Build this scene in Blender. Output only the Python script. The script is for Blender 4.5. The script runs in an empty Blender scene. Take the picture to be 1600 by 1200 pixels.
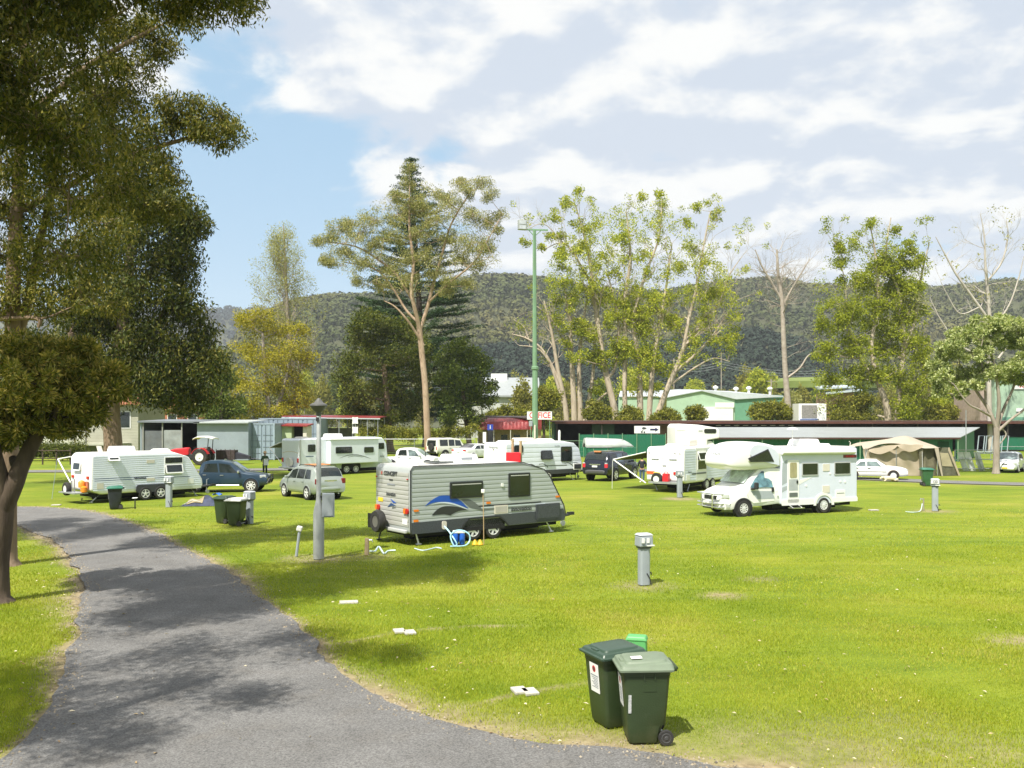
import bpy, bmesh, math, random
import numpy as np
from mathutils import Vector, Matrix

random.seed(7)
rng = np.random.default_rng(7)
sc = bpy.context.scene
COL = sc.collection
R = math.radians

# ------------------------------------------------------------------ camera
CAMZ, F, CX, HY = 4.2, 1400.0, 800.0, 656.0      # metres, and the lens in 1600-wide pixels
cd = bpy.data.cameras.new('camera')
cam = bpy.data.objects.new('camera', cd)
COL.objects.link(cam)
cam.location = (0, 0, CAMZ)
cam.rotation_euler = (R(90), 0, 0)
cd.sensor_width = 36.0
cd.lens = 36.0 * F / 1600.0
cd.shift_y = (HY - 600.0) / 1600.0
cd.clip_start = 0.1
cd.clip_end = 12000
sc.camera = cam

# ------------------------------------------------------------------ sky and sun
SUN_EL, SUN_AZ = 57.0, 210.0        # azimuth clockwise from +Y: behind the camera, to its left
world = bpy.data.worlds.new('World')
sc.world = world
world.use_nodes = True

SKY_S, SKY_O = 4.4, 12.3

def build_sky():
 nt = world.node_tree
 nt.nodes.clear()
 N = lambda t: nt.nodes.new(t)
 L = nt.links.new
 out = N('ShaderNodeOutputWorld')
 bg = N('ShaderNodeBackground')
 bg.inputs['Strength'].default_value = 0.087
 L(bg.outputs[0], out.inputs['Surface'])
 sky = N('ShaderNodeTexSky')
 sky.sky_type = 'NISHITA'
 sky.sun_disc = False
 sky.sun_elevation = R(SUN_EL)
 sky.sun_rotation = R(SUN_AZ)
 sky.altitude = 50
 sky.air_density = 1.0
 sky.dust_density = 1.2
 sky.ozone_density = 1.0
 tc = N('ShaderNodeTexCoord')
 sep = N('ShaderNodeSeparateXYZ')
 L(tc.outputs['Generated'], sep.inputs[0])

 def math_(op, a, b=None, c=None, clamp=False):
  n = N('ShaderNodeMath')
  n.operation = op
  n.use_clamp = clamp
  for i, v in enumerate((a, b, c)):
   if v is None:
    continue
   if isinstance(v, (int, float)):
    n.inputs[i].default_value = v
   else:
    L(v, n.inputs[i])
  return n.outputs[0]
 X, Y, Z = sep.outputs
 zc = math_('MAXIMUM', Z, 0.0)
 den = math_('ADD', zc, 0.20)
 u = math_('DIVIDE', X, den)
 v = math_('DIVIDE', Y, den)

 def noise(k, scale, detail, rough, dist, off):
  cb = N('ShaderNodeCombineXYZ')
  L(math_('MULTIPLY', u, k), cb.inputs[0])
  L(math_('MULTIPLY', v, k), cb.inputs[1])
  cb.inputs[2].default_value = off
  n = N('ShaderNodeTexNoise')
  n.inputs['Scale'].default_value = scale
  n.inputs['Detail'].default_value = detail
  n.inputs['Roughness'].default_value = rough
  n.inputs['Distortion'].default_value = dist
  L(cb.outputs[0], n.inputs['Vector'])
  return n.outputs['Fac']
 big = noise(1.0, SKY_S, 10, 0.55, 0.3, SKY_O)
 above = noise(0.93, SKY_S, 10, 0.55, 0.3, SKY_O)     # the same cloud field a little higher up the sky
 soft = noise(1.0, 0.9, 3, 0.5, 0.0, 9.1)
 fine = noise(1.0, 5.0, 8, 0.6, 0.3, 5.0)

 # where the cloud deck opens: a blue hole to the left of the middle
 def near(px, py, wid):
  d = Vector(((px - CX) / F, 1, (HY - py) / F)).normalized()
  vm = N('ShaderNodeVectorMath')
  vm.operation = 'DOT_PRODUCT'
  L(tc.outputs['Generated'], vm.inputs[0])
  vm.inputs[1].default_value = d
  a = math_('SUBTRACT', 1.0, vm.outputs['Value'])
  return math_('POWER', 2.718, math_('MULTIPLY', a, -1.0 / (wid * wid / 2)))
 bias = math_('MULTIPLY', near(420, 300, 0.13), -0.32)
 bias = math_('ADD', bias, math_('MULTIPLY', near(300, 430, 0.17), -0.26))
 bias = math_('ADD', bias, math_('MULTIPLY', near(600, 380, 0.10), -0.10))
 bias = math_('ADD', bias, math_('MULTIPLY', near(370, 140, 0.05), -0.12))
 bias = math_('ADD', bias, math_('MULTIPLY', near(560, 30, 0.20), 0.18))
 bias = math_('ADD', bias, math_('MULTIPLY', near(1200, 250, 0.35), 0.15))
 low = N('ShaderNodeMapRange')
 L(zc, low.inputs[0])
 low.inputs[1].default_value = 0.10
 low.inputs[2].default_value = 0.24
 low.inputs[3].default_value = -0.04
 low.inputs[4].default_value = 0.05
 bias = math_('ADD', bias, low.outputs[0])
 dens = math_('ADD', math_('ADD', big, bias), math_('MULTIPLY', math_('SUBTRACT', soft, 0.5), 0.25))
 cov = N('ShaderNodeMapRange')
 cov.interpolation_type = 'SMOOTHSTEP'
 L(dens, cov.inputs[0])
 cov.inputs[1].default_value = 0.33
 cov.inputs[2].default_value = 0.56
 cov.inputs[3].default_value = 0.0
 cov.inputs[4].default_value = 0.97
 lit = math_('MULTIPLY', math_('SUBTRACT', big, above), 4.0)
 lit = math_('ADD', lit, math_('MULTIPLY', math_('SUBTRACT', fine, 0.5), 1.0))
 lit = math_('ADD', lit, 0.42)
 lit = math_('ADD', lit, math_('MULTIPLY', math_('SUBTRACT', zc, 0.28), 1.0))
 litc = N('ShaderNodeMapRange')
 litc.interpolation_type = 'SMOOTHSTEP'
 L(lit, litc.inputs[0])
 litc.inputs[1].default_value = 0.08
 litc.inputs[2].default_value = 1.12
 cc = N('ShaderNodeMix')
 cc.data_type = 'RGBA'
 L(litc.outputs[0], cc.inputs['Factor'])
 cc.inputs['A'].default_value = (4.6, 5.1, 5.85, 1)
 cc.inputs['B'].default_value = (7.2, 7.15, 6.95, 1)
 # a little pale moisture in the clear part of the sky
 tint = N('ShaderNodeMix')
 tint.data_type = 'RGBA'
 tint.inputs['Factor'].default_value = 0.66
 L(sky.outputs[0], tint.inputs['A'])
 tint.inputs['B'].default_value = (3.0, 5.05, 6.8, 1)
 mix = N('ShaderNodeMix')
 mix.data_type = 'RGBA'
 L(cov.outputs[0], mix.inputs['Factor'])
 L(tint.outputs['Result'], mix.inputs['A'])
 L(cc.outputs['Result'], mix.inputs['B'])
 L(mix.outputs['Result'], bg.inputs['Color'])

build_sky()
sd = bpy.data.lights.new('sun', 'SUN')
sd.energy = 5.0
sd.angle = R(0.53)
sd.color = (1.0, 0.95, 0.86)
sun = bpy.data.objects.new('sun', sd)
COL.objects.link(sun)
sdir = Vector((math.sin(R(SUN_AZ)) * math.cos(R(SUN_EL)), math.cos(R(SUN_AZ)) * math.cos(R(SUN_EL)), math.sin(R(SUN_EL))))
sun.rotation_euler = (-sdir).to_track_quat('-Z', 'Y').to_euler()
sun.location = sdir * 60

sc.view_settings.view_transform = 'Standard'
sc.view_settings.look = 'None'
sc.view_settings.gamma = 1.0
sc.view_settings.exposure = 0.72
sc.render.engine = 'CYCLES'
sc.cycles.max_bounces = 6
sc.cycles.transparent_max_bounces = 6
sc.cycles.caustics_reflective = False
sc.cycles.caustics_refractive = False

# ------------------------------------------------------------------ helpers
def G(px, py):
 """the point of flat ground that shows at a pixel"""
 y = F * CAMZ / (py - HY)
 return Vector(((px - CX) * y / F, y, 0))

def P(px, py, y):
 return Vector(((px - CX) * y / F, y, CAMZ - (py - HY) * y / F))

_mats = {}

def mat(name, col, rough=0.6, metal=0.0, var=0.12, scale=2.0, bump=0.0, bscale=40.0, col2=None, spec=0.5, stretch=None, coat=0.0, dirt=0.0):
 """Procedural surface: a base colour broken up by noise, optional bump and grime."""
 if name in _mats:
  return _mats[name]
 m = bpy.data.materials.new(name)
 m.use_nodes = True
 nt = m.node_tree
 b = nt.nodes['Principled BSDF']
 L = nt.links.new
 tc = nt.nodes.new('ShaderNodeTexCoord')
 mp = nt.nodes.new('ShaderNodeMapping')
 if stretch:
  mp.inputs['Scale'].default_value = stretch
 L(tc.outputs['Object'], mp.inputs['Vector'])
 n = nt.nodes.new('ShaderNodeTexNoise')
 n.inputs['Scale'].default_value = scale
 n.inputs['Detail'].default_value = 6
 n.inputs['Roughness'].default_value = 0.6
 L(mp.outputs[0], n.inputs['Vector'])
 r = nt.nodes.new('ShaderNodeValToRGB')
 r.color_ramp.elements[0].position = 0.32
 r.color_ramp.elements[1].position = 0.68
 c2 = col2 or tuple(min(1, c * (1 + var)) for c in col)
 c1 = col if col2 else tuple(c * (1 - var) for c in col)
 r.color_ramp.elements[0].color = (*c1, 1)
 r.color_ramp.elements[1].color = (*c2, 1)
 L(n.outputs['Fac'], r.inputs['Fac'])
 src = r.outputs['Color']
 if dirt:
  n2 = nt.nodes.new('ShaderNodeTexNoise')
  n2.inputs['Scale'].default_value = 1.3
  n2.inputs['Detail'].default_value = 8
  n2.inputs['Roughness'].default_value = 0.7
  L(mp.outputs[0], n2.inputs['Vector'])
  mr = nt.nodes.new('ShaderNodeMapRange')
  mr.inputs[1].default_value = 0.5
  mr.inputs[2].default_value = 0.75
  mr.inputs[4].default_value = dirt
  L(n2.outputs['Fac'], mr.inputs[0])
  mx = nt.nodes.new('ShaderNodeMix')
  mx.data_type = 'RGBA'
  L(mr.outputs[0], mx.inputs['Factor'])
  L(src, mx.inputs['A'])
  mx.inputs['B'].default_value = (0.16, 0.13, 0.09, 1)
  src = mx.outputs['Result']
 L(src, b.inputs['Base Color'])
 b.inputs['Roughness'].default_value = rough
 b.inputs['Metallic'].default_value = metal
 b.inputs['Specular IOR Level'].default_value = spec
 b.inputs['Coat Weight'].default_value = coat
 if bump:
  n3 = nt.nodes.new('ShaderNodeTexNoise')
  n3.inputs['Scale'].default_value = bscale
  n3.inputs['Detail'].default_value = 4
  L(mp.outputs[0], n3.inputs['Vector'])
  bp = nt.nodes.new('ShaderNodeBump')
  bp.inputs['Strength'].default_value = bump
  bp.inputs['Distance'].default_value = 0.02
  L(n3.outputs['Fac'], bp.inputs['Height'])
  L(bp.outputs[0], b.inputs['Normal'])
 _mats[name] = m
 return m

def leaf_mat(name, cols, trans=0.35, rough=0.45, clump=0.35, rnd=1.0, nscale=0.45):
 """Leaves: each leaf its own shade, slow drift of colour through the crown, some light through."""
 if name in _mats:
  return _mats[name]
 m = bpy.data.materials.new(name)
 m.use_nodes = True
 nt = m.node_tree
 b = nt.nodes['Principled BSDF']
 out = nt.nodes['Material Output']
 L = nt.links.new
 geo = nt.nodes.new('ShaderNodeNewGeometry')
 tc = nt.nodes.new('ShaderNodeTexCoord')
 n = nt.nodes.new('ShaderNodeTexNoise')
 n.inputs['Scale'].default_value = nscale
 n.inputs['Detail'].default_value = 3
 L(tc.outputs['Object'], n.inputs['Vector'])
 a = nt.nodes.new('ShaderNodeMath')
 a.operation = 'MULTIPLY_ADD'
 L(n.outputs['Fac'], a.inputs[0])
 a.inputs[1].default_value = clump * 2
 a.inputs[2].default_value = -clump + (1 - rnd) / 2
 rm = nt.nodes.new('ShaderNodeMath')
 rm.operation = 'MULTIPLY'
 L(geo.outputs['Random Per Island'], rm.inputs[0])
 rm.inputs[1].default_value = rnd
 s = nt.nodes.new('ShaderNodeMath')
 s.operation = 'ADD'
 s.use_clamp = True
 L(rm.outputs[0], s.inputs[0])
 L(a.outputs[0], s.inputs[1])
 r = nt.nodes.new('ShaderNodeValToRGB')
 els = r.color_ramp.elements
 while len(els) < len(cols):
  els.new(0.5)
 for i, c in enumerate(cols):
  els[i].position = i / (len(cols) - 1)
  els[i].color = (*c, 1)
 L(s.outputs[0], r.inputs['Fac'])
 L(r.outputs['Color'], b.inputs['Base Color'])
 b.inputs['Roughness'].default_value = rough
 b.inputs['Specular IOR Level'].default_value = 0.22
 t = nt.nodes.new('ShaderNodeBsdfTranslucent')
 hs = nt.nodes.new('ShaderNodeMix')
 hs.data_type = 'RGBA'
 hs.blend_type = 'MULTIPLY'
 hs.inputs['Factor'].default_value = 1
 L(r.outputs['Color'], hs.inputs['A'])
 hs.inputs['B'].default_value = (1.25, 1.25, 0.6, 1)
 L(hs.outputs['Result'], t.inputs['Color'])
 ms = nt.nodes.new('ShaderNodeMixShader')
 ms.inputs[0].default_value = trans
 L(b.outputs[0], ms.inputs[1])
 L(t.outputs[0], ms.inputs[2])
 L(ms.outputs[0], out.inputs['Surface'])
 _mats[name] = m
 return m

def np_mesh(name, V, Fc, m, smooth=False):
 """mesh from numpy arrays; Fc is (n,3) or (n,4)"""
 me = bpy.data.meshes.new(name)
 V = np.asarray(V, np.float32)
 Fc = np.asarray(Fc, np.int32)
 k = Fc.shape[1]
 me.vertices.add(len(V))
 me.vertices.foreach_set('co', V.ravel())
 me.loops.add(Fc.size)
 me.loops.foreach_set('vertex_index', Fc.ravel())
 me.polygons.add(len(Fc))
 me.polygons.foreach_set('loop_start', np.arange(0, Fc.size, k, dtype=np.int32))
 if smooth:
  me.polygons.foreach_set('use_smooth', np.ones(len(Fc), dtype=bool))
 me.update(calc_edges=True)
 me.materials.append(m)
 return me

def link(name, me, parent=None):
 o = bpy.data.objects.new(name, me)
 COL.objects.link(o)
 if parent:
  o.parent = parent
 return o

def tag(o, label, cat, group=None):
 o['label'] = label
 o['category'] = cat
 if group:
  o['group'] = group
 return o

def thing(name, label, cat, loc=(0, 0, 0), rotz=0.0, group=None):
 o = bpy.data.objects.new(name, None)
 COL.objects.link(o)
 o.empty_display_size = 0.3
 o.location = loc
 o.rotation_euler = (0, 0, rotz)
 return tag(o, label, cat, group)

def structure(o, kind='structure'):
 o['kind'] = kind
 return o

def dup(o, parent=None):
 c = o.copy()
 COL.objects.link(c)
 c.parent = parent
 for ch in list(o.children):
  dup(ch, c)
 return c

class MB:
 """collects shapes and links them as ONE mesh object"""

 def __init__(s):
  s.v, s.f, s.m = [], [], []
  s.mi = 0

 def add(s, V, Fs):
  b = len(s.v)
  s.v += [tuple(p) for p in V]
  s.f += [tuple(b + i for i in f) for f in Fs]
  s.m += [s.mi] * len(Fs)
  return s

 def box(s, c, d, rz=0.0, ry=0.0, rx=0.0, taper=1.0):
  x, y, z = d[0] / 2, d[1] / 2, d[2] / 2
  M3 = Matrix.Rotation(rz, 3, 'Z') @ Matrix.Rotation(ry, 3, 'Y') @ Matrix.Rotation(rx, 3, 'X')
  V = []
  for k in (-1, 1):
   t = taper if k > 0 else 1.0
   for i, j in ((-1, -1), (1, -1), (1, 1), (-1, 1)):
    V.append(M3 @ Vector((i * x * t, j * y * t, k * z)) + Vector(c))
  return s.add(V, [(3, 2, 1, 0), (4, 5, 6, 7), (0, 1, 5, 4), (1, 2, 6, 5), (2, 3, 7, 6), (3, 0, 4, 7)])

 def tube(s, pts, r, n=8, cap=True):
  pts = [Vector(p) for p in pts]
  rs = r if isinstance(r, (list, tuple)) else [r] * len(pts)
  V = []
  t0 = (pts[1] - pts[0]).normalized()
  up = Vector((0, 0, 1)) if abs(t0.z) < 0.9 else Vector((1, 0, 0))
  for i, p in enumerate(pts):
   a, b = pts[max(0, i - 1)], pts[min(len(pts) - 1, i + 1)]
   t = (b - a)
   t = t.normalized() if t.length > 1e-9 else t0
   u = t.cross(up)
   if u.length < 1e-4:
    u = t.cross(Vector((0, 1, 0)))
   u.normalize()
   w = u.cross(t)
   up = w
   for k in range(n):
    an = 2 * math.pi * k / n
    V.append(p + (u * math.cos(an) + w * math.sin(an)) * rs[i])
  Fs = []
  for i in range(len(pts) - 1):
   for k in range(n):
    k2 = (k + 1) % n
    Fs.append((i * n + k, i * n + k2, (i + 1) * n + k2, (i + 1) * n + k))
  if cap:
   Fs.append(tuple(range(n))[::-1])
   Fs.append(tuple((len(pts) - 1) * n + k for k in range(n)))
  return s.add(V, Fs)

 def lathe(s, prof, c=(0, 0, 0), n=20, axis='z', cap=True):
  """prof: (radius, height) pairs"""
  V = []
  for r, h in prof:
   for k in range(n):
    a = 2 * math.pi * k / n
    q = (r * math.cos(a), r * math.sin(a), h)
    if axis == 'y':
     q = (q[0], q[2], q[1])
    elif axis == 'x':
     q = (q[2], q[0], q[1])
    V.append(Vector(q) + Vector(c))
  Fs = []
  m = len(prof)
  for i in range(m - 1):
   for k in range(n):
    k2 = (k + 1) % n
    q = (i * n + k, i * n + k2, (i + 1) * n + k2, (i + 1) * n + k)
    Fs.append(q if axis != 'y' else q[::-1])
  a, b = tuple(range(n))[::-1], tuple((m - 1) * n + k for k in range(n))
  if axis == 'y':
   a, b = a[::-1], b[::-1]
  if cap:
   Fs += [a, b]
  return s.add(V, Fs)

 def prism(s, poly, fn, d0, d1):
  """poly of (u,v); fn(u,v,d) -> point; a plate from depth d0 to d1"""
  n = len(poly)
  V = [fn(u, v, d0) for u, v in poly] + [fn(u, v, d1) for u, v in poly]
  Fs = [tuple(range(n))[::-1], tuple(range(n, 2 * n))]
  for i in range(n):
   j = (i + 1) % n
   Fs.append((i, j, n + j, n + i))
  return s.add(V, Fs)

 def grid(s, fn, nu, nv):
  V = [fn(i / nu, j / nv) for j in range(nv + 1) for i in range(nu + 1)]
  Fs = []
  for j in range(nv):
   for i in range(nu):
    a = j * (nu + 1) + i
    Fs.append((a, a + 1, a + nu + 2, a + nu + 1))
  return s.add(V, Fs)

 def build(s, name, mats, parent=None, smooth=None, bevel=0.0, seg=2, fix=True):
  me = bpy.data.meshes.new(name)
  me.from_pydata(s.v, [], s.f)
  if not isinstance(mats, (list, tuple)):
   mats = [mats]
  for m in mats:
   me.materials.append(m)
  me.polygons.foreach_set('material_index', s.m)
  if fix:
   bm = bmesh.new()
   bm.from_mesh(me)
   bmesh.ops.recalc_face_normals(bm, faces=bm.faces)
   bm.to_mesh(me)
   bm.free()
  if smooth:
   me.polygons.foreach_set('use_smooth', [True] * len(me.polygons))
   me.set_sharp_from_angle(angle=R(smooth))
  me.update()
  o = link(name, me, parent)
  if bevel:
   md = o.modifiers.new('bevel', 'BEVEL')
   md.width = bevel
   md.segments = seg
   md.limit_method = 'ANGLE'
   md.angle_limit = R(40)
  return o

def rrect(u0, v0, u1, v1, r=0.05, n=4):
 r = min(r, (u1 - u0) / 2 - 1e-4, (v1 - v0) / 2 - 1e-4)
 out = []
 for cx, cy, a0 in ((u1 - r, v1 - r, 0), (u0 + r, v1 - r, 90), (u0 + r, v0 + r, 180), (u1 - r, v0 + r, 270)):
  for k in range(n + 1):
   a = R(a0 + 90 * k / n)
   out.append((cx + r * math.cos(a), cy + r * math.sin(a)))
 return out

def lettering(text, size, m, parent, M4, name='lettering', shear=0.0, bold=0.0, sx=1.0, align='CENTER'):
 cu = bpy.data.curves.new('lettering', 'FONT')
 cu.body = text
 cu.size = size
 cu.shear = shear
 cu.offset = bold
 cu.extrude = 0.002
 cu.align_x = align
 cu.align_y = 'CENTER'
 cu.resolution_u = 3
 to = bpy.data.objects.new('tmp', cu)
 COL.objects.link(to)
 dg = bpy.context.evaluated_depsgraph_get()
 me = bpy.data.meshes.new_from_object(to.evaluated_get(dg))
 bpy.data.objects.remove(to)
 me.name = name
 me.materials.clear()
 me.materials.append(m)
 me.transform(M4 @ Matrix.Diagonal((sx, 1, 1, 1)))
 return link(name, me, parent)

def frame_mat(o, ux, uy):
 """matrix whose local x,y run along ux,uy at o (for lettering)"""
 ux, uy = Vector(ux).normalized(), Vector(uy).normalized()
 uz = ux.cross(uy)
 return Matrix.Translation(o) @ Matrix((ux, uy, uz)).transposed().to_4x4()

def in_poly(x, y, poly):
 ins = np.zeros(x.shape, bool)
 n = len(poly)
 for i in range(n):
  x0, y0 = poly[i]
  x1, y1 = poly[(i + 1) % n]
  c = ((y0 > y) != (y1 > y)) & (x < (x1 - x0) * (y - y0) / (y1 - y0 + 1e-12) + x0)
  ins ^= c
 return ins

def dist_poly(x, y, poly, closed=True):
 d = np.full(x.shape, 1e9)
 n = len(poly)
 for i in range(n if closed else n - 1):
  ax, ay = poly[i]
  bx, by = poly[(i + 1) % n]
  dx, dy = bx - ax, by - ay
  t = np.clip(((x - ax) * dx + (y - ay) * dy) / (dx * dx + dy * dy + 1e-12), 0, 1)
  d = np.minimum(d, np.hypot(x - ax - t * dx, y - ay - t * dy))
 return d

def vnoise(x, y, seed=0):
 """smooth value noise on numpy arrays, 0..1"""
 xi, yi = np.floor(x).astype(np.int64), np.floor(y).astype(np.int64)
 fx, fy = x - xi, y - yi
 fx, fy = fx * fx * (3 - 2 * fx), fy * fy * (3 - 2 * fy)

 def h(a, b):
  q = np.sin(a * 127.1 + b * 311.7 + seed * 74.7) * 43758.5453
  return q - np.floor(q)
 return (h(xi, yi) * (1 - fx) + h(xi + 1, yi) * fx) * (1 - fy) + (h(xi, yi + 1) * (1 - fx) + h(xi + 1, yi + 1) * fx) * fy

def fbm(x, y, seed=0, o=4):
 s, a, t = 0, 0.5, 0
 for i in range(o):
  s = s + a * vnoise(x * 2 ** i, y * 2 ** i, seed + i)
  t += a
  a *= 0.5
 return s / t

# ------------------------------------------------------------------ ground, roads, grass, hills
def smooth_line(pts, n=8):
 """Catmull-Rom through points"""
 out = []
 for i in range(len(pts) - 1):
  p0, p1, p2, p3 = pts[max(0, i - 1)], pts[i], pts[i + 1], pts[min(len(pts) - 1, i + 2)]
  for k in range(n):
   t = k / n
   out.append(tuple(0.5 * (2 * b + (c - a) * t + (2 * a - 5 * b + 4 * c - d) * t * t + (3 * b - a - 3 * c + d) * t ** 3)
       for a, b, c, d in zip(p0, p1, p2, p3)))
 out.append(tuple(pts[-1]))
 return out

g2 = lambda px, py: tuple(G(px, py)[:2])
left_edge = [(-6.0, 4.0), (-6.2, 8.0)] + [g2(*q) for q in ((30, 1165), (78, 1090), (112, 1010), (128, 945), (118, 890), (62, 835), (-60, 812))] + [(-32, 36), (-60, 37)]
right_edge = [(-60, 41.6), (-34, 42.0)] + [g2(*q) for q in ((0, 792), (120, 797), (205, 817), (270, 848), (345, 885), (405, 935), (478, 985), (525, 1040), (600, 1088), (700, 1126), (830, 1156), (960, 1174), (1080, 1189), (1200, 1206))] + [(5.6, 9.7), (9.0, 8.4), (14.0, 6.4), (24, 5.0), (24, 4.0)]
road_poly = smooth_line(left_edge, 8) + smooth_line(right_edge, 8)
# ragged edge
_rp = []
for i, (x, y) in enumerate(road_poly):
 nx, ny = road_poly[(i + 1) % len(road_poly)]
 k = max(1, int(math.hypot(nx - x, ny - y) / 0.18))
 for j in range(k):
  _rp.append((x + (nx - x) * j / k, y + (ny - y) * j / k))
_a = np.array(_rp)
_o = (fbm(_a[:, 0] * 0.8, _a[:, 1] * 0.8, 5) - 0.5) * 0.5 + (vnoise(_a[:, 0] * 5, _a[:, 1] * 5, 9) - 0.5) * 0.07
_t = np.roll(_a, -1, 0) - np.roll(_a, 1, 0)
_t /= np.linalg.norm(_t, axis=1, keepdims=True) + 1e-9
_a = _a + np.stack([_t[:, 1], -_t[:, 0]], 1) * _o[:, None]
road_poly = [tuple(p) for p in _a]

back_road = [(-90, 74, 3.2), (-60, 73, 3.2), (-42, 73, 3.2), (-25, 75, 3.2), (-14, 77.5, 3.4), (0, 78, 3.4), (14, 73, 3.2), (24, 65, 3.0), (32, 59.2, 2.8), (42, 57.0, 2.6), (60, 54.5, 2.6), (90, 51, 2.6)]
br_mid = smooth_line([(a, b) for a, b, c in back_road], 8)

road_mat = mat('asphalt', (0.185, 0.182, 0.176), 0.92, var=0.16, scale=0.9, bump=0.9, bscale=120, dirt=0.25, spec=0.25)

def asphalt_detail(m):
 nt = m.node_tree
 b = nt.nodes['Principled BSDF']
 src = b.inputs['Base Color'].links[0].from_socket
 tc = nt.nodes.new('ShaderNodeTexCoord')
 n = nt.nodes.new('ShaderNodeTexNoise')
 n.inputs['Scale'].default_value = 38
 n.inputs['Detail'].default_value = 5
 n.inputs['Roughness'].default_value = 0.75
 nt.links.new(tc.outputs['Object'], n.inputs['Vector'])
 r = nt.nodes.new('ShaderNodeMapRange')
 r.inputs[1].default_value = 0.35
 r.inputs[2].default_value = 0.7
 r.inputs[3].default_value = 0.5
 r.inputs[4].default_value = 1.55
 nt.links.new(n.outputs['Fac'], r.inputs[0])
 mx = nt.nodes.new('ShaderNodeVectorMath')
 mx.operation = 'SCALE'
 nt.links.new(src, mx.inputs[0])
 nt.links.new(r.outputs[0], mx.inputs['Scale'])
 nt.links.new(mx.outputs[0], b.inputs['Base Color'])

asphalt_detail(road_mat)

def make_road():
 bm = bmesh.new()
 vs = [bm.verts.new((x, y, 0.016)) for x, y in road_poly]
 f = bm.faces.new(vs)
 bmesh.ops.triangulate(bm, faces=[f])
 bmesh.ops.recalc_face_normals(bm, faces=bm.faces)
 if sum(f.normal.z for f in bm.faces) < 0:
  bmesh.ops.reverse_faces(bm, faces=bm.faces)
 me = bpy.data.meshes.new('road')
 bm.to_mesh(me)
 bm.free()
 me.materials.append(road_mat)
 structure(link('road', me))
 mb = MB()
 V, n = [], len(br_mid)
 wid = np.interp(np.linspace(0, 1, n), np.linspace(0, 1, len(back_road)), [c for a, b, c in back_road])
 for i, (x, y) in enumerate(br_mid):
  a, b = br_mid[max(0, i - 1)], br_mid[min(n - 1, i + 1)]
  tx, ty = b[0] - a[0], b[1] - a[1]
  l = math.hypot(tx, ty)
  for s in (-1, 1):
   w = wid[i] / 2 * s + random.uniform(-.08, .08)
   V.append((x - ty / l * w, y + tx / l * w, 0.016))
 mb.add(V, [(2 * i, 2 * i + 2, 2 * i + 3, 2 * i + 1) for i in range(n - 1)])
 structure(mb.build('service_road', road_mat))

make_road()

bare_spots = [(*g2(1005, 914), 0.75, 0.5), (*g2(1062, 779), 0.9, 0.9), (*g2(1460, 798), 0.8, 0.7), (*g2(498, 873), 0.9, 0.7), (*g2(1130, 930), 0.5, .7), (*g2(575, 868), 0.8, .5),
   (*g2(467, 870), .6, .6), (*g2(1590, 1000), .6, .7), (*g2(1185, 903), .5, .4), (*g2(1500, 1165), 1.0, .45), (*g2(1250, 1180), 1.6, .5), (*g2(1420, 1130), .8, .3), (*g2(990, 1000), .4, .3)]
trench = [g2(545, 1002), g2(620, 985), g2(720, 978), g2(830, 975)]
trench2 = [g2(745, 1098), g2(820, 1081), g2(900, 1068), g2(960, 1062)]

def dirt_amount(x, y):
 inside = in_poly(x, y, road_poly)
 d = dist_poly(x, y, road_poly)
 d = np.where(inside, 0, d)
 n = fbm(x * 0.55, y * 0.55, 21)
 n2 = fbm(x * 2.4, y * 2.4, 33)
 wid = 0.02 + 1.0 * np.clip(n - 0.40, 0, 1) * 2.0
 wid = wid + np.where((x > -1.0) & (y < 13.5), 0.75, 0)          # the worn verge by the bins
 wid = wid + np.where((x < -9) & (x > -12) & (y > 12) & (y < 24), 0.35, 0)
 a = np.clip(1.0 - d / (wid + 0.25), 0, 1) ** 1.4 * 1.1
 db = dist_poly(x, y, br_mid, False) - 1.5
 a = np.maximum(a, np.clip(1 - db / 0.7, 0, 1) * 0.6)
 for sx, sy, r, k in bare_spots:
  q = np.hypot((x - sx) / 1.15, y - sy) / r
  a = np.maximum(a, k * np.clip(1.5 - 1.1 * q, 0, 1))
 for ln in (trench, trench2):
  a = np.maximum(a, np.clip(1 - dist_poly(x, y, ln, False) / 0.13, 0, 1) * 0.75)
 return np.clip(a * (0.45 + 1.1 * n2), 0, 1), inside

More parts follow.
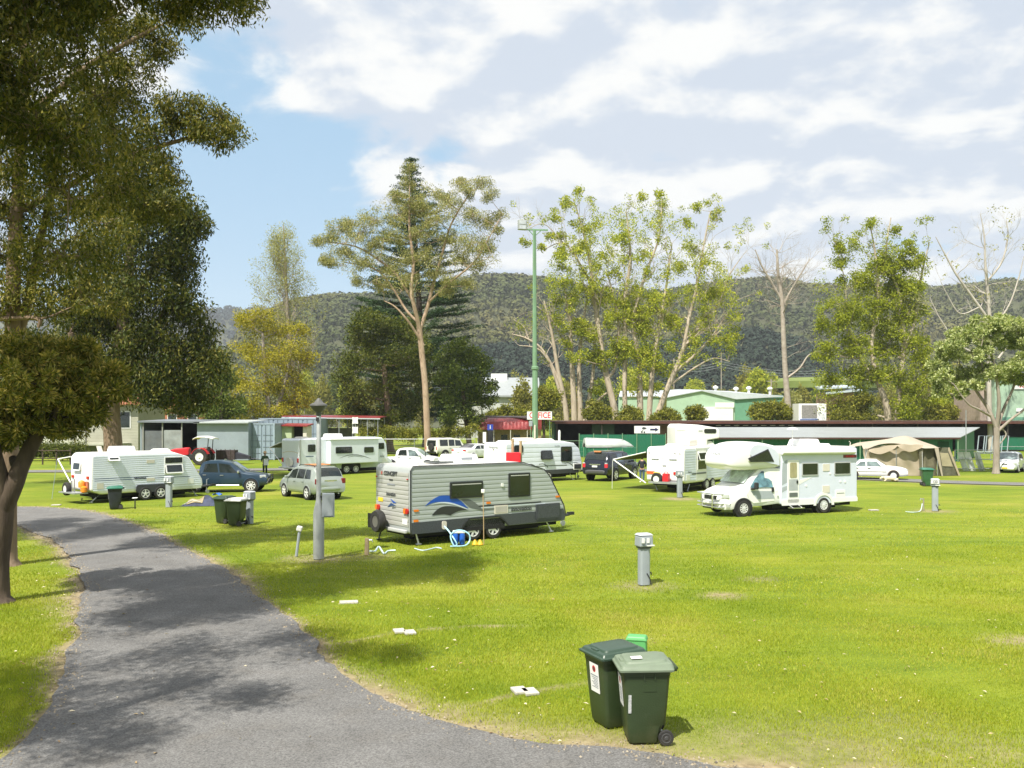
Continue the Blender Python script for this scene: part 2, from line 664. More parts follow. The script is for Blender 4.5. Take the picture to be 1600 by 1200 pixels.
def ground_mat():
 m = bpy.data.materials.new('turf')
 m.use_nodes = True
 nt = m.node_tree
 b = nt.nodes['Principled BSDF']
 L = nt.links.new
 tc = nt.nodes.new('ShaderNodeTexCoord')

 def noise(scale, detail, rough, st=(1, 1, 1), dist=0.0):
  mp = nt.nodes.new('ShaderNodeMapping')
  mp.inputs['Scale'].default_value = st
  L(tc.outputs['Object'], mp.inputs[0])
  n = nt.nodes.new('ShaderNodeTexNoise')
  n.inputs['Scale'].default_value = scale
  n.inputs['Detail'].default_value = detail
  n.inputs['Roughness'].default_value = rough
  n.inputs['Distortion'].default_value = dist
  L(mp.outputs[0], n.inputs['Vector'])
  return n.outputs['Fac']

 def ramp(src, stops):
  r = nt.nodes.new('ShaderNodeValToRGB')
  e = r.color_ramp.elements
  while len(e) < len(stops):
   e.new(0.5)
  for i, (p, c) in enumerate(stops):
   e[i].position = p
   e[i].color = (*c, 1)
  L(src, r.inputs['Fac'])
  return r.outputs['Color']

 def mix(fac, a, bb, mode='MIX'):
  n = nt.nodes.new('ShaderNodeMix')
  n.data_type = 'RGBA'
  n.blend_type = mode
  if isinstance(fac, float):
   n.inputs['Factor'].default_value = fac
  else:
   L(fac, n.inputs['Factor'])
  for s, v in (('A', a), ('B', bb)):
   if isinstance(v, tuple):
    n.inputs[s].default_value = (*v, 1)
   else:
    L(v, n.inputs[s])
  return n.outputs['Result']
 patch = ramp(noise(0.16, 7, 0.62, (0.7, 1.0, 1)), [(0.30, (0.115, 0.175, 0.014)), (0.46, (0.165, 0.220, 0.020)), (0.58, (0.215, 0.250, 0.026)), (0.72, (0.275, 0.262, 0.055))])
 streak = ramp(noise(0.9, 6, 0.65, (0.35, 1.3, 1), 0.4), [(0.30, (0.66, 0.72, 0.7)), (0.55, (1, 1, 1)), (0.75, (1.15, 1.08, 1.1))])
 blades = ramp(noise(26, 5, 0.7, (1, 0.7, 1)), [(0.30, (0.55, 0.6, 0.5)), (0.5, (1, 1, 1)), (0.7, (1.35, 1.25, 1.2))])
 c = mix(1.0, patch, streak, 'MULTIPLY')
 c = mix(0.9, c, blades, 'MULTIPLY')
 at = nt.nodes.new('ShaderNodeAttribute')
 at.attribute_name = 'wear'
 soil = ramp(noise(5, 6, 0.7), [(0.3, (0.17, 0.13, 0.075)), (0.5, (0.29, 0.23, 0.14)), (0.7, (0.40, 0.33, 0.21))])
 c = mix(at.outputs['Fac'], c, soil)
 L(c, b.inputs['Base Color'])
 b.inputs['Roughness'].default_value = 0.9
 b.inputs['Specular IOR Level'].default_value = 0.15
 bp = nt.nodes.new('ShaderNodeBump')
 bp.inputs['Strength'].default_value = 0.7
 bp.inputs['Distance'].default_value = 0.04
 L(noise(18, 5, 0.7), bp.inputs['Height'])
 L(bp.outputs[0], b.inputs['Normal'])
 return m

turf = ground_mat()

def make_ground():
 xs = np.unique(np.concatenate([[-3000, -1800, -1200, -700, -400, -250, -170, -120], np.arange(-90, -36, 3), np.arange(-36, 30, 0.24), np.arange(30, 92, 3), [120, 170, 250, 400, 700, 1200, 1800, 3000]]))
 ys = np.unique(np.concatenate([[-300, -60, -20, -5], np.arange(0, 8, 1), np.arange(8, 36, 0.22), np.arange(36, 90, 0.9), np.arange(90, 160, 6), [180, 220, 300, 400, 600, 1000, 2000, 3300]]))
 Xg, Yg = np.meshgrid(xs, ys)
 x, y = Xg.ravel(), Yg.ravel()
 a, inside = dirt_amount(x, y)
 near = np.clip((160 - np.abs(y)) / 60, 0, 1) * np.clip((100 - np.abs(x)) / 40, 0, 1)
 z = (fbm(x * 0.35, y * 0.35, 3) - 0.5) * 0.05 * near - 0.02
 z = np.where(inside, -0.03, z)
 db = dist_poly(x, y, br_mid, False)
 z = np.where(db < 2.4, np.minimum(z, -0.03), z)
 z = np.minimum(z, -0.004)
 V = np.stack([x, y, z], 1)
 nx = len(xs)
 i = (np.arange(len(ys) - 1)[:, None] * nx + np.arange(nx - 1)[None]).ravel()
 Fc = np.stack([i, i + 1, i + nx + 1, i + nx], 1)
 me = np_mesh('ground', V, Fc, turf, True)
 at = me.attributes.new('wear', 'FLOAT', 'POINT')
 at.data.foreach_set('value', a.astype(np.float32))
 structure(link('ground', me))

make_ground()

def make_grass():
 """short mown blades, thinning out with distance; one object nobody could count"""
 Vs = []
 for y0, y1, dens, h, w in ((9.5, 15, 2500, 0.026, 0.0075), (15, 21, 1300, 0.028, 0.010), (21, 30, 450, 0.028, 0.014), (30, 46, 110, 0.028, 0.022)):
  xw = y1 * 0.6 + 4
  n = int(dens * (y1 - y0) * xw * 2)
  x = rng.uniform(-xw, xw, n)
  y = rng.uniform(y0, y1, n)
  k = np.abs(x) < y * 0.585 + 4
  x, y = x[k], y[k]
  a, ins = dirt_amount(x, y)
  dens_n = fbm(x * 0.8, y * 0.8, 51)
  keep = (~ins) & (rng.random(len(x)) < np.clip((46 - y) / 20, 0, 1)) & (rng.random(len(x)) > a * 1.1) & (rng.random(len(x)) < 0.45 + dens_n)
  x, y, dens_n = x[keep], y[keep], dens_n[keep]
  n = len(x)
  ang = rng.uniform(0, 2 * np.pi, n)
  hh = h * rng.uniform(0.5, 1.35, n) * (0.55 + 0.95 * dens_n)
  lean = rng.normal(0, 0.55, (n, 2)) * hh[:, None]
  ww = w * rng.uniform(0.5, 1.0, n)
  b = np.stack([x, y, np.full(n, -0.02)], 1)
  s = np.stack([np.cos(ang) * ww, np.sin(ang) * ww, np.zeros(n)], 1)
  t = b + np.concatenate([lean, hh[:, None] + 0.02], 1)
  Vs.append(np.stack([b - s, b + s, t], 1).reshape(-1, 3))
 V = np.concatenate(Vs)
 Fc = np.arange(len(V)).reshape(-1, 3)
 m = leaf_mat('grass_blade', [(0.185, 0.265, 0.020), (0.29, 0.36, 0.028), (0.37, 0.40, 0.038), (0.45, 0.42, 0.11)], 0.35, 0.6, 0.95, .55, .3)
 me = np_mesh('grass', V, Fc, m)
 structure(link('grass', me), 'stuff')

make_grass()

def make_litter():
 """dry leaves scattered over lawn and road"""
 n = 1000
 y = 9.8 + 38 * rng.random(n) ** 1.5
 x = rng.uniform(-1, 1, n) * y * 0.58
 # more of them below the trees on the left
 m2 = 420
 x = np.concatenate([x, rng.uniform(-15, -1, m2)])
 y = np.concatenate([y, rng.uniform(11, 28, m2)])
 n = len(x)
 ins = in_poly(x, y, road_poly)
 keep = (~ins) | (rng.random(n) < 0.18)
 x, y, ins = x[keep], y[keep], ins[keep]
 n = len(x)
 z = np.where(ins, 0.026, 0.03)
 l = rng.uniform(0.03, 0.095, n)
 w = l * rng.uniform(0.25, 0.5, n)
 a = rng.uniform(0, 6.283, n)
 d = np.stack([np.cos(a), np.sin(a), rng.normal(0, .15, n)], 1)
 s = np.stack([-np.sin(a), np.cos(a), rng.normal(0, .35, n)], 1)
 p = np.stack([x, y, z], 1)
 q = np.stack([p - d * l[:, None] / 2, p + s * w[:, None] / 2 + [0, 0, .012], p + d * l[:, None] / 2, p - s * w[:, None] / 2 + [0, 0, .008]], 1)
 m = leaf_mat('dry_leaf', [(0.13, 0.07, 0.03), (0.40, 0.29, 0.15), (0.55, 0.47, 0.30), (0.66, 0.60, 0.45)], 0.15, 0.6, 0.1)
 me = np_mesh('leaf_litter', q.reshape(-1, 3), np.arange(n * 4).reshape(-1, 4), m)
 structure(link('leaf_litter', me), 'stuff')

make_litter()

def make_gravel():
 """loose stones and crumbs of soil along the broken road edge"""
 e = np.array(road_poly)
 k = (e[:, 1] > 9) & (e[:, 1] < 45) & (np.abs(e[:, 0]) < 30)
 e = e[k]
 n = 4500
 i = rng.integers(0, len(e), n)
 p = e[i] + rng.normal(0, 0.16, (n, 2)) + rng.normal(0, .07, (n, 2))
 r = rng.uniform(.006, .02, n) * (1 + p[:, 1] / 40)
 a = rng.uniform(0, 6.283, n)
 ins = in_poly(p[:, 0], p[:, 1], road_poly)
 z = np.where(ins, .017, -.004)
 c = np.stack([p[:, 0], p[:, 1], z], 1)
 dx = np.stack([np.cos(a) * r, np.sin(a) * r, 0 * r], 1)
 dy = np.stack([-np.sin(a) * r, np.cos(a) * r, 0 * r], 1) * .7
 up = np.stack([0 * r, 0 * r, r * .9], 1)
 V = np.stack([c - dx, c + dy, c + dx, c - dy, c + up], 1).reshape(-1, 3)
 b = np.arange(n) * 5
 Fc = np.concatenate([np.stack([b + j, b + (j + 1) % 4, b + 4], 1)[:, ::-1] for j in range(4)])
 m = leaf_mat('gravel_stone', [(.10, .09, .075), (.22, .19, .14), (.28, .23, .16), (.34, .30, .23)], 0.0, .9, .2)
 structure(link('gravel', np_mesh('gravel', V, Fc, m)), 'stuff')

make_gravel()

# ------------------------------------------------------------------ hills
def make_hill(name, sky_px, y_foot, y_top, y_back, cols, tree_n, seed, spur=0.18, rad=(4.5, 9.0), label=None, soilc=(0.05, 0.055, 0.02)):
 px, py = zip(*sky_px)

 def height(x, y):
  top = np.interp(CX + x / y * F, px, py)
  h = (HY - top) * y_top / F + CAMZ
  t = np.clip((y - y_foot) / (y_top - y_foot), 0, 1)
  t = t * t * (3 - 2 * t)
  back = np.clip((y_back - y) / (y_back - y_top), 0, 1)
  sp = (fbm(x / 190 + seed, y / 330, seed, 4) - 0.5) * 2 * spur * h * np.sin(np.clip(t, 0, 1) * np.pi) ** 0.8
  return np.maximum(h * t * back ** 0.7 + sp, -1) * np.where(t <= 0, 0, 1) - 2 * (t <= 0)
 xa, xb = (px[0] - CX) / F * y_top, (px[-1] - CX) / F * y_top
 nx, ny = 140, 50
 Xg, Yg = np.meshgrid(np.linspace(xa, xb, nx), np.linspace(y_foot - 10, y_back, ny))
 x, y = Xg.ravel(), Yg.ravel()
 V = np.stack([x, y, height(x, y)], 1)
 i = (np.arange(ny - 1)[:, None] * nx + np.arange(nx - 1)[None]).ravel()
 me = np_mesh(name, V, np.stack([i, i + 1, i + nx + 1, i + nx], 1), mat(name + '_soil', soilc, 0.95, var=0.4, scale=0.02), True)
 structure(link('hill', me))
 # the forest that covers it: thousands of crowns seen as one mass
 n = tree_n
 y = y_foot + (y_top * 1.06 - y_foot) * rng.random(n) ** 0.8
 x = (rng.uniform(px[0], px[-1], n) - CX) / F * y
 z = height(x, y)
 k = z > 3
 x, y, z = x[k], y[k], z[k]
 n = len(x)
 r = rng.uniform(*rad, n) * (0.6 + 0.8 * fbm(x / 60, y / 60, 8))
 nq = 34
 c = np.repeat(np.stack([x, y, z + r * 0.5], 1), nq, 0)
 rr = np.repeat(r, nq)[:, None]
 dv = rng.normal(0, 1, (n * nq, 3))
 dv /= np.linalg.norm(dv, axis=1, keepdims=True)
 p = c + dv * rr * np.array([1, 1, 1.15]) * rng.uniform(.6, 1, (n * nq, 1))
 t1 = np.cross(dv, rng.normal(0, 1, dv.shape))
 t1 /= np.linalg.norm(t1, axis=1, keepdims=True) + 1e-9
 t2 = np.cross(dv, t1) + dv * rng.normal(0, .15, (n * nq, 1))
 h = rr * rng.uniform(.16, .36, (n * nq, 1))
 Vs = np.stack([p - t1 * h, p + t2 * h, p + t1 * h, p - t2 * h], 1)
 Fs = np.arange(n * nq * 4).reshape(-1, 4)
 m = leaf_mat(name + '_canopy', cols, 0.0, 0.8, 1.1, 0.16)
 tc = [q for q in m.node_tree.nodes if q.type == 'TEX_NOISE'][0]
 tc.inputs['Scale'].default_value = 0.006
 me = np_mesh(name + '_forest', Vs.reshape(-1, 3), Fs, m)
 structure(link('hill_forest', me), 'stuff')

make_hill('far_ridge', [(-700, 500), (-200, 497), (150, 494), (330, 492), (420, 492), (560, 488), (800, 492)], 1500, 2300, 3000,  # dark canopy colour carries the shadow lying on this ridge
  [(0.012, 0.024, 0.022), (0.022, 0.038, 0.030)], 2600, 3, 0.1, (9, 15))
make_hill('main_ridge', [(250, 640), (330, 580), (400, 505), (450, 485), (500, 477), (580, 474), (660, 466), (740, 449), (790, 446), (850, 450), (930, 462), (1010, 465), (1090, 458), (1160, 450), (1210, 447), (1270, 458),
      (1330, 461), (1400, 462), (1470, 466), (1530, 458), (1580, 453), (1650, 458), (1800, 470), (2100, 480)], 480, 1150, 1700,
  [(0.046, 0.062, 0.018), (0.070, 0.084, 0.024), (0.105, 0.108, 0.032), (0.150, 0.130, 0.052)], 15000, 1, 0.2, (3.0, 6.0))
make_hill('shade_toned_spur', [(660, 640), (720, 560), (800, 548), (880, 556), (960, 560), (1040, 545), (1110, 530), (1180, 524), (1250, 540), (1290, 572), (1330, 610), (1400, 630)], 430, 700, 900,  # dark foliage colour stands in for shadow on the valley side
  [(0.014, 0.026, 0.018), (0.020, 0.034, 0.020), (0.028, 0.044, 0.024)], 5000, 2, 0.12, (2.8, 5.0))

def hill_fields():
 mb = MB()
 # pale paddock high on the far slope, and a green one lower down
 for c, s in ((P(1345, 478, 905), (46, 12, 2)), (P(1262, 600, 430), (34, 40, 3))):
  mb.lathe([(0.01, s[2]), (s[0] * .5, s[2] * 0.8), (s[0], 0), (s[0], -s[2])], (0, 0, 0), 18)
  for i in range(len(mb.v) - 72, len(mb.v)):
   v = mb.v[i]
   mb.v[i] = (v[0] + c.x, v[1] * s[1] / s[0] + c.y, v[2] + c.z)
 structure(mb.build('field', mat('paddock', (0.13, 0.17, 0.03), 0.9, var=0.2, scale=0.05)))

hill_fields()

# ------------------------------------------------------------------ trees
BARK_PALE = mat('bark_pale', (0.34, 0.27, 0.19), 0.85, var=0.3, scale=2.2, bump=0.5, bscale=12, stretch=(1, 1, 0.3), col2=(0.52, 0.45, 0.35))
BARK_PINK = mat('bark_pink', (0.28, 0.19, 0.12), 0.85, var=0.3, scale=2.0, bump=0.5, bscale=12, stretch=(1, 1, 0.3), col2=(0.46, 0.34, 0.24))
BARK_DARK = mat('bark_dark', (0.045, 0.030, 0.020), 0.92, var=0.4, scale=5, bump=0.9, bscale=18, stretch=(1, 1, 0.25), col2=(0.10, 0.072, 0.05))
BARK_BROWN = mat('bark_brown', (0.15, 0.10, 0.065), 0.92, var=0.4, scale=4, bump=0.9, bscale=14, stretch=(1, 1, 0.25), col2=(0.28, 0.20, 0.14))
BARK_GREY = mat('bark_grey', (0.24, 0.20, 0.16), 0.9, var=0.3, scale=3, bump=0.6, bscale=14, stretch=(1, 1, 0.3), col2=(0.38, 0.33, 0.28))
BARK_WHITE = mat('bark_white', (0.34, 0.30, 0.26), 0.8, var=0.2, scale=2, bump=0.4, bscale=10, stretch=(1, 1, 0.3), col2=(0.50, 0.46, 0.41))

LM = {
 'gum_dark': leaf_mat('leaf_gum_dark', [(0.0454, 0.0595, 0.00947), (0.0933, 0.109, 0.0166), (0.161, 0.159, 0.0261), (0.31, 0.257, 0.0592)], 0.28, 0.55),
 'brush': leaf_mat('leaf_brush', [(0.0688, 0.0915, 0.0142), (0.145, 0.163, 0.0257), (0.251, 0.24, 0.0428), (0.502, 0.391, 0.107)], 0.28, 0.55),
 'deep': leaf_mat('leaf_deep', [(0.0215, 0.038, 0.00605), (0.0561, 0.0762, 0.0109), (0.0994, 0.11, 0.0169), (0.184, 0.165, 0.029)], 0.2, 0.55),
 'gum_tan': leaf_mat('leaf_gum_tan', [(0.106, 0.131, 0.0394), (0.23, 0.244, 0.0748), (0.363, 0.349, 0.122), (0.535, 0.487, 0.217)], 0.3, 0.55),
 'conifer': leaf_mat('leaf_conifer', [(0.015, 0.039, 0.015), (0.033, 0.072, 0.024), (0.063, 0.1125, 0.036)], 0.15, 0.55),
 'round_dark': leaf_mat('leaf_round_dark', [(0.0383, 0.0607, 0.00825), (0.0957, 0.121, 0.0165), (0.179, 0.19, 0.0264)], 0.25, 0.55),
 'mid': leaf_mat('leaf_mid', [(0.054, 0.0862, 0.015), (0.117, 0.164, 0.027), (0.216, 0.25, 0.045)], 0.3, 0.55),
 'wattle': leaf_mat('leaf_wattle', [(0.123, 0.143, 0.0175), (0.275, 0.261, 0.0246), (0.435, 0.37, 0.0316), (0.521, 0.472, 0.0527)], 0.35, 0.55),
 'pale': leaf_mat('leaf_pale', [(0.221, 0.234, 0.078), (0.351, 0.351, 0.13), (0.468, 0.442, 0.195)], 0.4, 0.55),
 'lime': leaf_mat('leaf_lime', [(0.139, 0.178, 0.0167), (0.279, 0.339, 0.0279), (0.428, 0.463, 0.0418), (0.614, 0.588, 0.0837)], 0.38, 0.55),
 'bright': leaf_mat('leaf_bright', [(0.137, 0.176, 0.0128), (0.262, 0.311, 0.0205), (0.425, 0.446, 0.0307)], 0.38, 0.55),
 'olive': leaf_mat('leaf_olive', [(0.14, 0.149, 0.0234), (0.234, 0.224, 0.039), (0.328, 0.299, 0.0585)], 0.35, 0.55),
 'silver': leaf_mat('leaf_silver', [(0.13, 0.184, 0.0458), (0.259, 0.324, 0.0936), (0.475, 0.518, 0.229), (0.713, 0.734, 0.416)], 0.3, 0.55),
 'bush': leaf_mat('leaf_bush', [(0.0735, 0.0851, 0.0144), (0.189, 0.203, 0.027), (0.357, 0.334, 0.045)], 0.3, 0.55),
}

DENS = {'gum_dark': (1.5, 1.05), 'brush': (1.9, 1.1), 'deep': (1.7, 1.05), 'gum_tan': (2.6, 1.05), 'conifer': (1.6, 1.1), 'round_dark': (2.4, 1.1), 'mid': (2.4, 1.1), 'wattle': (1.9, 1.1), 'pale': (2.2, 1.15), 'lime': (2.5, 1.1), 'olive': (1.8, 1.2), 'bright': (2.6, 1.1), 'silver': (3.4, 1.2), 'bush': (2.3, 1.15)}

class Tree:
 def __init__(s, name, label, base, Y, bark, leaf, group=None, cat='tree'):
  s.base = Vector((base[0], base[1], 0))
  s.Y = Y
  s.t = thing(name, label, cat, s.base, 0, group)
  s.wood = MB()
  s.bark, s.leaf = bark, leaf
  s.nodes = []
  s.LV = []
  s.zmax = 1e9

 def w(s, px, py, dy=0.0):
  return P(px, py, s.Y + dy) - s.base

 def limb(s, pts, r0, r1, n=8, wig=0.0, k=5):
  """a limb through given local points, tapering"""
  q = [tuple(p) for p in pts]
  q = smooth_line(q, k)
  m = len(q)
  if wig:
   q = [Vector(p) + Vector(rng.normal(0, wig, 3)) * (i / m) for i, p in enumerate(q)]
  rs = [r0 + (r1 - r0) * (i / (m - 1)) ** 0.8 for i in range(m)]
  s.wood.tube(q, rs, n)
  for p, r in zip(q, rs):
   s.nodes.append((Vector(p), r))
  return q

 def trunk_px(s, pts, n=8, flare=1.4):
  """trunk through (px, py, radius_px[, dy])"""
  sc_ = s.Y / F
  q = smooth_line([(*s.w(p[0], p[1], p[3] if len(p) > 3 else 0), p[2] * sc_) for p in pts], 5)
  if flare > 1:
   q[0] = (*q[0][:3], q[0][3] * flare)
  s.wood.tube([p[:3] for p in q], [p[3] for p in q], n)
  for p in q:
   s.nodes.append((Vector(p[:3]), p[3]))

 def join(s, c, r_end, up=0.25, maxr=1e9):
  """a curved branch from the nearest lower wood to point c"""
  best, bd = None, 1e9
  for p, r in s.nodes:
   d = (p - c).length
   pen = max(0, p.z - c.z + 0.15 * d) * 2.0
   if r < r_end * 0.8:
    continue
   if d + pen < bd:
    bd, best = d + pen, (p, r)
  if best is None:
   return
  p, r = best
  d = c - p
  L_ = d.length
  if L_ < 0.05:
   return
  mid = p + d * 0.5 + Vector((0, 0, -up * L_ * 0.35)) + Vector(rng.normal(0, 0.07 * L_, 3))
  r0 = min(r * 0.75, r_end + 0.018 * L_)
  q = []
  for i in range(6):
   t = i / 5
   q.append(p * (1 - t) ** 2 + mid * 2 * t * (1 - t) + c * t * t + Vector(rng.normal(0, 0.012 * L_, 3)) * (0 < i < 5))
  rs = [r0 + (r_end - r0) * i / 5 for i in range(6)]
  s.wood.tube(q, rs, 5, cap=False)
  for a, b in zip(q[1:], rs[1:]):
   s.nodes.append((a, b))

 def twig(s, p, c, r=0.012):
  d = c - p
  m = p + d * 0.5 + Vector(rng.normal(0, 0.1, 3)) * d.length
  s.wood.tube([p, m, c], [r * 1.5, r, r * 0.5], 3, cap=False)

 def leaves(s, centers, n_each, spread, size, aspect=0.32, mode='rand', flat=1.0):
  """leaf-sized faces round the given points"""
  C = np.asarray(centers, float)
  n_each = int(n_each * DENS[s.leaf][0])
  size = size * DENS[s.leaf][1]
  n = len(C) * n_each
  c = np.repeat(C, n_each, 0)
  off = rng.normal(0, 1, (n, 3))
  off /= np.maximum(1, np.linalg.norm(off, axis=1, keepdims=True) / 1.7)
  p = c + off * spread * np.array([1, 1, flat])
  if mode == 'whorl':
   d = off / (np.linalg.norm(off, axis=1, keepdims=True) + 1e-6) + rng.normal(0, .35, (n, 3))
   d[:, 2] += 0.1
   p = c + off * spread * 0.55
  elif mode == 'droop':
   d = rng.normal(0, 0.6, (n, 3))
   d[:, 2] -= 0.75
  elif mode == 'flat':
   d = rng.normal(0, 1, (n, 3))
   d[:, 2] *= 0.35
  else:
   d = rng.normal(0, 1, (n, 3))
  d /= np.linalg.norm(d, axis=1, keepdims=True) + 1e-9
  q = rng.normal(0, 1, (n, 3))
  q[:, 2] += 0.0
  sd_ = np.cross(d, q)
  sd_ /= np.linalg.norm(sd_, axis=1, keepdims=True) + 1e-9
  nrm = np.cross(sd_, d)
  l = (size * rng.uniform(0.6, 1.3, n))[:, None]
  w = l * aspect
  V = np.stack([p, p + d * l * 0.45 + sd_ * w * .5 + nrm * w * .25, p + d * l - nrm * l * 0.08, p + d * l * 0.45 - sd_ * w * .5 + nrm * w * .25], 1)
  s.LV.append(V.reshape(-1, 3))

 def blob_px(s, px, py, rx, ry=None, k=8, n=60, spread=0.5, size=0.3, dy=None, r_end=0.03, mode='rand', aspect=0.32, dep=1.0, twigs=True, flat=0.8, join=True):
  """a foliage mass: a branch to its middle, twigs to k leafy clumps within it"""
  sc_ = s.Y / F
  ry = ry or rx
  if dy is None:
   dy = float(rng.normal(0, 0.5)) * rx * sc_
  c = s.w(px, py, dy)
  if join:
   s.join(c, r_end)
  cs = []
  for _ in range(k):
   o = rng.normal(0, 1, 3)
   o *= rng.random() ** 0.45 / (np.linalg.norm(o) + 1e-9)
   cs.append(c + Vector((o[0] * rx * sc_, o[1] * rx * sc_ * dep, o[2] * ry * sc_)))
  if twigs:
   for q in cs:
    s.twig(c, q, r_end * 0.45)
  s.leaves([tuple(q) for q in cs], n, spread, size, aspect, mode, flat)

 def bare(s, p, d, L_, r, depth, spread=0.55, up=0.15, kids=3, ext=0.72, clump=None):
  """bare forking branch"""
  if p[2] > s.zmax - .4:
   return
  L_ = min(L_, max(.5, (s.zmax - p[2]) * 1.1))
  d = Vector(d).normalized()
  q = [Vector(p)]
  seg = 4
  dd = d.copy()
  for i in range(seg):
   dd = (dd + Vector(rng.normal(0, 0.16, 3)) + Vector((0, 0, up * 0.25))).normalized()
   q.append(q[-1] + dd * L_ / seg)
  rs = [r * (1 - 0.5 * i / seg) for i in range(seg + 1)]
  s.wood.tube(q, rs, 6 if r > 0.06 else 4, cap=False)
  for a, b in zip(q, rs):
   s.nodes.append((a, b))
  if depth <= 0:
   if clump is not None:
    clump.append(tuple(q[-1]))
   return
  for i in range(kids):
   t = 1.0 if i == 0 else rng.uniform(0.35, 0.95)
   j = min(seg, max(1, int(round(t * seg))))
   ax = Vector(rng.normal(0, 1, 3)).cross(dd).normalized()
   nd = (dd + ax * spread * rng.uniform(0.6, 1.35) + Vector((0, 0, up))).normalized()
   s.bare(q[j], nd, L_ * ext * rng.uniform(0.75, 1.1), rs[j] * (0.72 if i else 0.85), depth - 1, spread, up, kids, ext, clump)

 def done(s):
  if s.wood.v:
   s.wood.build('trunk', s.bark, s.t, smooth=60, fix=False)
  if s.LV:
   V = np.concatenate(s.LV)
   link('crown', np_mesh('crown', V, np.arange(len(V)).reshape(-1, 4), LM[s.leaf]), s.t)
  return s.t

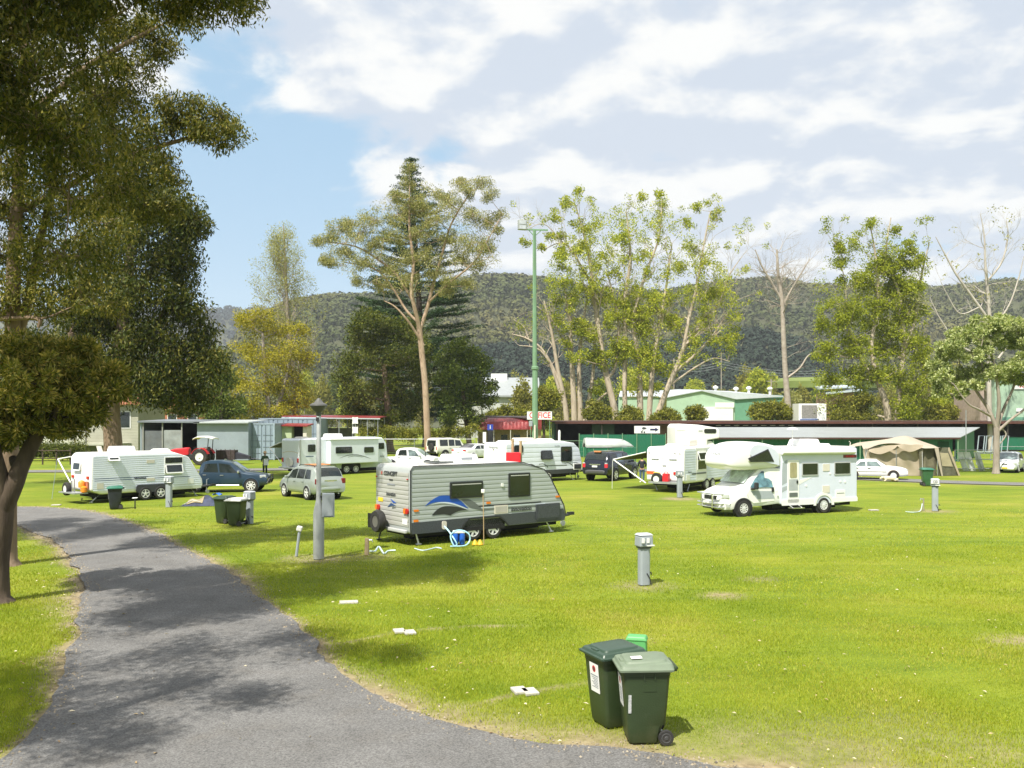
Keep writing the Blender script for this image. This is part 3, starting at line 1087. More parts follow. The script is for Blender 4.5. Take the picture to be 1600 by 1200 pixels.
def near_trees():
 # low spreading tree at the left edge, trunk forking beside the road
 t = Tree('broadleaf_tree', 'low spreading broadleaf tree with dark forked trunk at the near left road edge', G(-4, 940), 20.7, BARK_DARK, 'brush')
 t.trunk_px([(-4, 940, 19), (-3, 880, 16), (2, 820, 17), (4, 770, 15), (-12, 700, 12, -.3), (-18, 620, 10, -.5), (-5, 560, 6, -.6)], 10)
 t.trunk_px([(4, 800, 14), (22, 756, 14), (36, 722, 12, .1), (64, 668, 11, .2), (84, 640, 9, .3), (100, 600, 6, .4)], 10, 1.0)
 t.trunk_px([(66, 665, 8, .2), (88, 655, 7, 0), (92, 640, 6, -.2), (130, 590, 4, -.3)], 8, 1.0)
 t.trunk_px([(36, 728, 9), (24, 724, 8, .2), (20, 715, 6, .3)], 8, 1.0)
 for px, py, rx, ry in ((20, 560, 45, 28), (80, 560, 40, 30), (130, 580, 40, 28), (165, 605, 28, 22), (60, 600, 45, 30), (20, 625, 42, 28), (110, 625, 40, 24), (-40, 600, 50, 40), (40, 660, 35, 18),
      (10, 672, 36, 22), (75, 585, 50, 40), (-60, 540, 60, 40), (130, 545, 26, 16), (178, 580, 14, 14), (150, 645, 24, 14), (95, 668, 30, 12), (50, 540, 40, 22), (190, 610, 8, 10), (-20, 690, 30, 14)):
  t.blob_px(px, py, rx, ry, k=int(rx * 0.8), n=46, spread=0.13, size=0.125, r_end=0.014, mode='whorl', aspect=0.26, dep=1.5)
 t.done()
 # tall gum behind it, its crown hanging over the upper left of the view
 t = Tree('gum_tree', 'tall dark gum tree with two reddish stems filling the upper left sky', G(10, 884), 25.9, BARK_BROWN, 'gum_dark')
 t.trunk_px([(8, 884, 18), (10, 800, 15), (14, 700, 14), (18, 600, 12), (20, 480, 11), (22, 400, 10), (28, 300, 9), (34, 180, 7), (40, 60, 6), (50, -80, 4)], 10)
 t.trunk_px([(18, 560, 8), (36, 500, 7.5, .3), (50, 440, 7, .6), (62, 380, 6, .8), (80, 300, 5, 1), (100, 180, 4, 1.2)], 8, 1.0)
 t.trunk_px([(26, 330, 6), (90, 300, 5, .4), (170, 255, 4.6, .5), (230, 235, 4, .3), (285, 218, 3, .2), (335, 205, 2, 0)], 7, 1.0)
 t.trunk_px([(34, 190, 6), (80, 150, 5, -.5), (130, 108, 4.5, -.6), (190, 72, 3.6, -.6), (250, 40, 2.4, -.5)], 7, 1.0)
 t.trunk_px([(-120, 130, 5, -2), (-20, 70, 5.5, -2.2), (30, 35, 5.5, -2.4), (55, 0, 5, -2.6), (80, -60, 4, -2.8)], 7, 1.0)
 t.trunk_px([(16, 490, 6), (-30, 500, 4), (55, 497, 4, -.5), (60, 512, 2, -.6)], 6, 1.0)
 B = ((285, 25, 24, 26), (250, 60, 28, 20), (215, 35, 34, 30), (175, 60, 34, 28), (150, 20, 40, 36), (90, 30, 50, 40), (200, 110, 36, 26), (170, 140, 34, 24), (245, 85, 18, 12),
  (110, 100, 46, 40), (40, 80, 60, 50), (-30, 60, 60, 60), (20, 170, 60, 44), (90, 190, 50, 40), (150, 180, 44, 34), (205, 160, 34, 24), (250, 165, 26, 22), (275, 185, 20, 16), (310, 185, 26, 18),
  (345, 175, 22, 16), (362, 205, 22, 22), (335, 215, 26, 16), (300, 205, 20, 14), (240, 205, 30, 20), (200, 225, 36, 26), (140, 245, 46, 34), (70, 260, 54, 40), (0, 260, 60, 50),
  (230, 262, 30, 16), (268, 275, 22, 14), (195, 285, 36, 22), (255, 250, 20, 10), (40, 330, 60, 40), (110, 320, 52, 34), (170, 325, 44, 30), (225, 320, 36, 26), (-50, 330, 70, 60), (265, 325, 20, 16),
  (0, 400, 60, 40), (80, 400, 60, 40), (150, 400, 56, 40), (-60, 200, 70, 70), (60, 460, 60, 34), (130, 470, 60, 36), (0, 470, 50, 30), (300, 160, 14, 10), (180, 100, 24, 18))
 for px, py, rx, ry in B:
  t.blob_px(px, py, rx, ry, k=max(6, int(rx * 0.50)), n=50, spread=0.19, size=0.125, r_end=0.014, mode='droop', aspect=0.30, dep=1.6)
 for px, py, rx, dy in ((150, 250, 34, -7), (60, 200, 40, -9), (100, 400, 40, -8), (180, 200, 28, -6), (110, 310, 40, -7), (60, 120, 44, -9), (150, 150, 34, -7), (200, 300, 26, -6), (-10, 200, 44, -9), 
      (170, 350, 28, -5), (100, 240, 40, -8), (210, 240, 22, -5), (120, 60, 36, -8), (130, 200, 34, -9),
      (330, -70, 60, -8), (250, -80, 66, -8), (180, -70, 60, -8.5), (100, -70, 66, -9), (20, -60, 66, -10), (-60, -30, 66, -10), (-110, 10, 66, -11), (-160, 60, 66, -11), (-210, 100, 66, -11.4), (-280, 110, 66, -11.4), (300, -130, 60, -7), (60, -140, 66, -8), (-180, -30, 66, -9), (-90, 110, 60, -10), (-240, 20, 66, -9), (-150, 250, 66, 2), (-220, 200, 70, 2), (-200, 320, 66, 1), (-310, 260, 70, 3), (-360, 180, 70, 2), (-280, 340, 70, 2)):
  t.blob_px(px, py, rx, rx * .7, k=int(rx * (1.1 if rx > 55 else .42)), n=46 if rx < 55 else 80, spread=.24, size=.125, dy=dy, r_end=.014, mode='droop', aspect=.30, dep=2.2)
 t.done()
 # the big dark crown further along the road
 t = Tree('gum_tree', 'broad dark evergreen tree with a thick trunk behind the left white caravan', (-26.8, 60), 60, BARK_BROWN, 'deep')
 t.trunk_px([(178, 752, 17), (177, 700, 14), (174, 640, 12.5), (178, 590, 11), (190, 520, 9), (200, 440, 8), (205, 360, 6)], 10)
 t.trunk_px([(180, 600, 8), (215, 550, 6.5, 1), (250, 500, 5, 1), (280, 440, 4, 1)], 8, 1)
 t.trunk_px([(176, 640, 7), (150, 600, 6, -1), (120, 560, 5, -1.5), (110, 520, 4, -2)], 8, 1)
 for px, py, rx, ry in ((290, 345, 24, 18), (265, 330, 34, 26), (225, 350, 40, 34), (275, 385, 28, 24), (180, 380, 46, 40), (240, 410, 44, 34), (285, 430, 20, 20), (150, 440, 50, 40), (210, 460, 54, 40), (265, 470, 36, 30),
      (300, 490, 22, 22), (120, 490, 40, 36), (180, 520, 54, 40), (240, 530, 50, 34), (290, 545, 34, 28), (320, 520, 16, 16), (150, 560, 44, 30), (210, 580, 50, 28), (270, 590, 44, 26), (315, 580, 24, 22),
      (240, 610, 40, 18), (300, 618, 30, 14), (130, 600, 30, 22), (90, 540, 50, 40), (60, 600, 50, 40), (300, 360, 14, 10), (308, 350, 10, 8), (290, 400, 18, 12), (335, 560, 12, 14), (120, 640, 50, 16), (60, 660, 50, 14), (200, 300, 40, 30), (250, 300, 24, 16)):
  t.blob_px(px, py, rx, ry, k=max(7, int(rx * 0.55)), n=70, spread=0.62, size=0.27, r_end=0.03, mode='droop', aspect=0.36, dep=1.3)
 t.done()
 # a tree standing just outside the view on the left: its shade lies over the near road
 t = Tree('gum_tree', 'gum tree standing beside the road beyond the left edge of the view', (-9.5, 7.0), 7.0, BARK_BROWN, 'gum_dark')
 t.limb([(0, 0, 0), (.1, .1, 3), (-.1, 0, 6), (.3, .2, 9), (.5, .3, 13)], 0.3, 0.08, 10)
 for x, y, z, r in ((-1.2, 2.8, 8.2, 1.0), (.4, 3.6, 9.4, .9), (1.9, 4.2, 10.2, .8), (3.0, 3.6, 9.6, .6), (4.0, 3.2, 9.7, .55), (-.6, 1.2, 8.8, 1.0), (1.0, 1.6, 9.2, .8), (2.3, 1.2, 9.0, .55), (-2.6, 2.2, 8.6, 1.1), (-.2, -.4, 9.0, .9), (1.2, -.5, 8.6, .6), (-1.6, 0, 8.4, 1.0), (.6, .3, 8.4, .5), (-3.4, .2, 9, 1)):
  c = Vector((x, y, z + 0.6))
  t.join(c, 0.02)
  cs = [tuple(c + Vector(np.clip(rng.normal(0, .6, 3), -1, 1)) * r) for _ in range(int(44 * r))]
  for q in cs:
   t.twig(c, Vector(q), 0.008)
  t.leaves(cs, 46, 0.24, 0.125, 0.3, 'droop')
 t.done()

near_trees()

def far_trees():
 # pale sparse poplar over golden wattles
 t = Tree('poplar_tree', 'slender pale yellow-green poplar almost bare, rising behind the golden tree', (P(455, 656, 118).x, 118), 118, BARK_GREY, 'pale')
 t.zmax = t.w(0, 352).z
 t.trunk_px([(462, 690, 6), (462, 620, 5), (456, 560, 4), (450, 500, 3), (446, 420, 2), (443, 352, .8)], 6)
 for i in range(70):
  py = rng.uniform(395, 640)
  s_ = -1 if rng.random() < .72 else 1
  ax = 462 - (690 - py) * 0.055
  L_ = rng.uniform(2.4, 4.6) * (0.42 + 0.75 * min(1, (py - 370) / 180))
  d = Vector((s_ * rng.uniform(.3, 1.0), rng.normal(0, .4), 1.0))
  cl = []
  t.bare(t.w(ax, py), d, L_, 0.05, 2, 0.28, 0.35, 3, 0.62, cl)
  t.leaves(cl, 10, 0.45, 0.17, 0.5)
 cs = []
 for i in range(420):
  py = rng.uniform(352, 640)
  f_ = min(1, (py - 345) / 190) ** .7
  cs.append(tuple(t.w(rng.uniform(448 - 66 * f_, 450 + 40 * f_), py, rng.normal(0, 2))))
 t.leaves(cs, 7, .5, .17, .5)
 t.done()
 for px, lab, bl in ((415, 'golden-green wattle tree below the pale poplar', ((380, 500, 20, 20), (400, 500, 26, 20), (430, 520, 30, 22), (385, 545, 26, 24), (420, 560, 34, 26), (455, 545, 26, 24), (375, 590, 22, 24), (410, 605, 36, 26), (450, 600, 32, 26), (395, 640, 34, 18), (440, 640, 30, 16), (480, 560, 16, 18), (470, 620, 22, 22), (465, 515, 14, 12), (366, 620, 14, 22))),):
  t = Tree('wattle_tree', lab, (P(px, 656, 110).x, 110), 110, BARK_GREY, 'wattle')
  t.trunk_px([(425, 700, 5), (420, 640, 4), (415, 580, 3), (410, 520, 2)], 6)
  t.trunk_px([(424, 660, 3.5), (445, 600, 3), (455, 550, 2)], 6, 1)
  for b in bl:
   t.blob_px(*b, k=int(b[2] * 0.62), n=50, spread=0.55, size=0.27, r_end=0.05, aspect=0.4, dep=1.1)
  t.done()
 # leafless grey tree between wattle and dark evergreen
 for px, Y, top, r, lab in ((462, 112, 500, .17, 'bare grey tree between the golden wattle and the dark round evergreen'), (545, 128, 520, .12, 'thin leafless tree in front of the tall conifer')):
  t = Tree('bare_tree', lab, (P(px, 656, Y).x, Y), Y, BARK_GREY, 'pale')
  q = t.limb([t.w(px, HY + F * CAMZ / Y), t.w(px - 2, 630), t.w(px + 3, 590)], r, r * .7, 7)
  cl = []
  for k in range(6):
   a = rng.uniform(0, 6.28)
   t.bare(q[-1 - k], (math.cos(a) * .7, math.sin(a) * .5, 1), 3.6, r * .5, 3, 0.5, 0.15, 3, .72, cl)
  t.leaves(cl[::3], 3, .3, .2, .5)
  t.done()
 # tall conifer with tiers of flat branches
 t = Tree('pine_tree', 'tall dark tiered conifer standing behind the tan-crowned gum', (P(645, 656, 140).x, 140), 140, BARK_DARK, 'conifer')
 t.trunk_px([(668, 700, 7), (662, 600, 6), (655, 480, 4.5), (648, 360, 3), (641, 248, .8)], 8)
 sc_ = 140 / F
 cs, cs2 = [], []
 for i in range(44):
  f = i / 43
  py = 252 + f * 398
  ax = 641 + (py - 248) * 0.052
  rad = (6 + 104 * min(1, (py - 246) / 290) ** 0.9) * (1 if py < 575 else 1 - (py - 575) / 260)
  for k in range(7 if py > 300 else 5):
   a = rng.uniform(0, 6.283)
   R_ = rad * rng.uniform(.78, 1.08) * sc_
   p0 = t.w(ax, py)
   tip = p0 + Vector((math.cos(a) * R_, math.sin(a) * R_, R_ * (.20 if py < 420 else .10)))
   mid = p0 + (tip - p0) * .55 + Vector((0, 0, -R_ * .06))
   t.wood.tube([p0, mid, tip], [.05, .03, .01], 4, cap=False)
   nn = max(3, int(R_ * 2.2))
   for j in range(nn):
    u = 0.3 + 0.7 * (j + rng.random()) / nn
    q = p0 * (1 - u) ** 2 + mid * 2 * u * (1 - u) + tip * u * u
    cs.append(tuple(q))
 t.leaves(cs, 16, 0.42, 0.34, 0.28, 'flat', 0.26)
 t.done()
 # tall gum in front
 t = Tree('gum_tree', 'tall slender gum with pinkish trunk and tan-green spreading crown behind the white four-wheel drive', (P(668, 656, 104).x, 104), 104, BARK_PINK, 'gum_tan')
 t.trunk_px([(669, 713, 5.62), (667, 660, 5.03), (664, 600, 4.74), (659, 550, 4.59), (655, 510, 4.44)], 10, 1.3)
 t.trunk_px([(657, 520, 3.4), (650, 490, 3.26, -.5), (643, 455, 2.96, -.8), (646, 410, 2.52, -.6), (640, 360, 1.92), (640, 300, 0.888)], 8, 1)
 t.trunk_px([(656, 515, 3.11), (668, 480, 2.81, .5), (678, 440, 2.37, .6), (690, 400, 1.92, .3), (705, 350, 1.48), (735, 300, 0.888)], 8, 1)
 t.trunk_px([(645, 470, 2.22), (620, 430, 1.92, .3), (590, 405, 1.63, .6), (555, 385, 1.18), (510, 378, 0.666)], 7, 1)
 t.trunk_px([(655, 505, 2.22), (635, 485, 1.92, .7), (610, 445, 1.63, 1), (585, 420, 1.18, 1), (540, 410, 0.74, 1)], 7, 1)
 t.trunk_px([(672, 470, 1.92), (705, 440, 1.63, -.6), (740, 410, 1.33, -.8), (765, 370, 0.888, -.6), (785, 335, 0.518)], 7, 1)
 t.trunk_px([(662, 540, 2.22), (640, 505, 1.78, -.8), (618, 480, 1.33, -1), (600, 470, 0.74, -1)], 7, 1)
 B = ((497, 377, 12, 8), (530, 355, 22, 14), (515, 372, 14, 8), (560, 365, 24, 18), (548, 348, 16, 9), (590, 345, 26, 20), (580, 385, 22, 14), (610, 375, 26, 18), (570, 410, 22, 12), (545, 395, 16, 9), (515, 412, 16, 8), (510, 405, 10, 6), (622, 335, 22, 20), (640, 315, 22, 18),
  (615, 305, 16, 12), (660, 330, 24, 20), (640, 285, 14, 12), (655, 365, 26, 16), (685, 345, 26, 20), (690, 305, 18, 14), (705, 320, 22, 14), (735, 300, 22, 12), (755, 285, 16, 9), (720, 285, 14, 7), (765, 305, 14, 10), (740, 335, 20, 16), (765, 345, 20, 14), (783, 335, 10, 10), (778, 358, 9, 7),
  (700, 378, 24, 16), (735, 380, 24, 14), (760, 385, 18, 12), (720, 405, 18, 10), (665, 400, 26, 16), (635, 405, 22, 14), (610, 420, 22, 12), (595, 445, 16, 8), (640, 435, 18, 9), (680, 425, 16, 10), (745, 415, 16, 9), (700, 440, 16, 8), (730, 445, 12, 7), (560, 440, 12, 6), (700, 455, 12, 6), (640, 262, 9, 9))
 for b in B:
  t.blob_px(*b, k=int(b[2] * 0.5) + 2, n=46, spread=0.36, size=0.19, r_end=0.03, mode='droop', aspect=0.36, dep=1.0)
 cs = []
 for i in range(330):
  u = rng.uniform(-1, 1)
  px = 645 + 130 * u
  top = 285 + 75 * abs(u) ** 1.6 + (12 if u < 0 else 0)
  py = top + (468 - 55 * abs(u) - top) * rng.random()
  cs.append(tuple(t.w(px, py, rng.normal(0, 3.5))))
 for q in cs[::2]:
  t.join(Vector(q), .018)
 t.leaves(cs, 15, .42, .2, .36, 'droop')
 t.done()
 # dense dark evergreens either side of its trunk
 t = Tree('evergreen_tree', 'dense dark green rounded evergreen behind the red-roofed carport', (P(600, 656, 116).x, 116), 116, BARK_BROWN, 'round_dark')
 t.trunk_px([(610, 706, 6), (606, 640, 5), (600, 570, 4)], 7)
 for b in ((560, 530, 26, 22), (600, 515, 32, 22), (640, 520, 28, 22), (550, 570, 26, 24), (590, 560, 36, 26), (635, 560, 30, 26), (660, 545, 18, 24), (545, 610, 20, 24), (580, 610, 34, 26), (625, 610, 32, 26), (655, 590, 18, 24), (560, 645, 28, 18), (610, 648, 36, 18), (645, 640, 20, 20), (535, 590, 10, 14), (575, 500, 18, 12)):
  t.blob_px(*b, k=int(b[2] * 0.6), n=60, spread=0.65, size=0.3, r_end=0.05, aspect=0.45, dep=1.1)
 t.done()
 t = Tree('evergreen_tree', 'glossy dark green tree right of the tall gum trunk', (P(725, 656, 112).x, 112), 112, BARK_DARK, 'mid')
 t.trunk_px([(735, 708, 4.5), (728, 650, 4), (722, 600, 3)], 7)
 for b in ((700, 560, 22, 20), (735, 555, 22, 18), (755, 575, 16, 14), (710, 590, 24, 20), (745, 600, 22, 18), (695, 620, 20, 22), (725, 630, 24, 20), (768, 600, 10, 10), (760, 625, 14, 12), (705, 655, 18, 14), (740, 655, 14, 12), (685, 590, 10, 16), (715, 540, 12, 10)):
  t.blob_px(*b, k=int(b[2] * 0.55), n=46, spread=0.5, size=0.32, r_end=0.05, aspect=0.5)
 t.done()
 # clump of pale many-stemmed trunks, mostly dead
 t = Tree('dead_tree', 'cluster of pale bare upright stems just right of the tall light pole', (P(900, 656, 148).x, 148), 148, BARK_PALE, 'bright')
 t.zmax = t.w(0, 440).z
 for q in (((886, 700, 4.68), (884, 640, 4.21), (872, 580, 3.28), (862, 520, 2.34), (850, 470, 1.25)), ((898, 700, 5.46), (897, 640, 4.68), (893, 560, 3.59), (890, 500, 2.34), (880, 440, 1.09)), ((908, 700, 4.68), (906, 620, 3.9), (905, 560, 3.12), (912, 500, 2.03), (920, 450, 1.01)),
   ((915, 690, 3.9), (918, 640, 3.59), (926, 590, 2.81), (930, 520, 1.87), (938, 470, 0.936)), ((912, 660, 3.12), (935, 625, 2.34), (955, 610, 1.17)), ((876, 600, 2.34), (850, 550, 2.03), (825, 530, 1.56), (800, 522, 0.78)), ((880, 630, 2.5), (860, 570, 2.03), (840, 545, 1.25), (812, 540, 0.624)), ((826, 530, 1.09), (818, 510, 0.702), (803, 500, 0.39)), ((895, 560, 1.87), (862, 500, 1.25), (838, 478, 0.624))):
  t.trunk_px(q, 7, 1.1)
 nds = [n_ for n_ in t.nodes if n_[0].z > 12]
 cl = []
 for i in range(34):
  p, r = nds[int(rng.integers(len(nds)))]
  t.bare(p, (rng.normal(-.1, .7), rng.normal(0, .5), .8), rng.uniform(1.5, 3.4), max(.03, r * .35), 2, .5, .2, 3, .7, cl)
 t.leaves(cl[::5], 12, 0.45, 0.3, .5)
 for b in ((905, 520, 16, 12), (935, 600, 14, 14), (925, 560, 12, 12), (870, 470, 10, 8)):
  t.blob_px(*b, k=7, n=26, spread=.5, size=.32, r_end=.03, aspect=.5)
 t.done()
 # the large sparse tree with lime tufts
 t = Tree('poplar_tree', 'large many-stemmed tree with pale limbs and scattered lime tufts above the long shed', (P(1000, 656, 146).x, 146), 146, BARK_PALE, 'lime')
 t.zmax = t.w(0, 312).z
 for q in (((968, 700, 6.48), (960, 640, 5.33), (946, 580, 4.61), (938, 530, 3.6), (927, 450, 3.02), (918, 390, 2.16), (905, 340, 1.15), (895, 310, 0.576)), ((978, 690, 4.32), (976, 610, 3.89), (977, 540, 3.46), (976, 470, 2.59), (985, 400, 1.87), (978, 330, 0.864)), ((1000, 700, 5.76), (1000, 630, 5.04), (998, 560, 3.89), (990, 500, 3.02), (1008, 430, 2.16), (1030, 370, 1.3), (1034, 310, 0.576)),
   ((1012, 690, 5.04), (1016, 620, 4.32), (1022, 560, 3.31), (1032, 500, 2.45), (1042, 440, 1.73), (1050, 380, 0.864)), ((1012, 700, 5.76), (1030, 640, 5.04), (1050, 590, 4.32), (1066, 550, 3.6), (1076, 500, 2.74), (1090, 440, 2.16), (1100, 380, 1.3), (1110, 330, 0.576)), ((1055, 580, 2.88), (1080, 560, 2.45), (1105, 535, 1.87), (1130, 500, 1.15), (1150, 470, 0.576)),
   ((1062, 555, 2.3), (1085, 520, 1.87), (1120, 480, 1.44), (1140, 430, 1.01), (1160, 400, 0.504)), ((950, 590, 2.88), (962, 570, 2.16), (966, 500, 1.73), (950, 430, 1.01)), ((1050, 600, 1.87), (1085, 575, 1.44), (1115, 560, 1.01), (1140, 565, 0.504)), ((930, 460, 1.87), (905, 410, 1.44), (880, 380, 1.01), (850, 390, 0.576)), ((880, 380, 0.864), (850, 350, 0.648), (822, 360, 0.36))):
  t.trunk_px(q, 7, 1.1)
 nds = [n_ for n_ in t.nodes if n_[0].z > 15]
 cl = []
 for i in range(150):
  p, r = nds[int(rng.integers(len(nds)))]
  sx = (p.x - 0.0) * 0.03
  t.bare(p, (rng.normal(sx, .6), rng.normal(0, .5), .9), rng.uniform(1.8, 4.6), max(.03, r * .35), 2, .6, .18, 3, .7, cl)
 sel = [cl[i] for i in rng.permutation(len(cl))[:int(len(cl) * .24)]]
 t.leaves(sel, 18, 0.36, 0.27, .55)
 for i in range(60):
  px, py = rng.uniform(870, 1020), rng.uniform(345, 560)
  t.blob_px(px, py, 11, 10, k=4, n=22, spread=.42, size=.32, r_end=.025, aspect=.55)
 cs = []
 for i in range(900):
  u = rng.uniform(-1, 1)
  px = 1000 + 150 * u
  top = 318 + 110 * abs(u) ** 2.2 + (20 if px > 1050 else 0)
  py = top + (575 - top) * rng.random() ** 1.15
  if (px > 1030 and rng.random() < .4) or (px < 945 and py > 475):
   continue
  cs.append(tuple(t.w(px, py, rng.normal(0, 4))))
 t.leaves(cs, 13, .42, .27, .55)
 for i in range(30):
  px, py = rng.uniform(905, 1060), rng.uniform(470, 610)
  t.blob_px(px, py, 13, 12, k=6, n=26, spread=.5, size=.32, r_end=.025, aspect=.55)
 for i in range(26):
  px = rng.uniform(1040, 1150)
  t.blob_px(px, rng.uniform(380 + abs(px - 1090) * .6, 560), 9, 9, k=4, n=20, spread=.45, size=.3, r_end=.02, aspect=.55)
 for q in ((858, 372), (845, 385), (868, 345), (888, 318), (905, 300), (820, 378), (1005, 305), (1032, 303), (1090, 325), (1118, 340), (1075, 350)):
  t.blob_px(*q, 8, 7, k=4, n=26, spread=.42, size=.32, r_end=.02, aspect=.55)
 t.done()
 # bare dead tree with one trunk
 t = Tree('dead_tree', 'tall bare grey-brown dead tree behind the middle of the long shed', (P(1236, 656, 150).x, 150), 150, mat('bark_dead_grey', (.30, .25, .20), .9, var=.25, scale=2, col2=(.44, .39, .33)), 'pale')
 t.zmax = t.w(0, 358).z
 t.trunk_px([(1238, 705, 6), (1232, 640, 5.25), (1227, 580, 4.2), (1224, 520, 3.75), (1222, 470, 3.3), (1216, 430, 2.55), (1214, 390, 1.5)], 8)
 t.trunk_px([(1222, 470, 2.1), (1205, 440, 1.8), (1190, 415, 1.35), (1180, 390, 0.75)], 6, 1)
 t.trunk_px([(1222, 480, 2.1), (1238, 450, 1.65), (1250, 430, 1.2), (1265, 405, 0.675)], 6, 1)
 t.trunk_px([(1231, 590, 1.95), (1250, 575, 1.65), (1264, 555, 1.35), (1284, 548, 0.75)], 6, 1)
 nds = [n_ for n_ in t.nodes if n_[0].z > 22]
 for i in range(60):
  p, r = nds[int(rng.integers(len(nds)))]
  t.bare(p, (rng.normal(0, 1.1), rng.normal(0, .6), .6), rng.uniform(1.8, 3.8), max(.028, r * .28), 3, .7, .10, 3, .74)
 for i in range(5):
  t.bare(t.w(1226, rng.uniform(490, 600)), (rng.choice([-1, 1]) * 1.0, rng.normal(0, .4), .5), 2.6, .05, 2, .5, .2, 3, .7)
 t.done()
 # dense lower tree with sparse top
 t = Tree('broadleaf_tree', 'large bright green tree with a dense base and thin tufted top behind the green-walled shed', (P(1375, 656, 140).x, 140), 140, BARK_PALE, 'bright')
 t.zmax = t.w(0, 345).z
 for q in (((1388, 705, 6), (1386, 640, 5.25), (1370, 590, 4.05), (1362, 540, 3), (1372, 470, 2.25), (1368, 400, 1.5), (1358, 345, 0.75)), ((1402, 700, 5.25), (1404, 620, 4.5), (1412, 540, 3.45), (1405, 460, 2.4), (1385, 400, 1.65), (1392, 340, 0.75)), ((1372, 600, 3), (1345, 560, 2.25), (1325, 510, 1.5), (1320, 440, 0.9), (1305, 380, 0.6)), ((1406, 560, 3), (1430, 500, 2.25), (1440, 430, 1.5), (1452, 380, 0.75))):
  t.trunk_px(q, 7, 1.1)
 for b in ((1300, 510, 22, 18), (1290, 550, 16, 16), (1330, 490, 24, 16), (1340, 540, 26, 20), (1380, 500, 34, 22), (1420, 490, 26, 20), (1395, 450, 30, 20), (1425, 450, 22, 16), (1385, 540, 36, 24), (1425, 540, 28, 24), (1345, 590, 22, 18), (1380, 590, 26, 18), (1425, 600, 28, 24), (1400, 420, 22, 16), (1370, 420, 20, 12), (1440, 570, 16, 22),
   (1415, 640, 26, 16), (1455, 635, 22, 18), (1350, 440, 16, 10), (1300, 590, 12, 10), (1375, 480, 20, 14)):
  t.blob_px(*b, k=int(b[2] * .55), n=40, spread=.6, size=.38, r_end=.05, aspect=.5)
 cl = []
 nds = [n_ for n_ in t.nodes if n_[0].z > 18]
 for i in range(70):
  p, r = nds[int(rng.integers(len(nds)))]
  t.bare(p, (rng.normal(0, .6), rng.normal(0, .5), .9), rng.uniform(1.8, 3.8), max(.03, r * .3), 2, .5, .2, 3, .7, cl)
 sel = [cl[i] for i in rng.permutation(len(cl))[:int(len(cl) * .22)]]
 t.leaves(sel, 18, .42, .3, .55)
 for i in range(26):
  px, py = rng.uniform(1280, 1450), rng.uniform(345, 450)
  if abs(px - 1368) < 30 + (py - 330) * .9:
   t.blob_px(px, py, 8, 7, k=4, n=24, spread=.42, size=.32, r_end=.02, aspect=.55)
 cs = []
 for i in range(560):
  u = rng.uniform(-1, 1)
  px = 1362 + 88 * u
  top = 345 + 60 * abs(u) ** 2
  py = top + (640 - top) * rng.random() ** .75
  if py > 600 and abs(u) < .5:
   continue
  cs.append(tuple(t.w(px, py, rng.normal(0, 4))))
 for q in cs[::4]:
  t.join(Vector(q), .018)
 t.leaves(cs, 11, .45, .27, .5)
 t.done()
 # whitish dead tree at the right
 t = Tree('dead_tree', 'whitish dead tree with twisted bare limbs above the round-topped tree', (P(1540, 656, 120).x, 120), 120, BARK_WHITE, 'pale')
 t.zmax = t.w(0, 328).z
 for q in (((1548, 705, 4.06), (1546, 640, 3.71), (1545, 560, 3.25), (1546, 490, 2.9), (1540, 420, 1.86), (1538, 370, 1.16), (1532, 335, 0.522)), ((1545, 500, 2.32), (1520, 465, 1.97), (1495, 430, 1.62), (1478, 400, 1.16), (1462, 370, 0.58)), ((1542, 440, 1.74), (1565, 410, 1.39), (1575, 370, 0.928), (1572, 345, 0.522)), ((1546, 520, 1.74), (1575, 480, 1.39), (1590, 440, 1.04), (1600, 400, 0.58)), ((1530, 480, 1.16), (1500, 490, 0.928), (1480, 460, 0.696), (1470, 440, 0.464)), ((1546, 560, 1.74), (1500, 540, 1.39), (1470, 500, 1.04), (1455, 470, 0.58)), ((1560, 560, 1.74), (1590, 520, 1.16), (1620, 480, 0.696))):
  t.trunk_px(q, 7, 1.1)
 nds = [n_ for n_ in t.nodes if n_[0].z > 16]
 cl = []
 for i in range(40):
  p, r = nds[int(rng.integers(len(nds)))]
  t.bare(p, (rng.normal(0, .8), rng.normal(0, .5), .7), rng.uniform(1.5, 3.4), max(.025, r * .4), 3, .7, .05, 3, .72, cl)
 t.leaves(cl[::30], 5, .35, .3, .5)
 t.done()
 # round-topped shade tree by the tent
 t = Tree('shade_tree', 'vase-shaped shade tree with silvery green domed crown right of the tent', G(1556, 740), 70, BARK_GREY, 'silver')
 t.trunk_px([(1556, 740, 5.2), (1557, 700, 4.6), (1557, 668, 4.4)], 9, 1.25)
 for q in (((1557, 670, 3.4), (1545, 640, 2.8), (1525, 610, 2.2, .5), (1500, 570, 1.4, .8)), ((1557, 668, 3.2), (1561, 630, 2.8, -.4), (1557, 590, 2.2, -.6), (1550, 550, 1.4, -.8)), ((1558, 668, 3), (1570, 635, 2.4, .5), (1585, 600, 1.8, .8), (1590, 550, 1.2, 1)), ((1558, 675, 2.6), (1580, 655, 2, -.3), (1605, 635, 1.6, -.5), (1630, 600, 1.1, -.6)), ((1548, 650, 2.2), (1530, 640, 1.8, -.5), (1512, 630, 1.4, -.9), (1490, 600, 1, -1)), ((1556, 662, 1.6), (1572, 678, 1.2), (1560, 696, .8)), ((1540, 630, 2), (1538, 590, 1.4), (1530, 550, 1))):
  t.trunk_px(q, 7, 1)
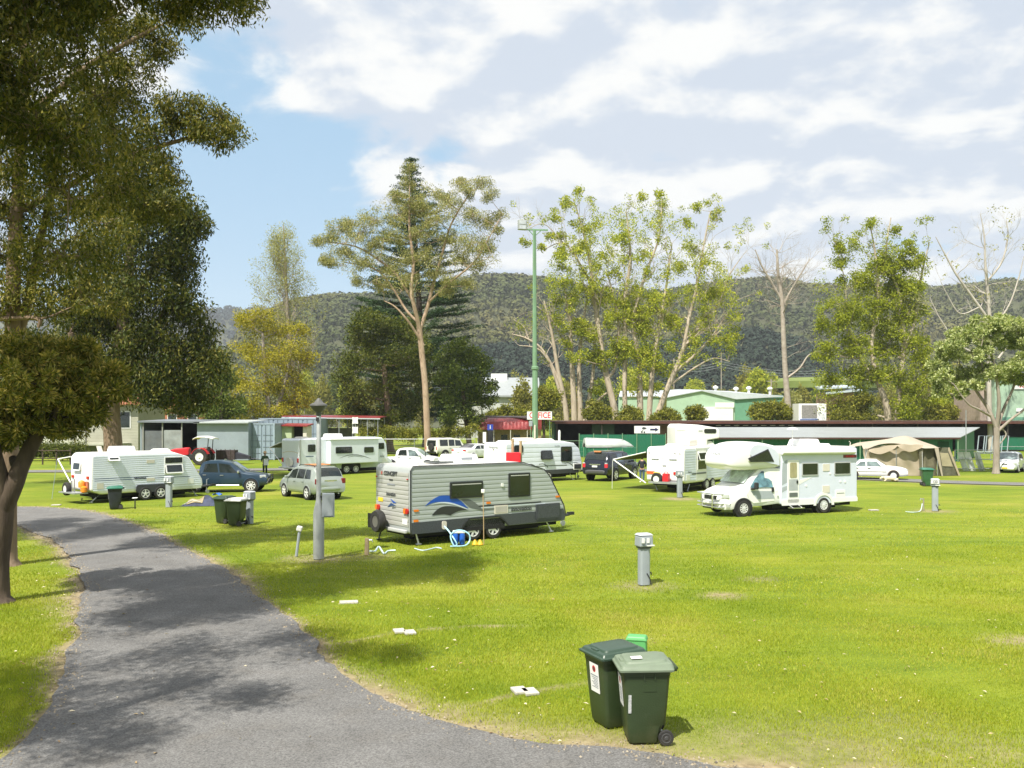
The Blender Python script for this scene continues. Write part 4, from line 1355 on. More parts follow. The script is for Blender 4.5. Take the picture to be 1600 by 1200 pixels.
 for b in ((1545, 505, 36, 14), (1590, 508, 34, 14), (1510, 520, 26, 14), (1490, 540, 22, 14), (1560, 530, 40, 16), (1610, 530, 36, 18), (1475, 560, 16, 12), (1520, 555, 30, 14), (1470, 585, 18, 14), (1500, 590, 28, 14), (1540, 580, 30, 12), (1590, 570, 32, 16), (1620, 585, 24, 18), (1465, 610, 12, 10), (1500, 612, 18, 10), (1625, 550, 24, 20), (1525, 600, 14, 9), (1585, 592, 20, 9), (1462, 572, 10, 10)):
  t.blob_px(*b, k=int(b[2] * .75), n=40, spread=.22, size=.20, r_end=.02, mode='whorl', aspect=.38, dep=1.2)
 t.done()
 # green bushy trees between the near gum and the wattle
 for px, Y, bl, lf, lab in ((345, 100, ((330, 560, 20, 24), (350, 590, 22, 26), (330, 620, 24, 24), (360, 635, 20, 16), (335, 650, 24, 12)), 'mid', 'dark leafy tree between the near gum and the golden wattle'),
       (322, 104, ((300, 625, 26, 16), (335, 630, 20, 16), (350, 640, 14, 14), (290, 640, 22, 10)), 'round_dark', 'dark shrubby tree behind the grey shed'),
       ):
  t = Tree('broadleaf_tree', lab, (P(px, 656, Y).x, Y), Y, BARK_DARK, lf)
  t.trunk_px([(px, HY + F * CAMZ / Y, 3), (px, 650, 2.6), (px + 2, 600, 1.5)], 6)
  for b in bl:
   t.blob_px(*b, k=int(b[2] * .6), n=44, spread=.55, size=.3, r_end=.04, aspect=.45)
  t.done()
 # bushes behind the long shed
 for px, py, rx, ry, lab in ((1208, 646, 30, 18, 'rounded olive bush left of the white box behind the shed roof'), (1325, 636, 32, 20, 'rounded green bush behind the shed roof beside the white box'), (1085, 642, 12, 12, 'small yellowish bush against the pale green warehouse'), (985, 645, 20, 14, 'yellow-green bush between the pale trunks'),
        (935, 640, 16, 16, 'dark green bush among the pale stems'), (795, 648, 26, 14, 'leafy shrub behind the red awning'), (1475, 640, 26, 16, 'leafy bush behind the shed roof below the domed tree'), (850, 630, 22, 26, 'leafy bush behind the tall light pole'), (1045, 648, 20, 10, 'brown-green bush left of the warehouse'), (770, 650, 20, 12, 'small shrub above the red awning'),):
  Y = 140
  t = Tree('bush', lab, (P(px, 656, Y).x, Y), Y, BARK_DARK, 'bush', 'bushes behind the long shed', 'bush')
  t.trunk_px([(px, HY + F * CAMZ / Y, 2.5), (px, py, 1.5)], 5)
  for i in range(8):
   t.blob_px(px + rng.normal(0, rx * .4), py + 6 + rng.normal(0, ry * .45), rx * .6, ry * .75, k=int(rx * .5), n=40, spread=.5, size=.34, r_end=.04, aspect=.5)
  t.done()
 # undergrowth along the fence at left of the office
 t = Tree('shrub', 'low scrubby hedge along the wire fence behind the white four-wheel drive', (P(620, 656, 109).x, 109), 109, BARK_BROWN, 'bush', None, 'hedge')
 for px in range(566, 745, 9):
  t.blob_px(px, 677 + rng.normal(0, 3), 10, 8, k=7, n=30, spread=.4, size=.25, r_end=.03, join=False, twigs=False)
 t.done()
 # individual trees in the valley between the sheds and the hills
 protos = []
 for lf, lab in (('olive', 'olive-green valley tree below the forested hill'), ('lime', 'lime-green valley tree below the forested hill'), ('mid', 'dark green valley tree below the forested hill'), ('pale', 'pale thin valley tree below the forested hill')):
  t = Tree('valley_tree', lab, (0, 260), 260, BARK_GREY, lf, 'trees in the valley')
  t.limb([(0, 0, 0), (.2, 0, 5), (0, .3, 10), (.3, 0, 14)], .35, .12, 6)
  for i in range(18 if lf != 'pale' else 14):
   a, z = rng.uniform(0, 6.28), rng.uniform(4, 16)
   rr = 4.6 * math.sin(min(1, (17.5 - z) / 10) * 1.5)
   c = Vector((math.cos(a) * rr * .7, math.sin(a) * rr * .7, z))
   t.join(c, .05)
   cs = [tuple(c + Vector(rng.normal(0, 1.0, 3))) for _ in range(9)]
   t.leaves(cs, 22 if lf != 'pale' else 12, .8, .65, .6)
  protos.append(t.done())
 spots = [(820, 205, 0, .95), (840, 240, 2, .9), (795, 330, 0, 1.1), (770, 300, 2, 1.0), (1050, 260, 0, .9), (1085, 300, 1, 1.0), (1120, 250, 0, .9), (1150, 290, 0, 1.1), (1185, 270, 1, 1.25), (1165, 330, 3, 1.3), (1205, 320, 0, 1.2), (1250, 280, 0, 1.1), (1275, 300, 2, .9), (1300, 340, 1, 1.1),
   (1340, 300, 2, 1.2), (1450, 300, 0, 1.4), (1480, 270, 1, 1.2), (1500, 330, 0, 1.6), (560, 330, 0, 1.4), (500, 300, 0, 1.2), (340, 260, 2, 1.1), (300, 240, 2, 1.1), (940, 320, 2, 1.2), (990, 290, 0, 1.0), (1030, 340, 2, 1.2), (880, 300, 0, 1.2), (720, 260, 2, 1.1), (1580, 290, 2, 1.2), (1400, 340, 1, 1.3), (860, 220, 1, 0.8), (1235, 260, 3, 1.0)]
 for px in range(440, 1640, 38):
  spots.append((px + float(rng.uniform(-12, 12)), float(rng.uniform(330, 420)), int(rng.choice([0, 0, 1, 2])), float(rng.uniform(1.1, 1.7))))
 first = [True] * 4
 ad = ['leftmost', 'second', 'third']
 for i, (px, Y, k, s_) in enumerate(spots):
  o = protos[k] if first[k] else dup(protos[k])
  first[k] = False
  o.location = ((px - CX) / F * Y, Y, -0.2)
  o.rotation_euler = (0, 0, float(rng.uniform(0, 6.28)))
  o.scale = (s_ * .75, s_ * .75, s_ * float(rng.uniform(.72, .9)))

far_trees()

# ------------------------------------------------------------------ materials of built things
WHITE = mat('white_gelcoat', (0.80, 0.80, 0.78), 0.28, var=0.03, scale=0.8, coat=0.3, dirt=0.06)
WHITE2 = mat('white_cladding_shade_tint', (0.68, 0.73, 0.80), 0.35, var=0.04, scale=1.5, dirt=0.06)  # blue tint of the shaded sides put into the white
GREYCLAD = mat('grey_alloy_cladding', (0.36, 0.395, 0.375), 0.35, var=0.05, scale=1.2, dirt=0.06)
BLACK = mat('black_plastic', (0.022, 0.023, 0.025), 0.5, var=0.2, scale=6)
CHECKER = mat('black_checker_plate', (0.07, 0.077, 0.088), 0.38, metal=0.3, var=0.3, scale=30, bump=0.5, bscale=60)
RUBBER = mat('tyre_rubber', (0.024, 0.023, 0.022), 0.85, var=0.3, scale=8, bump=0.4, bscale=50, dirt=0.3)
GLASS = mat('tinted_glass', (0.018, 0.024, 0.022), 0.06, var=0.4, scale=0.7, spec=0.7)
GLASSL = mat('clear_glass', (0.13, 0.17, 0.17), 0.06, var=0.7, scale=1.6, spec=0.8)
ALLOY = mat('wheel_alloy', (0.72, 0.72, 0.72), 0.35, metal=0.15, var=0.06)
STEEL = mat('galvanised_steel', (0.42, 0.44, 0.45), 0.42, metal=0.6, var=0.15, scale=6)
GREYP = mat('grey_paint', (0.30, 0.335, 0.36), 0.5, var=0.06, scale=3, dirt=0.08)
TRIMGREY = mat('grey_trim', (0.45, 0.46, 0.46), 0.4, var=0.05)
CREAM = mat('cream_plastic', (0.62, 0.58, 0.50), 0.5, var=0.05)
REDLENS = mat('red_lens', (0.50, 0.02, 0.015), 0.2, var=0.1)
AMBER = mat('amber_lens', (0.75, 0.20, 0.02), 0.2, var=0.1)
CLEARLENS = mat('clear_lens', (0.62, 0.64, 0.66), 0.12, var=0.15, metal=0.3)
YELLOWPL = mat('yellow_plate', (0.80, 0.58, 0.03), 0.4, var=0.05)
WHITEPL = mat('white_plate', (0.78, 0.78, 0.76), 0.4, var=0.05)
TEXTDARK = mat('dark_lettering', (0.05, 0.055, 0.06), 0.5, var=0.1)
TEXTGREY = mat('grey_lettering', (0.28, 0.30, 0.33), 0.5, var=0.1)
TEXTRED = mat('red_lettering', (0.55, 0.02, 0.03), 0.5, var=0.1)
DECALBLUE = mat('blue_decal', (0.015, 0.085, 0.42), 0.35, var=0.1)
DECALNAVY = mat('navy_decal', (0.03, 0.07, 0.19), 0.4, var=0.1)
DECALGREY = mat('grey_decal', (0.13, 0.145, 0.14), 0.4, var=0.1)
SILVERLINE = mat('silver_decal', (0.62, 0.68, 0.72), 0.4, var=0.05)
DARKVOID = mat('dark_underside_void', (0.012, 0.012, 0.012), 0.9, var=0.2)  # colours undersides; also paints shade into the doorway and transom gap
TIMBER = mat('weathered_timber', (0.36, 0.27, 0.16), 0.85, var=0.25, scale=4, stretch=(1, 1, .2))
CHROME = mat('bright_metal', (0.75, 0.75, 0.75), 0.15, metal=0.9, var=0.05)

_wheel = {}

def wheel(parent, x, y, r, w, side, rimc='alloy', spokes=6, rim_r=0.66):
 """tyre with a dished spoked rim facing +y*side"""
 key = (r, w, side, rimc, spokes, rim_r)
 if key in _wheel:
  t0, r0 = _wheel[key]
  t = t0.copy()
  COL.objects.link(t)
  rm = r0.copy()
  COL.objects.link(rm)
  t.parent = parent
  rm.parent = t
 else:
  mb = MB()
  prof = [(r * rim_r, -w / 2), (r * .93, -w / 2), (r * .985, -w * .38), (r, -w * .2), (r, w * .2), (r * .985, w * .38), (r * .93, w / 2), (r * rim_r, w / 2), (r * (rim_r - .03), w * .25)]
  mb.lathe(prof, n=28, axis='y', cap=False)
  t = mb.build('wheel', RUBBER, parent, smooth=50)
  mb = MB()
  rr = r * rim_r
  if rimc == 'steel':
   mb.lathe([(rr, w * .42), (rr * .9, w * .5), (rr * .82, w * .36), (rr * .4, w * .42), (rr * .25, w * .55), (0.005, w * .55)], n=24, axis='y')
   if side < 0:
    mb.v = [(a, -b, c) for a, b, c in mb.v]
   rm = mb.build('rim', WHITE, t, smooth=40)
  else:
   mb.lathe([(rr, w * .20), (rr, w * .5), (rr * .90, w * .5), (rr * .86, w * .2), (rr * .5, w * .14), (0.005, w * .14)], n=28, axis='y')
   mb.mi = 0
   for k in range(spokes):
    a = 2 * math.pi * k / spokes + 0.3
    mb.box((math.cos(a) * rr * .5, w * .40, math.sin(a) * rr * .5), (rr * .86, w * .16, rr * (.30 if spokes < 8 else .22)), ry=-a)
   mb.lathe([(rr * .24, w * .3), (rr * .24, w * .50), (rr * .12, w * .54), (0.004, w * .54)], n=14, axis='y')
   if side < 0:
    mb.v = [(a, -b, c) for a, b, c in mb.v]
   ns = len(mb.f)
   mats = [mat('rim_shadow', (0.03, 0.03, 0.03), 0.6) if rimc != 'dark' else mat('rim_dark', (0.035, 0.035, 0.037), 0.5), ALLOY if rimc != 'darkspoke' else mat('rim_grey', (0.14, 0.14, 0.14), 0.4)]
   lip = 28
   for i in range(ns):
    cz = mb.f[i]
    cen = sum((Vector(mb.v[j]) for j in cz), Vector()) / len(cz)
    d = math.hypot(cen.x, cen.z)
    outw = abs(cen.y) > w * .22
    mb.m[i] = 1 if outw else 0
   rm = mb.build('rim', mats, t)
  _wheel[key] = (t, rm)
 t.location = (x, y, r)
 return t

# ------------------------------------------------------------------ caravans
class Van:
 """x runs from the tail to the nose, y to the left, z up; the view sees the right side (or the left of a motorhome)"""

 def __init__(s, name, label, cat, loc, a, W, prof, zbase=0.0):
  s.t = thing(name, label, cat, (*loc, zbase), a)
  s.W, s.prof = W, prof
  s.rot = a

 def fn(s, plane):
  h = s.W / 2
  return {'R': lambda u, v, d: Vector((u, -h - d, v)), 'L': lambda u, v, d: Vector((u, h + d, v)), 'B': lambda u, v, d: Vector((-d, u, v)),
    'T': lambda u, v, d: Vector((u, v, d))}[plane]

 def xr(s, z):
  """tail and nose x at height z along the profile"""
  xs = []
  n = len(s.prof)
  for i in range(n):
   (x0, z0), (x1, z1) = s.prof[i], s.prof[(i + 1) % n]
   if (z0 - z) * (z1 - z) <= 0 and abs(z1 - z0) > 1e-6:
    xs.append(x0 + (x1 - x0) * (z - z0) / (z1 - z0))
  return (min(xs), max(xs)) if xs else (0, 0)

 def shell(s, m, bevel=0.10, seg=4):
  mb = MB()
  mb.prism(s.prof, lambda u, v, d: Vector((u, d, v)), -s.W / 2, s.W / 2)
  o = mb.build('body', m, s.t, bevel=bevel, seg=seg)
  for p in o.data.polygons:
   p.use_smooth = True
  o.data.set_sharp_from_angle(angle=R(50))
  return o

 def clad(s, m, z0, z1, pitch=0.075, amp=0.012, inset=0.10, plane='R', name='side_cladding', xlim=None):
  """real corrugations up the side"""
  mb = MB()
  n = max(1, int(round((z1 - z0) / pitch)))
  prof = ((0.0, 0.0), (0.12, 1.0), (0.55, .95), (0.86, 0.45), (0.97, 0.0))
  rows = []
  for i in range(n):
   for t, h in prof:
    rows.append((z0 + (z1 - z0) * (i + t) / n, h))
  V = []
  hW = s.W / 2
  sg = -1 if plane == 'R' else 1
  for z, h in rows:
   if plane == 'B':
    a, b = -hW + inset, hW - inset
    x = s.xr(z)[0]
    V += [(x - 0.004 - amp * h, a, z), (x - 0.004 - amp * h, b, z)]
   else:
    a, b = s.xr(z)
    a, b = a + inset, b - inset
    if xlim:
     a, b = max(a, xlim[0]), min(b, xlim[1])
    V += [(a, sg * (hW + 0.004 + amp * h), z), (b, sg * (hW + 0.004 + amp * h), z)]
  mb.add(V, [(2 * i, 2 * i + 1, 2 * i + 3, 2 * i + 2) for i in range(len(rows) - 1)])
  return mb.build(name, m, s.t)

 def panel(s, name, m, plane, u0, v0, u1, v1, d0=0.0, d1=0.025, r=0.04, parent=None, poly=None):
  mb = MB()
  mb.prism(poly or rrect(u0, v0, u1, v1, r), s.fn(plane), d0, d1)
  return mb.build(name, m, parent or s.t, bevel=0)

 def window(s, plane, u0, v0, u1, v1, fm=None, r=0.05, d=0.0, bar=None, open_=0.0, glass=None):
  fr = s.panel('window', fm or BLACK, plane, u0, v0, u1, v1, d, d + 0.035, r)
  b = 0.045
  if bar is None:
   s.panel('pane', glass or GLASS, plane, u0 + b, v0 + b, u1 - b, v1 - b, d + .036, d + 0.042, r * .7, fr)
  else:
   s.panel('pane', glass or GLASS, plane, u0 + b, v0 + b, u1 - b, bar - b * .6, d + .036, d + 0.042, r * .5, fr)
   s.panel('pane', glass or GLASS, plane, u0 + b, bar + b * .6, u1 - b, v1 - b, d + .036, d + 0.042, r * .5, fr)
  return fr

 def hatch(s, plane, u0, v0, u1, v1, fm, ang=35, d=0.04):
  """top-hinged window pushed open"""
  fr = s.panel('window', fm, plane, u0, v0, u1, v1, 0, .03, .05)
  f = s.fn(plane)
  hh = v1 - v0
  g = lambda u, v, dd: f(u, v1 - (v1 - v) * math.cos(R(ang)) + dd * math.sin(R(ang)) * .5, d + (v1 - v) * math.sin(R(ang)) + dd)
  mb = MB()
  mb.prism(rrect(u0 - .02, v0 - .02, u1 + .02, v1, .05), g, 0, .03)
  w = mb.build('hatch', fm, fr)
  mb = MB()
  mb.prism(rrect(u0 + .04, v0 + .05, u1 - .04, v1 - .05, .03), g, .031, .036)
  mb.build('pane', GLASS, fr)
  return fr

 def text(s, txt, size, m, plane, u, v, d=.03, **k):
  f = s.fn(plane)
  o = f(u, v, d)
  if plane == 'R':
   M = frame_mat(o, (1, 0, 0), (0, 0, 1))
  elif plane == 'L':
   M = frame_mat(o, (-1, 0, 0), (0, 0, 1))
  else:
   M = frame_mat(o, (0, -1, 0), (0, 0, 1))
  return lettering(txt, size, m, s.t, M, **k)

 def roofbox(s, name, m, x0, x1, y0, y1, z, h, taper=.85, bevel=.06):
  mb = MB()
  mb.box(((x0 + x1) / 2, (y0 + y1) / 2, z + h / 2), (x1 - x0, y1 - y0, h), taper=taper)
  return mb.build(name, m, s.t, bevel=bevel, seg=3, smooth=40)

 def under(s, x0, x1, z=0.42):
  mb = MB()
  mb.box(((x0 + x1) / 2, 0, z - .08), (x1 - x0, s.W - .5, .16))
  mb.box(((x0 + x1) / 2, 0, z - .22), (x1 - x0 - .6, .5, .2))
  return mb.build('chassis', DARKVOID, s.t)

 def drawbar(s, x, L=1.4, z=.42):
  mb = MB()
  mb.tube([(x - .3, .75, z), (x + L, 0, z)], .05, 6)
  mb.tube([(x - .3, -.75, z), (x + L, 0, z)], .05, 6)
  mb.box((x + L + .08, 0, z + .04), (.3, .12, .12))
  o = mb.build('drawbar', BLACK, s.t)
  mb = MB()
  mb.tube([(x + L - .25, .14, z + .35), (x + L - .25, .14, .16)], .03, 8)
  mb.tube([(x + L - .25, .14, z + .35), (x + L - .12, .14, z + .38)], .015, 6)
  mb.lathe([(.11, -.03), (.11, .03)], (x + L - .2, .14, .12), 14, 'y')
  mb.build('jockey_wheel', STEEL, o)
  return o

 def leg(s, x, y, dx, m=None, z=.42):
  mb = MB()
  mb.tube([(x, y, z), (x + dx, y, 0.03)], .028, 6)
  mb.box((x + dx, y, 0.02), (.16, .12, .03))
  return mb.build('corner_leg', m or STEEL, s.t)

 def awning_arm(s, x, y, zt, out, zo, zb, m=None, post=True):
  """folding awning strut on the far side, seen past the tail"""
  mb = MB()
  mb.tube([(x, y, zt), (x, y + out, zo)], .035, 4)
  mb.tube([(x, y + out, zo), (x, y, zb)], .04, 4)
  o = mb.build('awning_arm', m or WHITE, s.t)
  return o

def awning_roof(van, x0, x1, y, zt, out, zo, m):
 mb = MB()
 mb.grid(lambda u, v: Vector((x0 + (x1 - x0) * u, y + out * v, zt + (zo - zt) * v - .06 * math.sin(math.pi * u) * v)), 10, 4)
 o = mb.build('awning', m, van.t)
 md = o.modifiers.new('solid', 'SOLIDIFY')
 md.thickness = 0.01
 mb = MB()
 mb.tube([(x0, y + out, zo), (x1, y + out, zo)], .05, 8)
 mb.build('roller', WHITE, o)
 return o

def spare(van, x, y, z, r, w, rim=True, face=True):
 """spare wheel carried on the tail, axis along x"""
 mb = MB()
 prof = [(r * .55, -w / 2), (r * .92, -w / 2), (r, -w * .3), (r, w * .3), (r * .92, w / 2), (r * .55, w / 2)]
 mb.lathe(prof, (x, y, z), 26, 'x', cap=False)
 o = mb.build('spare_wheel', RUBBER, van.t, smooth=50)
 mb = MB()
 mb.lathe([(r * .54, -w * .35), (r * .54, -w * .45), (r * .3, -w * .4), (.01, -w * .45)], (x, y, z), 20, 'x')
 mb.build('rim' if rim else 'cover', WHITE if rim else mat('wheel_cover', (.12, .115, .10), .7), o, smooth=40)
 return o

def place(px, py, a, W):
 """origin (middle of the tail) from the pixel where the near tail corner stands"""
 c = G(px, py)
 return (c.x - math.sin(a) * W / 2, c.y + math.cos(a) * W / 2)

def caravans():
 # ---- grey caravan in the middle of the lawn
 a = R(37)
 W = 2.4
 prof = [(0.03, 0.40), (0.0, 0.62), (0.0, 2.52), (0.10, 2.66), (4.7, 2.66), (5.7, 2.38), (6.0, 2.12), (6.68, 1.0), (6.78, 0.62), (6.70, 0.40)]
 v = Van('caravan', 'grey clad caravan with blue swoosh and black lower panel, alone in mid lawn', 'caravan', place(641, 854, a, W), a, W, prof)
 v.shell(mat('grey_shell', (0.36, 0.385, 0.375), 0.35, var=0.04), .07)
 v.clad(GREYCLAD, 0.72, 2.52, 0.15, 0.010, 0.07)
 v.clad(mat('grey_tail_cladding', (0.39, 0.39, 0.36), .4, var=.05), 0.62, 2.44, 0.15, 0.012, 0.09, 'B', 'tail_cladding')
 # dark edge moulding round the side
 mb = MB()
 pr = [Vector((x, -W / 2 - .012, z)) for x, z in v.prof]
 edge = [(0.015, .4), (0.0, .62), (0.0, 2.50), (0.10, 2.65), (4.7, 2.655), (5.7, 2.375), (5.98, 2.11), (6.66, 1.0), (6.76, .62)]
 mb.tube([(x, -W / 2 - .01, z) for x, z in edge], .018, 6)
 v_edge = mb.build('edge_moulding', BLACK, v.t)
 o = v.panel('roof_skin', WHITE, 'T', 0.12, -W / 2 + .06, 4.6, W / 2 - .06, 2.655, 2.675, .1)
 # black lower panel with its wheel-arch cut
 poly = [(0.05, 0.40), (0.05, 0.78), (6.62, 0.86), (6.72, 0.62), (6.68, .44), (4.05, .42), (3.85, .62), (3.65, .76), (2.35, .76), (2.15, .62), (1.98, .40)]
 v.panel('lower_panel', CHECKER, 'R', 0, 0, 0, 0, .0, .03, poly=poly)
 v.panel('arch_trim', BLACK, 'R', 0, 0, 0, 0, .03, .045, poly=[(1.95, .40), (2.12, .63), (2.33, .79), (3.67, .79), (3.88, .63), (4.08, .42), (4.0, .42), (3.82, .61), (3.63, .74), (2.37, .74), (2.18, .61), (2.03, .40)])
 mb = MB()
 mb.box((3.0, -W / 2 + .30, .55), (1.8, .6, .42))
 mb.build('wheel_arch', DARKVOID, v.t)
 v.panel('tool_box', CHECKER, 'R', 5.30, .52, 6.42, 1.10, 0, .07, .04)
 v.panel('tool_box_lid', CHECKER, 'R', 5.36, .58, 6.36, 1.04, .07, .085, .03)
 for x in (2.55, 3.42):
  wheel(v.t, x, -W / 2 + .12, .36, .22, -1, 'alloy', 6)
  wheel(v.t, x, W / 2 - .12, .36, .22, 1, 'alloy', 6)
 for (x0, z0, x1, z1) in ((1.55, 1.50, 2.92, 2.06), (4.05, 1.42, 5.02, 2.28)):
  fr = v.window('R', x0, z0, x1, z1, BLACK, .03, .014)
  v.panel('blind', mat('window_blind', (.5, .5, .48), .6), 'R', x0 + .08, z1 - .10, x1 - .08, z1 - .07, .056, .06, .01, fr)
 # swoosh: blue and charcoal blades, a grey tail and pinstripes
 arc = lambda pts: smooth_line(pts, 6)
 blue = arc([(.55, 1.30), (.80, 1.48), (1.15, 1.62), (1.55, 1.60), (1.95, 1.44), (2.32, 1.12)]) + arc([(2.32, 1.12), (1.95, 1.26), (1.5, 1.38), (1.1, 1.42), (.8, 1.38), (.55, 1.30)])[1:-1]
 v.panel('decal', DECALBLUE, 'R', 0, 0, 0, 0, .017, .021, poly=blue)
 dark = arc([(.82, .98), (1.05, 1.17), (1.35, 1.26), (1.8, 1.22), (2.30, 1.08)]) + arc([(2.30, 1.08), (1.9, 1.06), (1.60, 0.95), (1.58, .93), (1.3, .99), (.82, .98)])[1:-1]
 v.panel('decal', mat('charcoal_decal', (.028, .03, .03), .4), 'R', 0, 0, 0, 0, .022, .025, poly=dark)
 lt = arc([(.75, 1.34), (1.2, 1.41), (1.7, 1.34), (2.32, 1.10)]) + arc([(2.32, 1.07), (1.7, 1.29), (1.2, 1.37), (.75, 1.34)])[1:-1]
 v.panel('decal', SILVERLINE, 'R', 0, 0, 0, 0, .021, .024, poly=lt)
 gr = arc([(2.0, 1.46), (2.35, 1.44), (2.7, 1.24), (3.02, 0.98)]) + arc([(3.02, .98), (2.6, 1.10), (2.35, 1.18), (2.0, 1.46)])[1:-1]
 v.panel('decal', DECALGREY, 'R', 0, 0, 0, 0, .017, .02, poly=gr)
 v.panel('pinstripe', BLACK, 'R', 2.75, 1.16, 5.55, 1.20, .016, .02, .005)
 v.panel('pinstripe', SILVERLINE, 'R', 2.85, 1.10, 5.75, 1.13, .016, .02, .005)
 v.panel('pinstripe', DECALGREY, 'R', 2.95, 1.03, 6.0, 1.07, .016, .02, .005)
 v.text('innovation', .22, TEXTDARK, 'R', 4.62, .98, shear=.25, bold=.006)
 v.panel('service_hatch', CREAM, 'R', 3.42, .86, 4.02, 1.16, .015, .035, .02)
 v.panel('hatch_grille', mat('hatch_grille', (.42, .40, .36), .6), 'R', 3.47, .90, 3.97, 1.12, .035, .04, .01)
 v.panel('filler_cap', CREAM, 'R', 1.22, .48, 1.40, .76, .03, .06, .06)
 v.panel('outlet', WHITE, 'R', 3.72, 1.82, 3.82, 1.94, .015, .05, .02)
 for x, z in ((3.08, 1.24), (6.25, 1.30), (.13, 1.14), (.12, .80)):
  v.panel('side_marker', AMBER, 'R', x, z, x + .18, z + .07, .015, .035, .02)
 # tail
 for y in (-.98, .98):
  o = v.panel('tail_light', REDLENS, 'B', y - .16, 1.06, y + .0, 1.24, .02, .07, .07)
  v.panel('indicator', AMBER, 'B', y + .0, 1.06, y + .15, 1.24, .02, .065, .07, o)
 v.panel('marker_light', REDLENS, 'B', -1.1, 2.2, -1.03, 2.24, .02, .05, .01)
 v.panel('marker_light', REDLENS, 'B', 1.03, 2.2, 1.1, 2.24, .02, .05, .01)
 v.panel('number_plate', YELLOWPL, 'B', .62, 1.36, .95, 1.50, .02, .03, .01)
 v.panel('plate_bracket', WHITEPL, 'B', -1.05, .70, -.72, .88, .02, .03, .01)
 v.panel('vent', BLACK, 'B', -.08, 2.13, .18, 2.17, .02, .03, .01)
 v.text('CONCEPT', .20, TEXTDARK, 'B', .10, 2.36, .03, shear=.2, bold=.008)
 v.panel('logo_ring', mat('ring_red', (.55, .12, .10), .5), 'B', .66, 2.30, .76, 2.42, .02, .026, .05)
 v.text('caravans', .10, TEXTGREY, 'B', .05, 2.0, .03, bold=.004, sx=1.6)
 v.text('innovation', .20, TEXTDARK, 'B', .06, 1.66, .03, shear=.2, bold=.004, sx=.75)
 for pts, m in (([(-.32, 1.38), (.1, 1.5), (-.1, 1.36)], DECALBLUE), ([(-.30, 1.28), (.05, 1.36), (.3, 1.20), (-.02, 1.27)], DECALNAVY), ([(-.28, 1.22), (-.05, 1.28), (-.02, 1.17)], DECALGREY)):
  v.panel('decal', m, 'B', 0, 0, 0, 0, .02, .026, poly=[(-p[0] * -1, p[1]) for p in pts][::-1])
 spare(v, -.32, .42, .72, .38, .26, False)
 mb = MB()
 mb.box((-.22, .95, .72), (.12, .34, .42))
 for k in range(4):
  mb.box((-.34, .82 + k * .09, .70), (.03, .03, .5))
 mb.build('rear_rack', BLACK, v.t)
 mb = MB()
 mb.box((-.06, 0, .47), (.12, W - .3, .12))
 mb.build('bumper', TRIMGREY, v.t, bevel=.03)
 v.leg(.35, -.95, .12, WHITE)
 v.leg(.1, .95, -.1, BLACK)
 v.leg(6.0, -.95, .25, WHITE)
 v.leg(5.9, .95, -.2, BLACK)
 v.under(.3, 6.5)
 v.drawbar(6.7, 1.25, .46)
 mb = MB()
 mb.lathe([(.02, -.3), (.14, -.26), (.16, 0), (.14, .26), (.02, .3)], (6.98, -.25, .80), 14, 'x')
 mb.build('gas_bottle', STEEL, v.t, smooth=50)
 v.roofbox('air_conditioner', WHITE, 2.1, 3.35, -.45, .45, 2.675, .30, .86)
 o = v.panel('vent_grille', TEXTGREY, 'R', 2.55, 2.78, 3.0, 2.86, -.80, -.735, .01)
 v.roofbox('roof_hatch', CREAM, .25, .85, -.4, .3, 2.675, .12, .8, .04)
 v.roofbox('solar_panel', mat('solar_glass', (.10, .11, .11), .2), 1.25, 2.0, -.75, .0, 2.70, .06, 1, .01)
 v.roofbox('roof_hatch', WHITE, 3.55, 4.2, -.4, .3, 2.675, .10, .8, .04)

 # ---- white caravan at the left
 a = R(49)
 W = 2.35
 prof = [(0.0, 0.62), (0.02, 2.30), (0.20, 2.52), (4.3, 2.52), (5.35, 2.20), (6.15, 0.95), (6.20, 0.55), (5.9, .42), (.55, .42)]
 v = Van('caravan', 'white ribbed caravan with navy stripes parked in front of the blue utility at the left', 'caravan', place(141, 787, a, W), a, W, prof)
 v.shell(WHITE, .13, 5)
 v.clad(WHITE2, 0.60, 2.38, 0.105, 0.017, .12)
 v.under(.4, 5.9)
 v.panel('arch_trim', mat('arch_black', (.04, .042, .05), .5), 'R', 2.35, .40, 4.15, .80, .0, .09, .12)
 for x in (2.82, 3.66):
  wheel(v.t, x, -W / 2 - .01, .34, .22, -1, 'alloy', 5)
  wheel(v.t, x, W / 2 - .12, .34, .22, 1, 'darkspoke', 6)
 v.hatch('R', .88, 2.08, 1.42, 2.30, WHITE, 38)
 v.window('R', 3.90, 1.30, 4.95, 2.22, WHITE, .05, .015, 1.86)
 v.hatch('R', 3.96, 1.34, 4.90, 1.82, WHITE, 14, .03)
 v.panel('vent_cover', CREAM, 'R', 2.92, 1.92, 3.36, 2.10, .015, .03, .02)
 v.panel('vent_cover', CREAM, 'R', 2.92, .98, 3.36, 1.14, .015, .03, .02)
 for x0, x1, z in ((.2, 3.0, 1.20), (.2, 5.4, 1.10), (2.4, 4.9, 1.22)):
  v.panel('stripe', DECALNAVY, 'R', x0, z, x1, z + .06, .014, .018, .02)
 v.text('Statesman', .16, TEXTDARK, 'R', 2.55, 1.17, shear=.3, bold=.004)
 v.panel('service_hatch', CREAM, 'R', .32, .70, .66, 1.0, .015, .03, .02)
 v.panel('service_hatch', WHITE, 'R', 5.25, .72, 5.6, 1.0, .015, .03, .02)
 v.panel('lower_skirt', mat('pale_green_skirt', (.56, .60, .52), .5), 'R', 4.2, .45, 6.05, .70, .0, .018, .02)
 v.hatch('B', -.15, 1.62, .65, 2.04, WHITE, 8, .02)
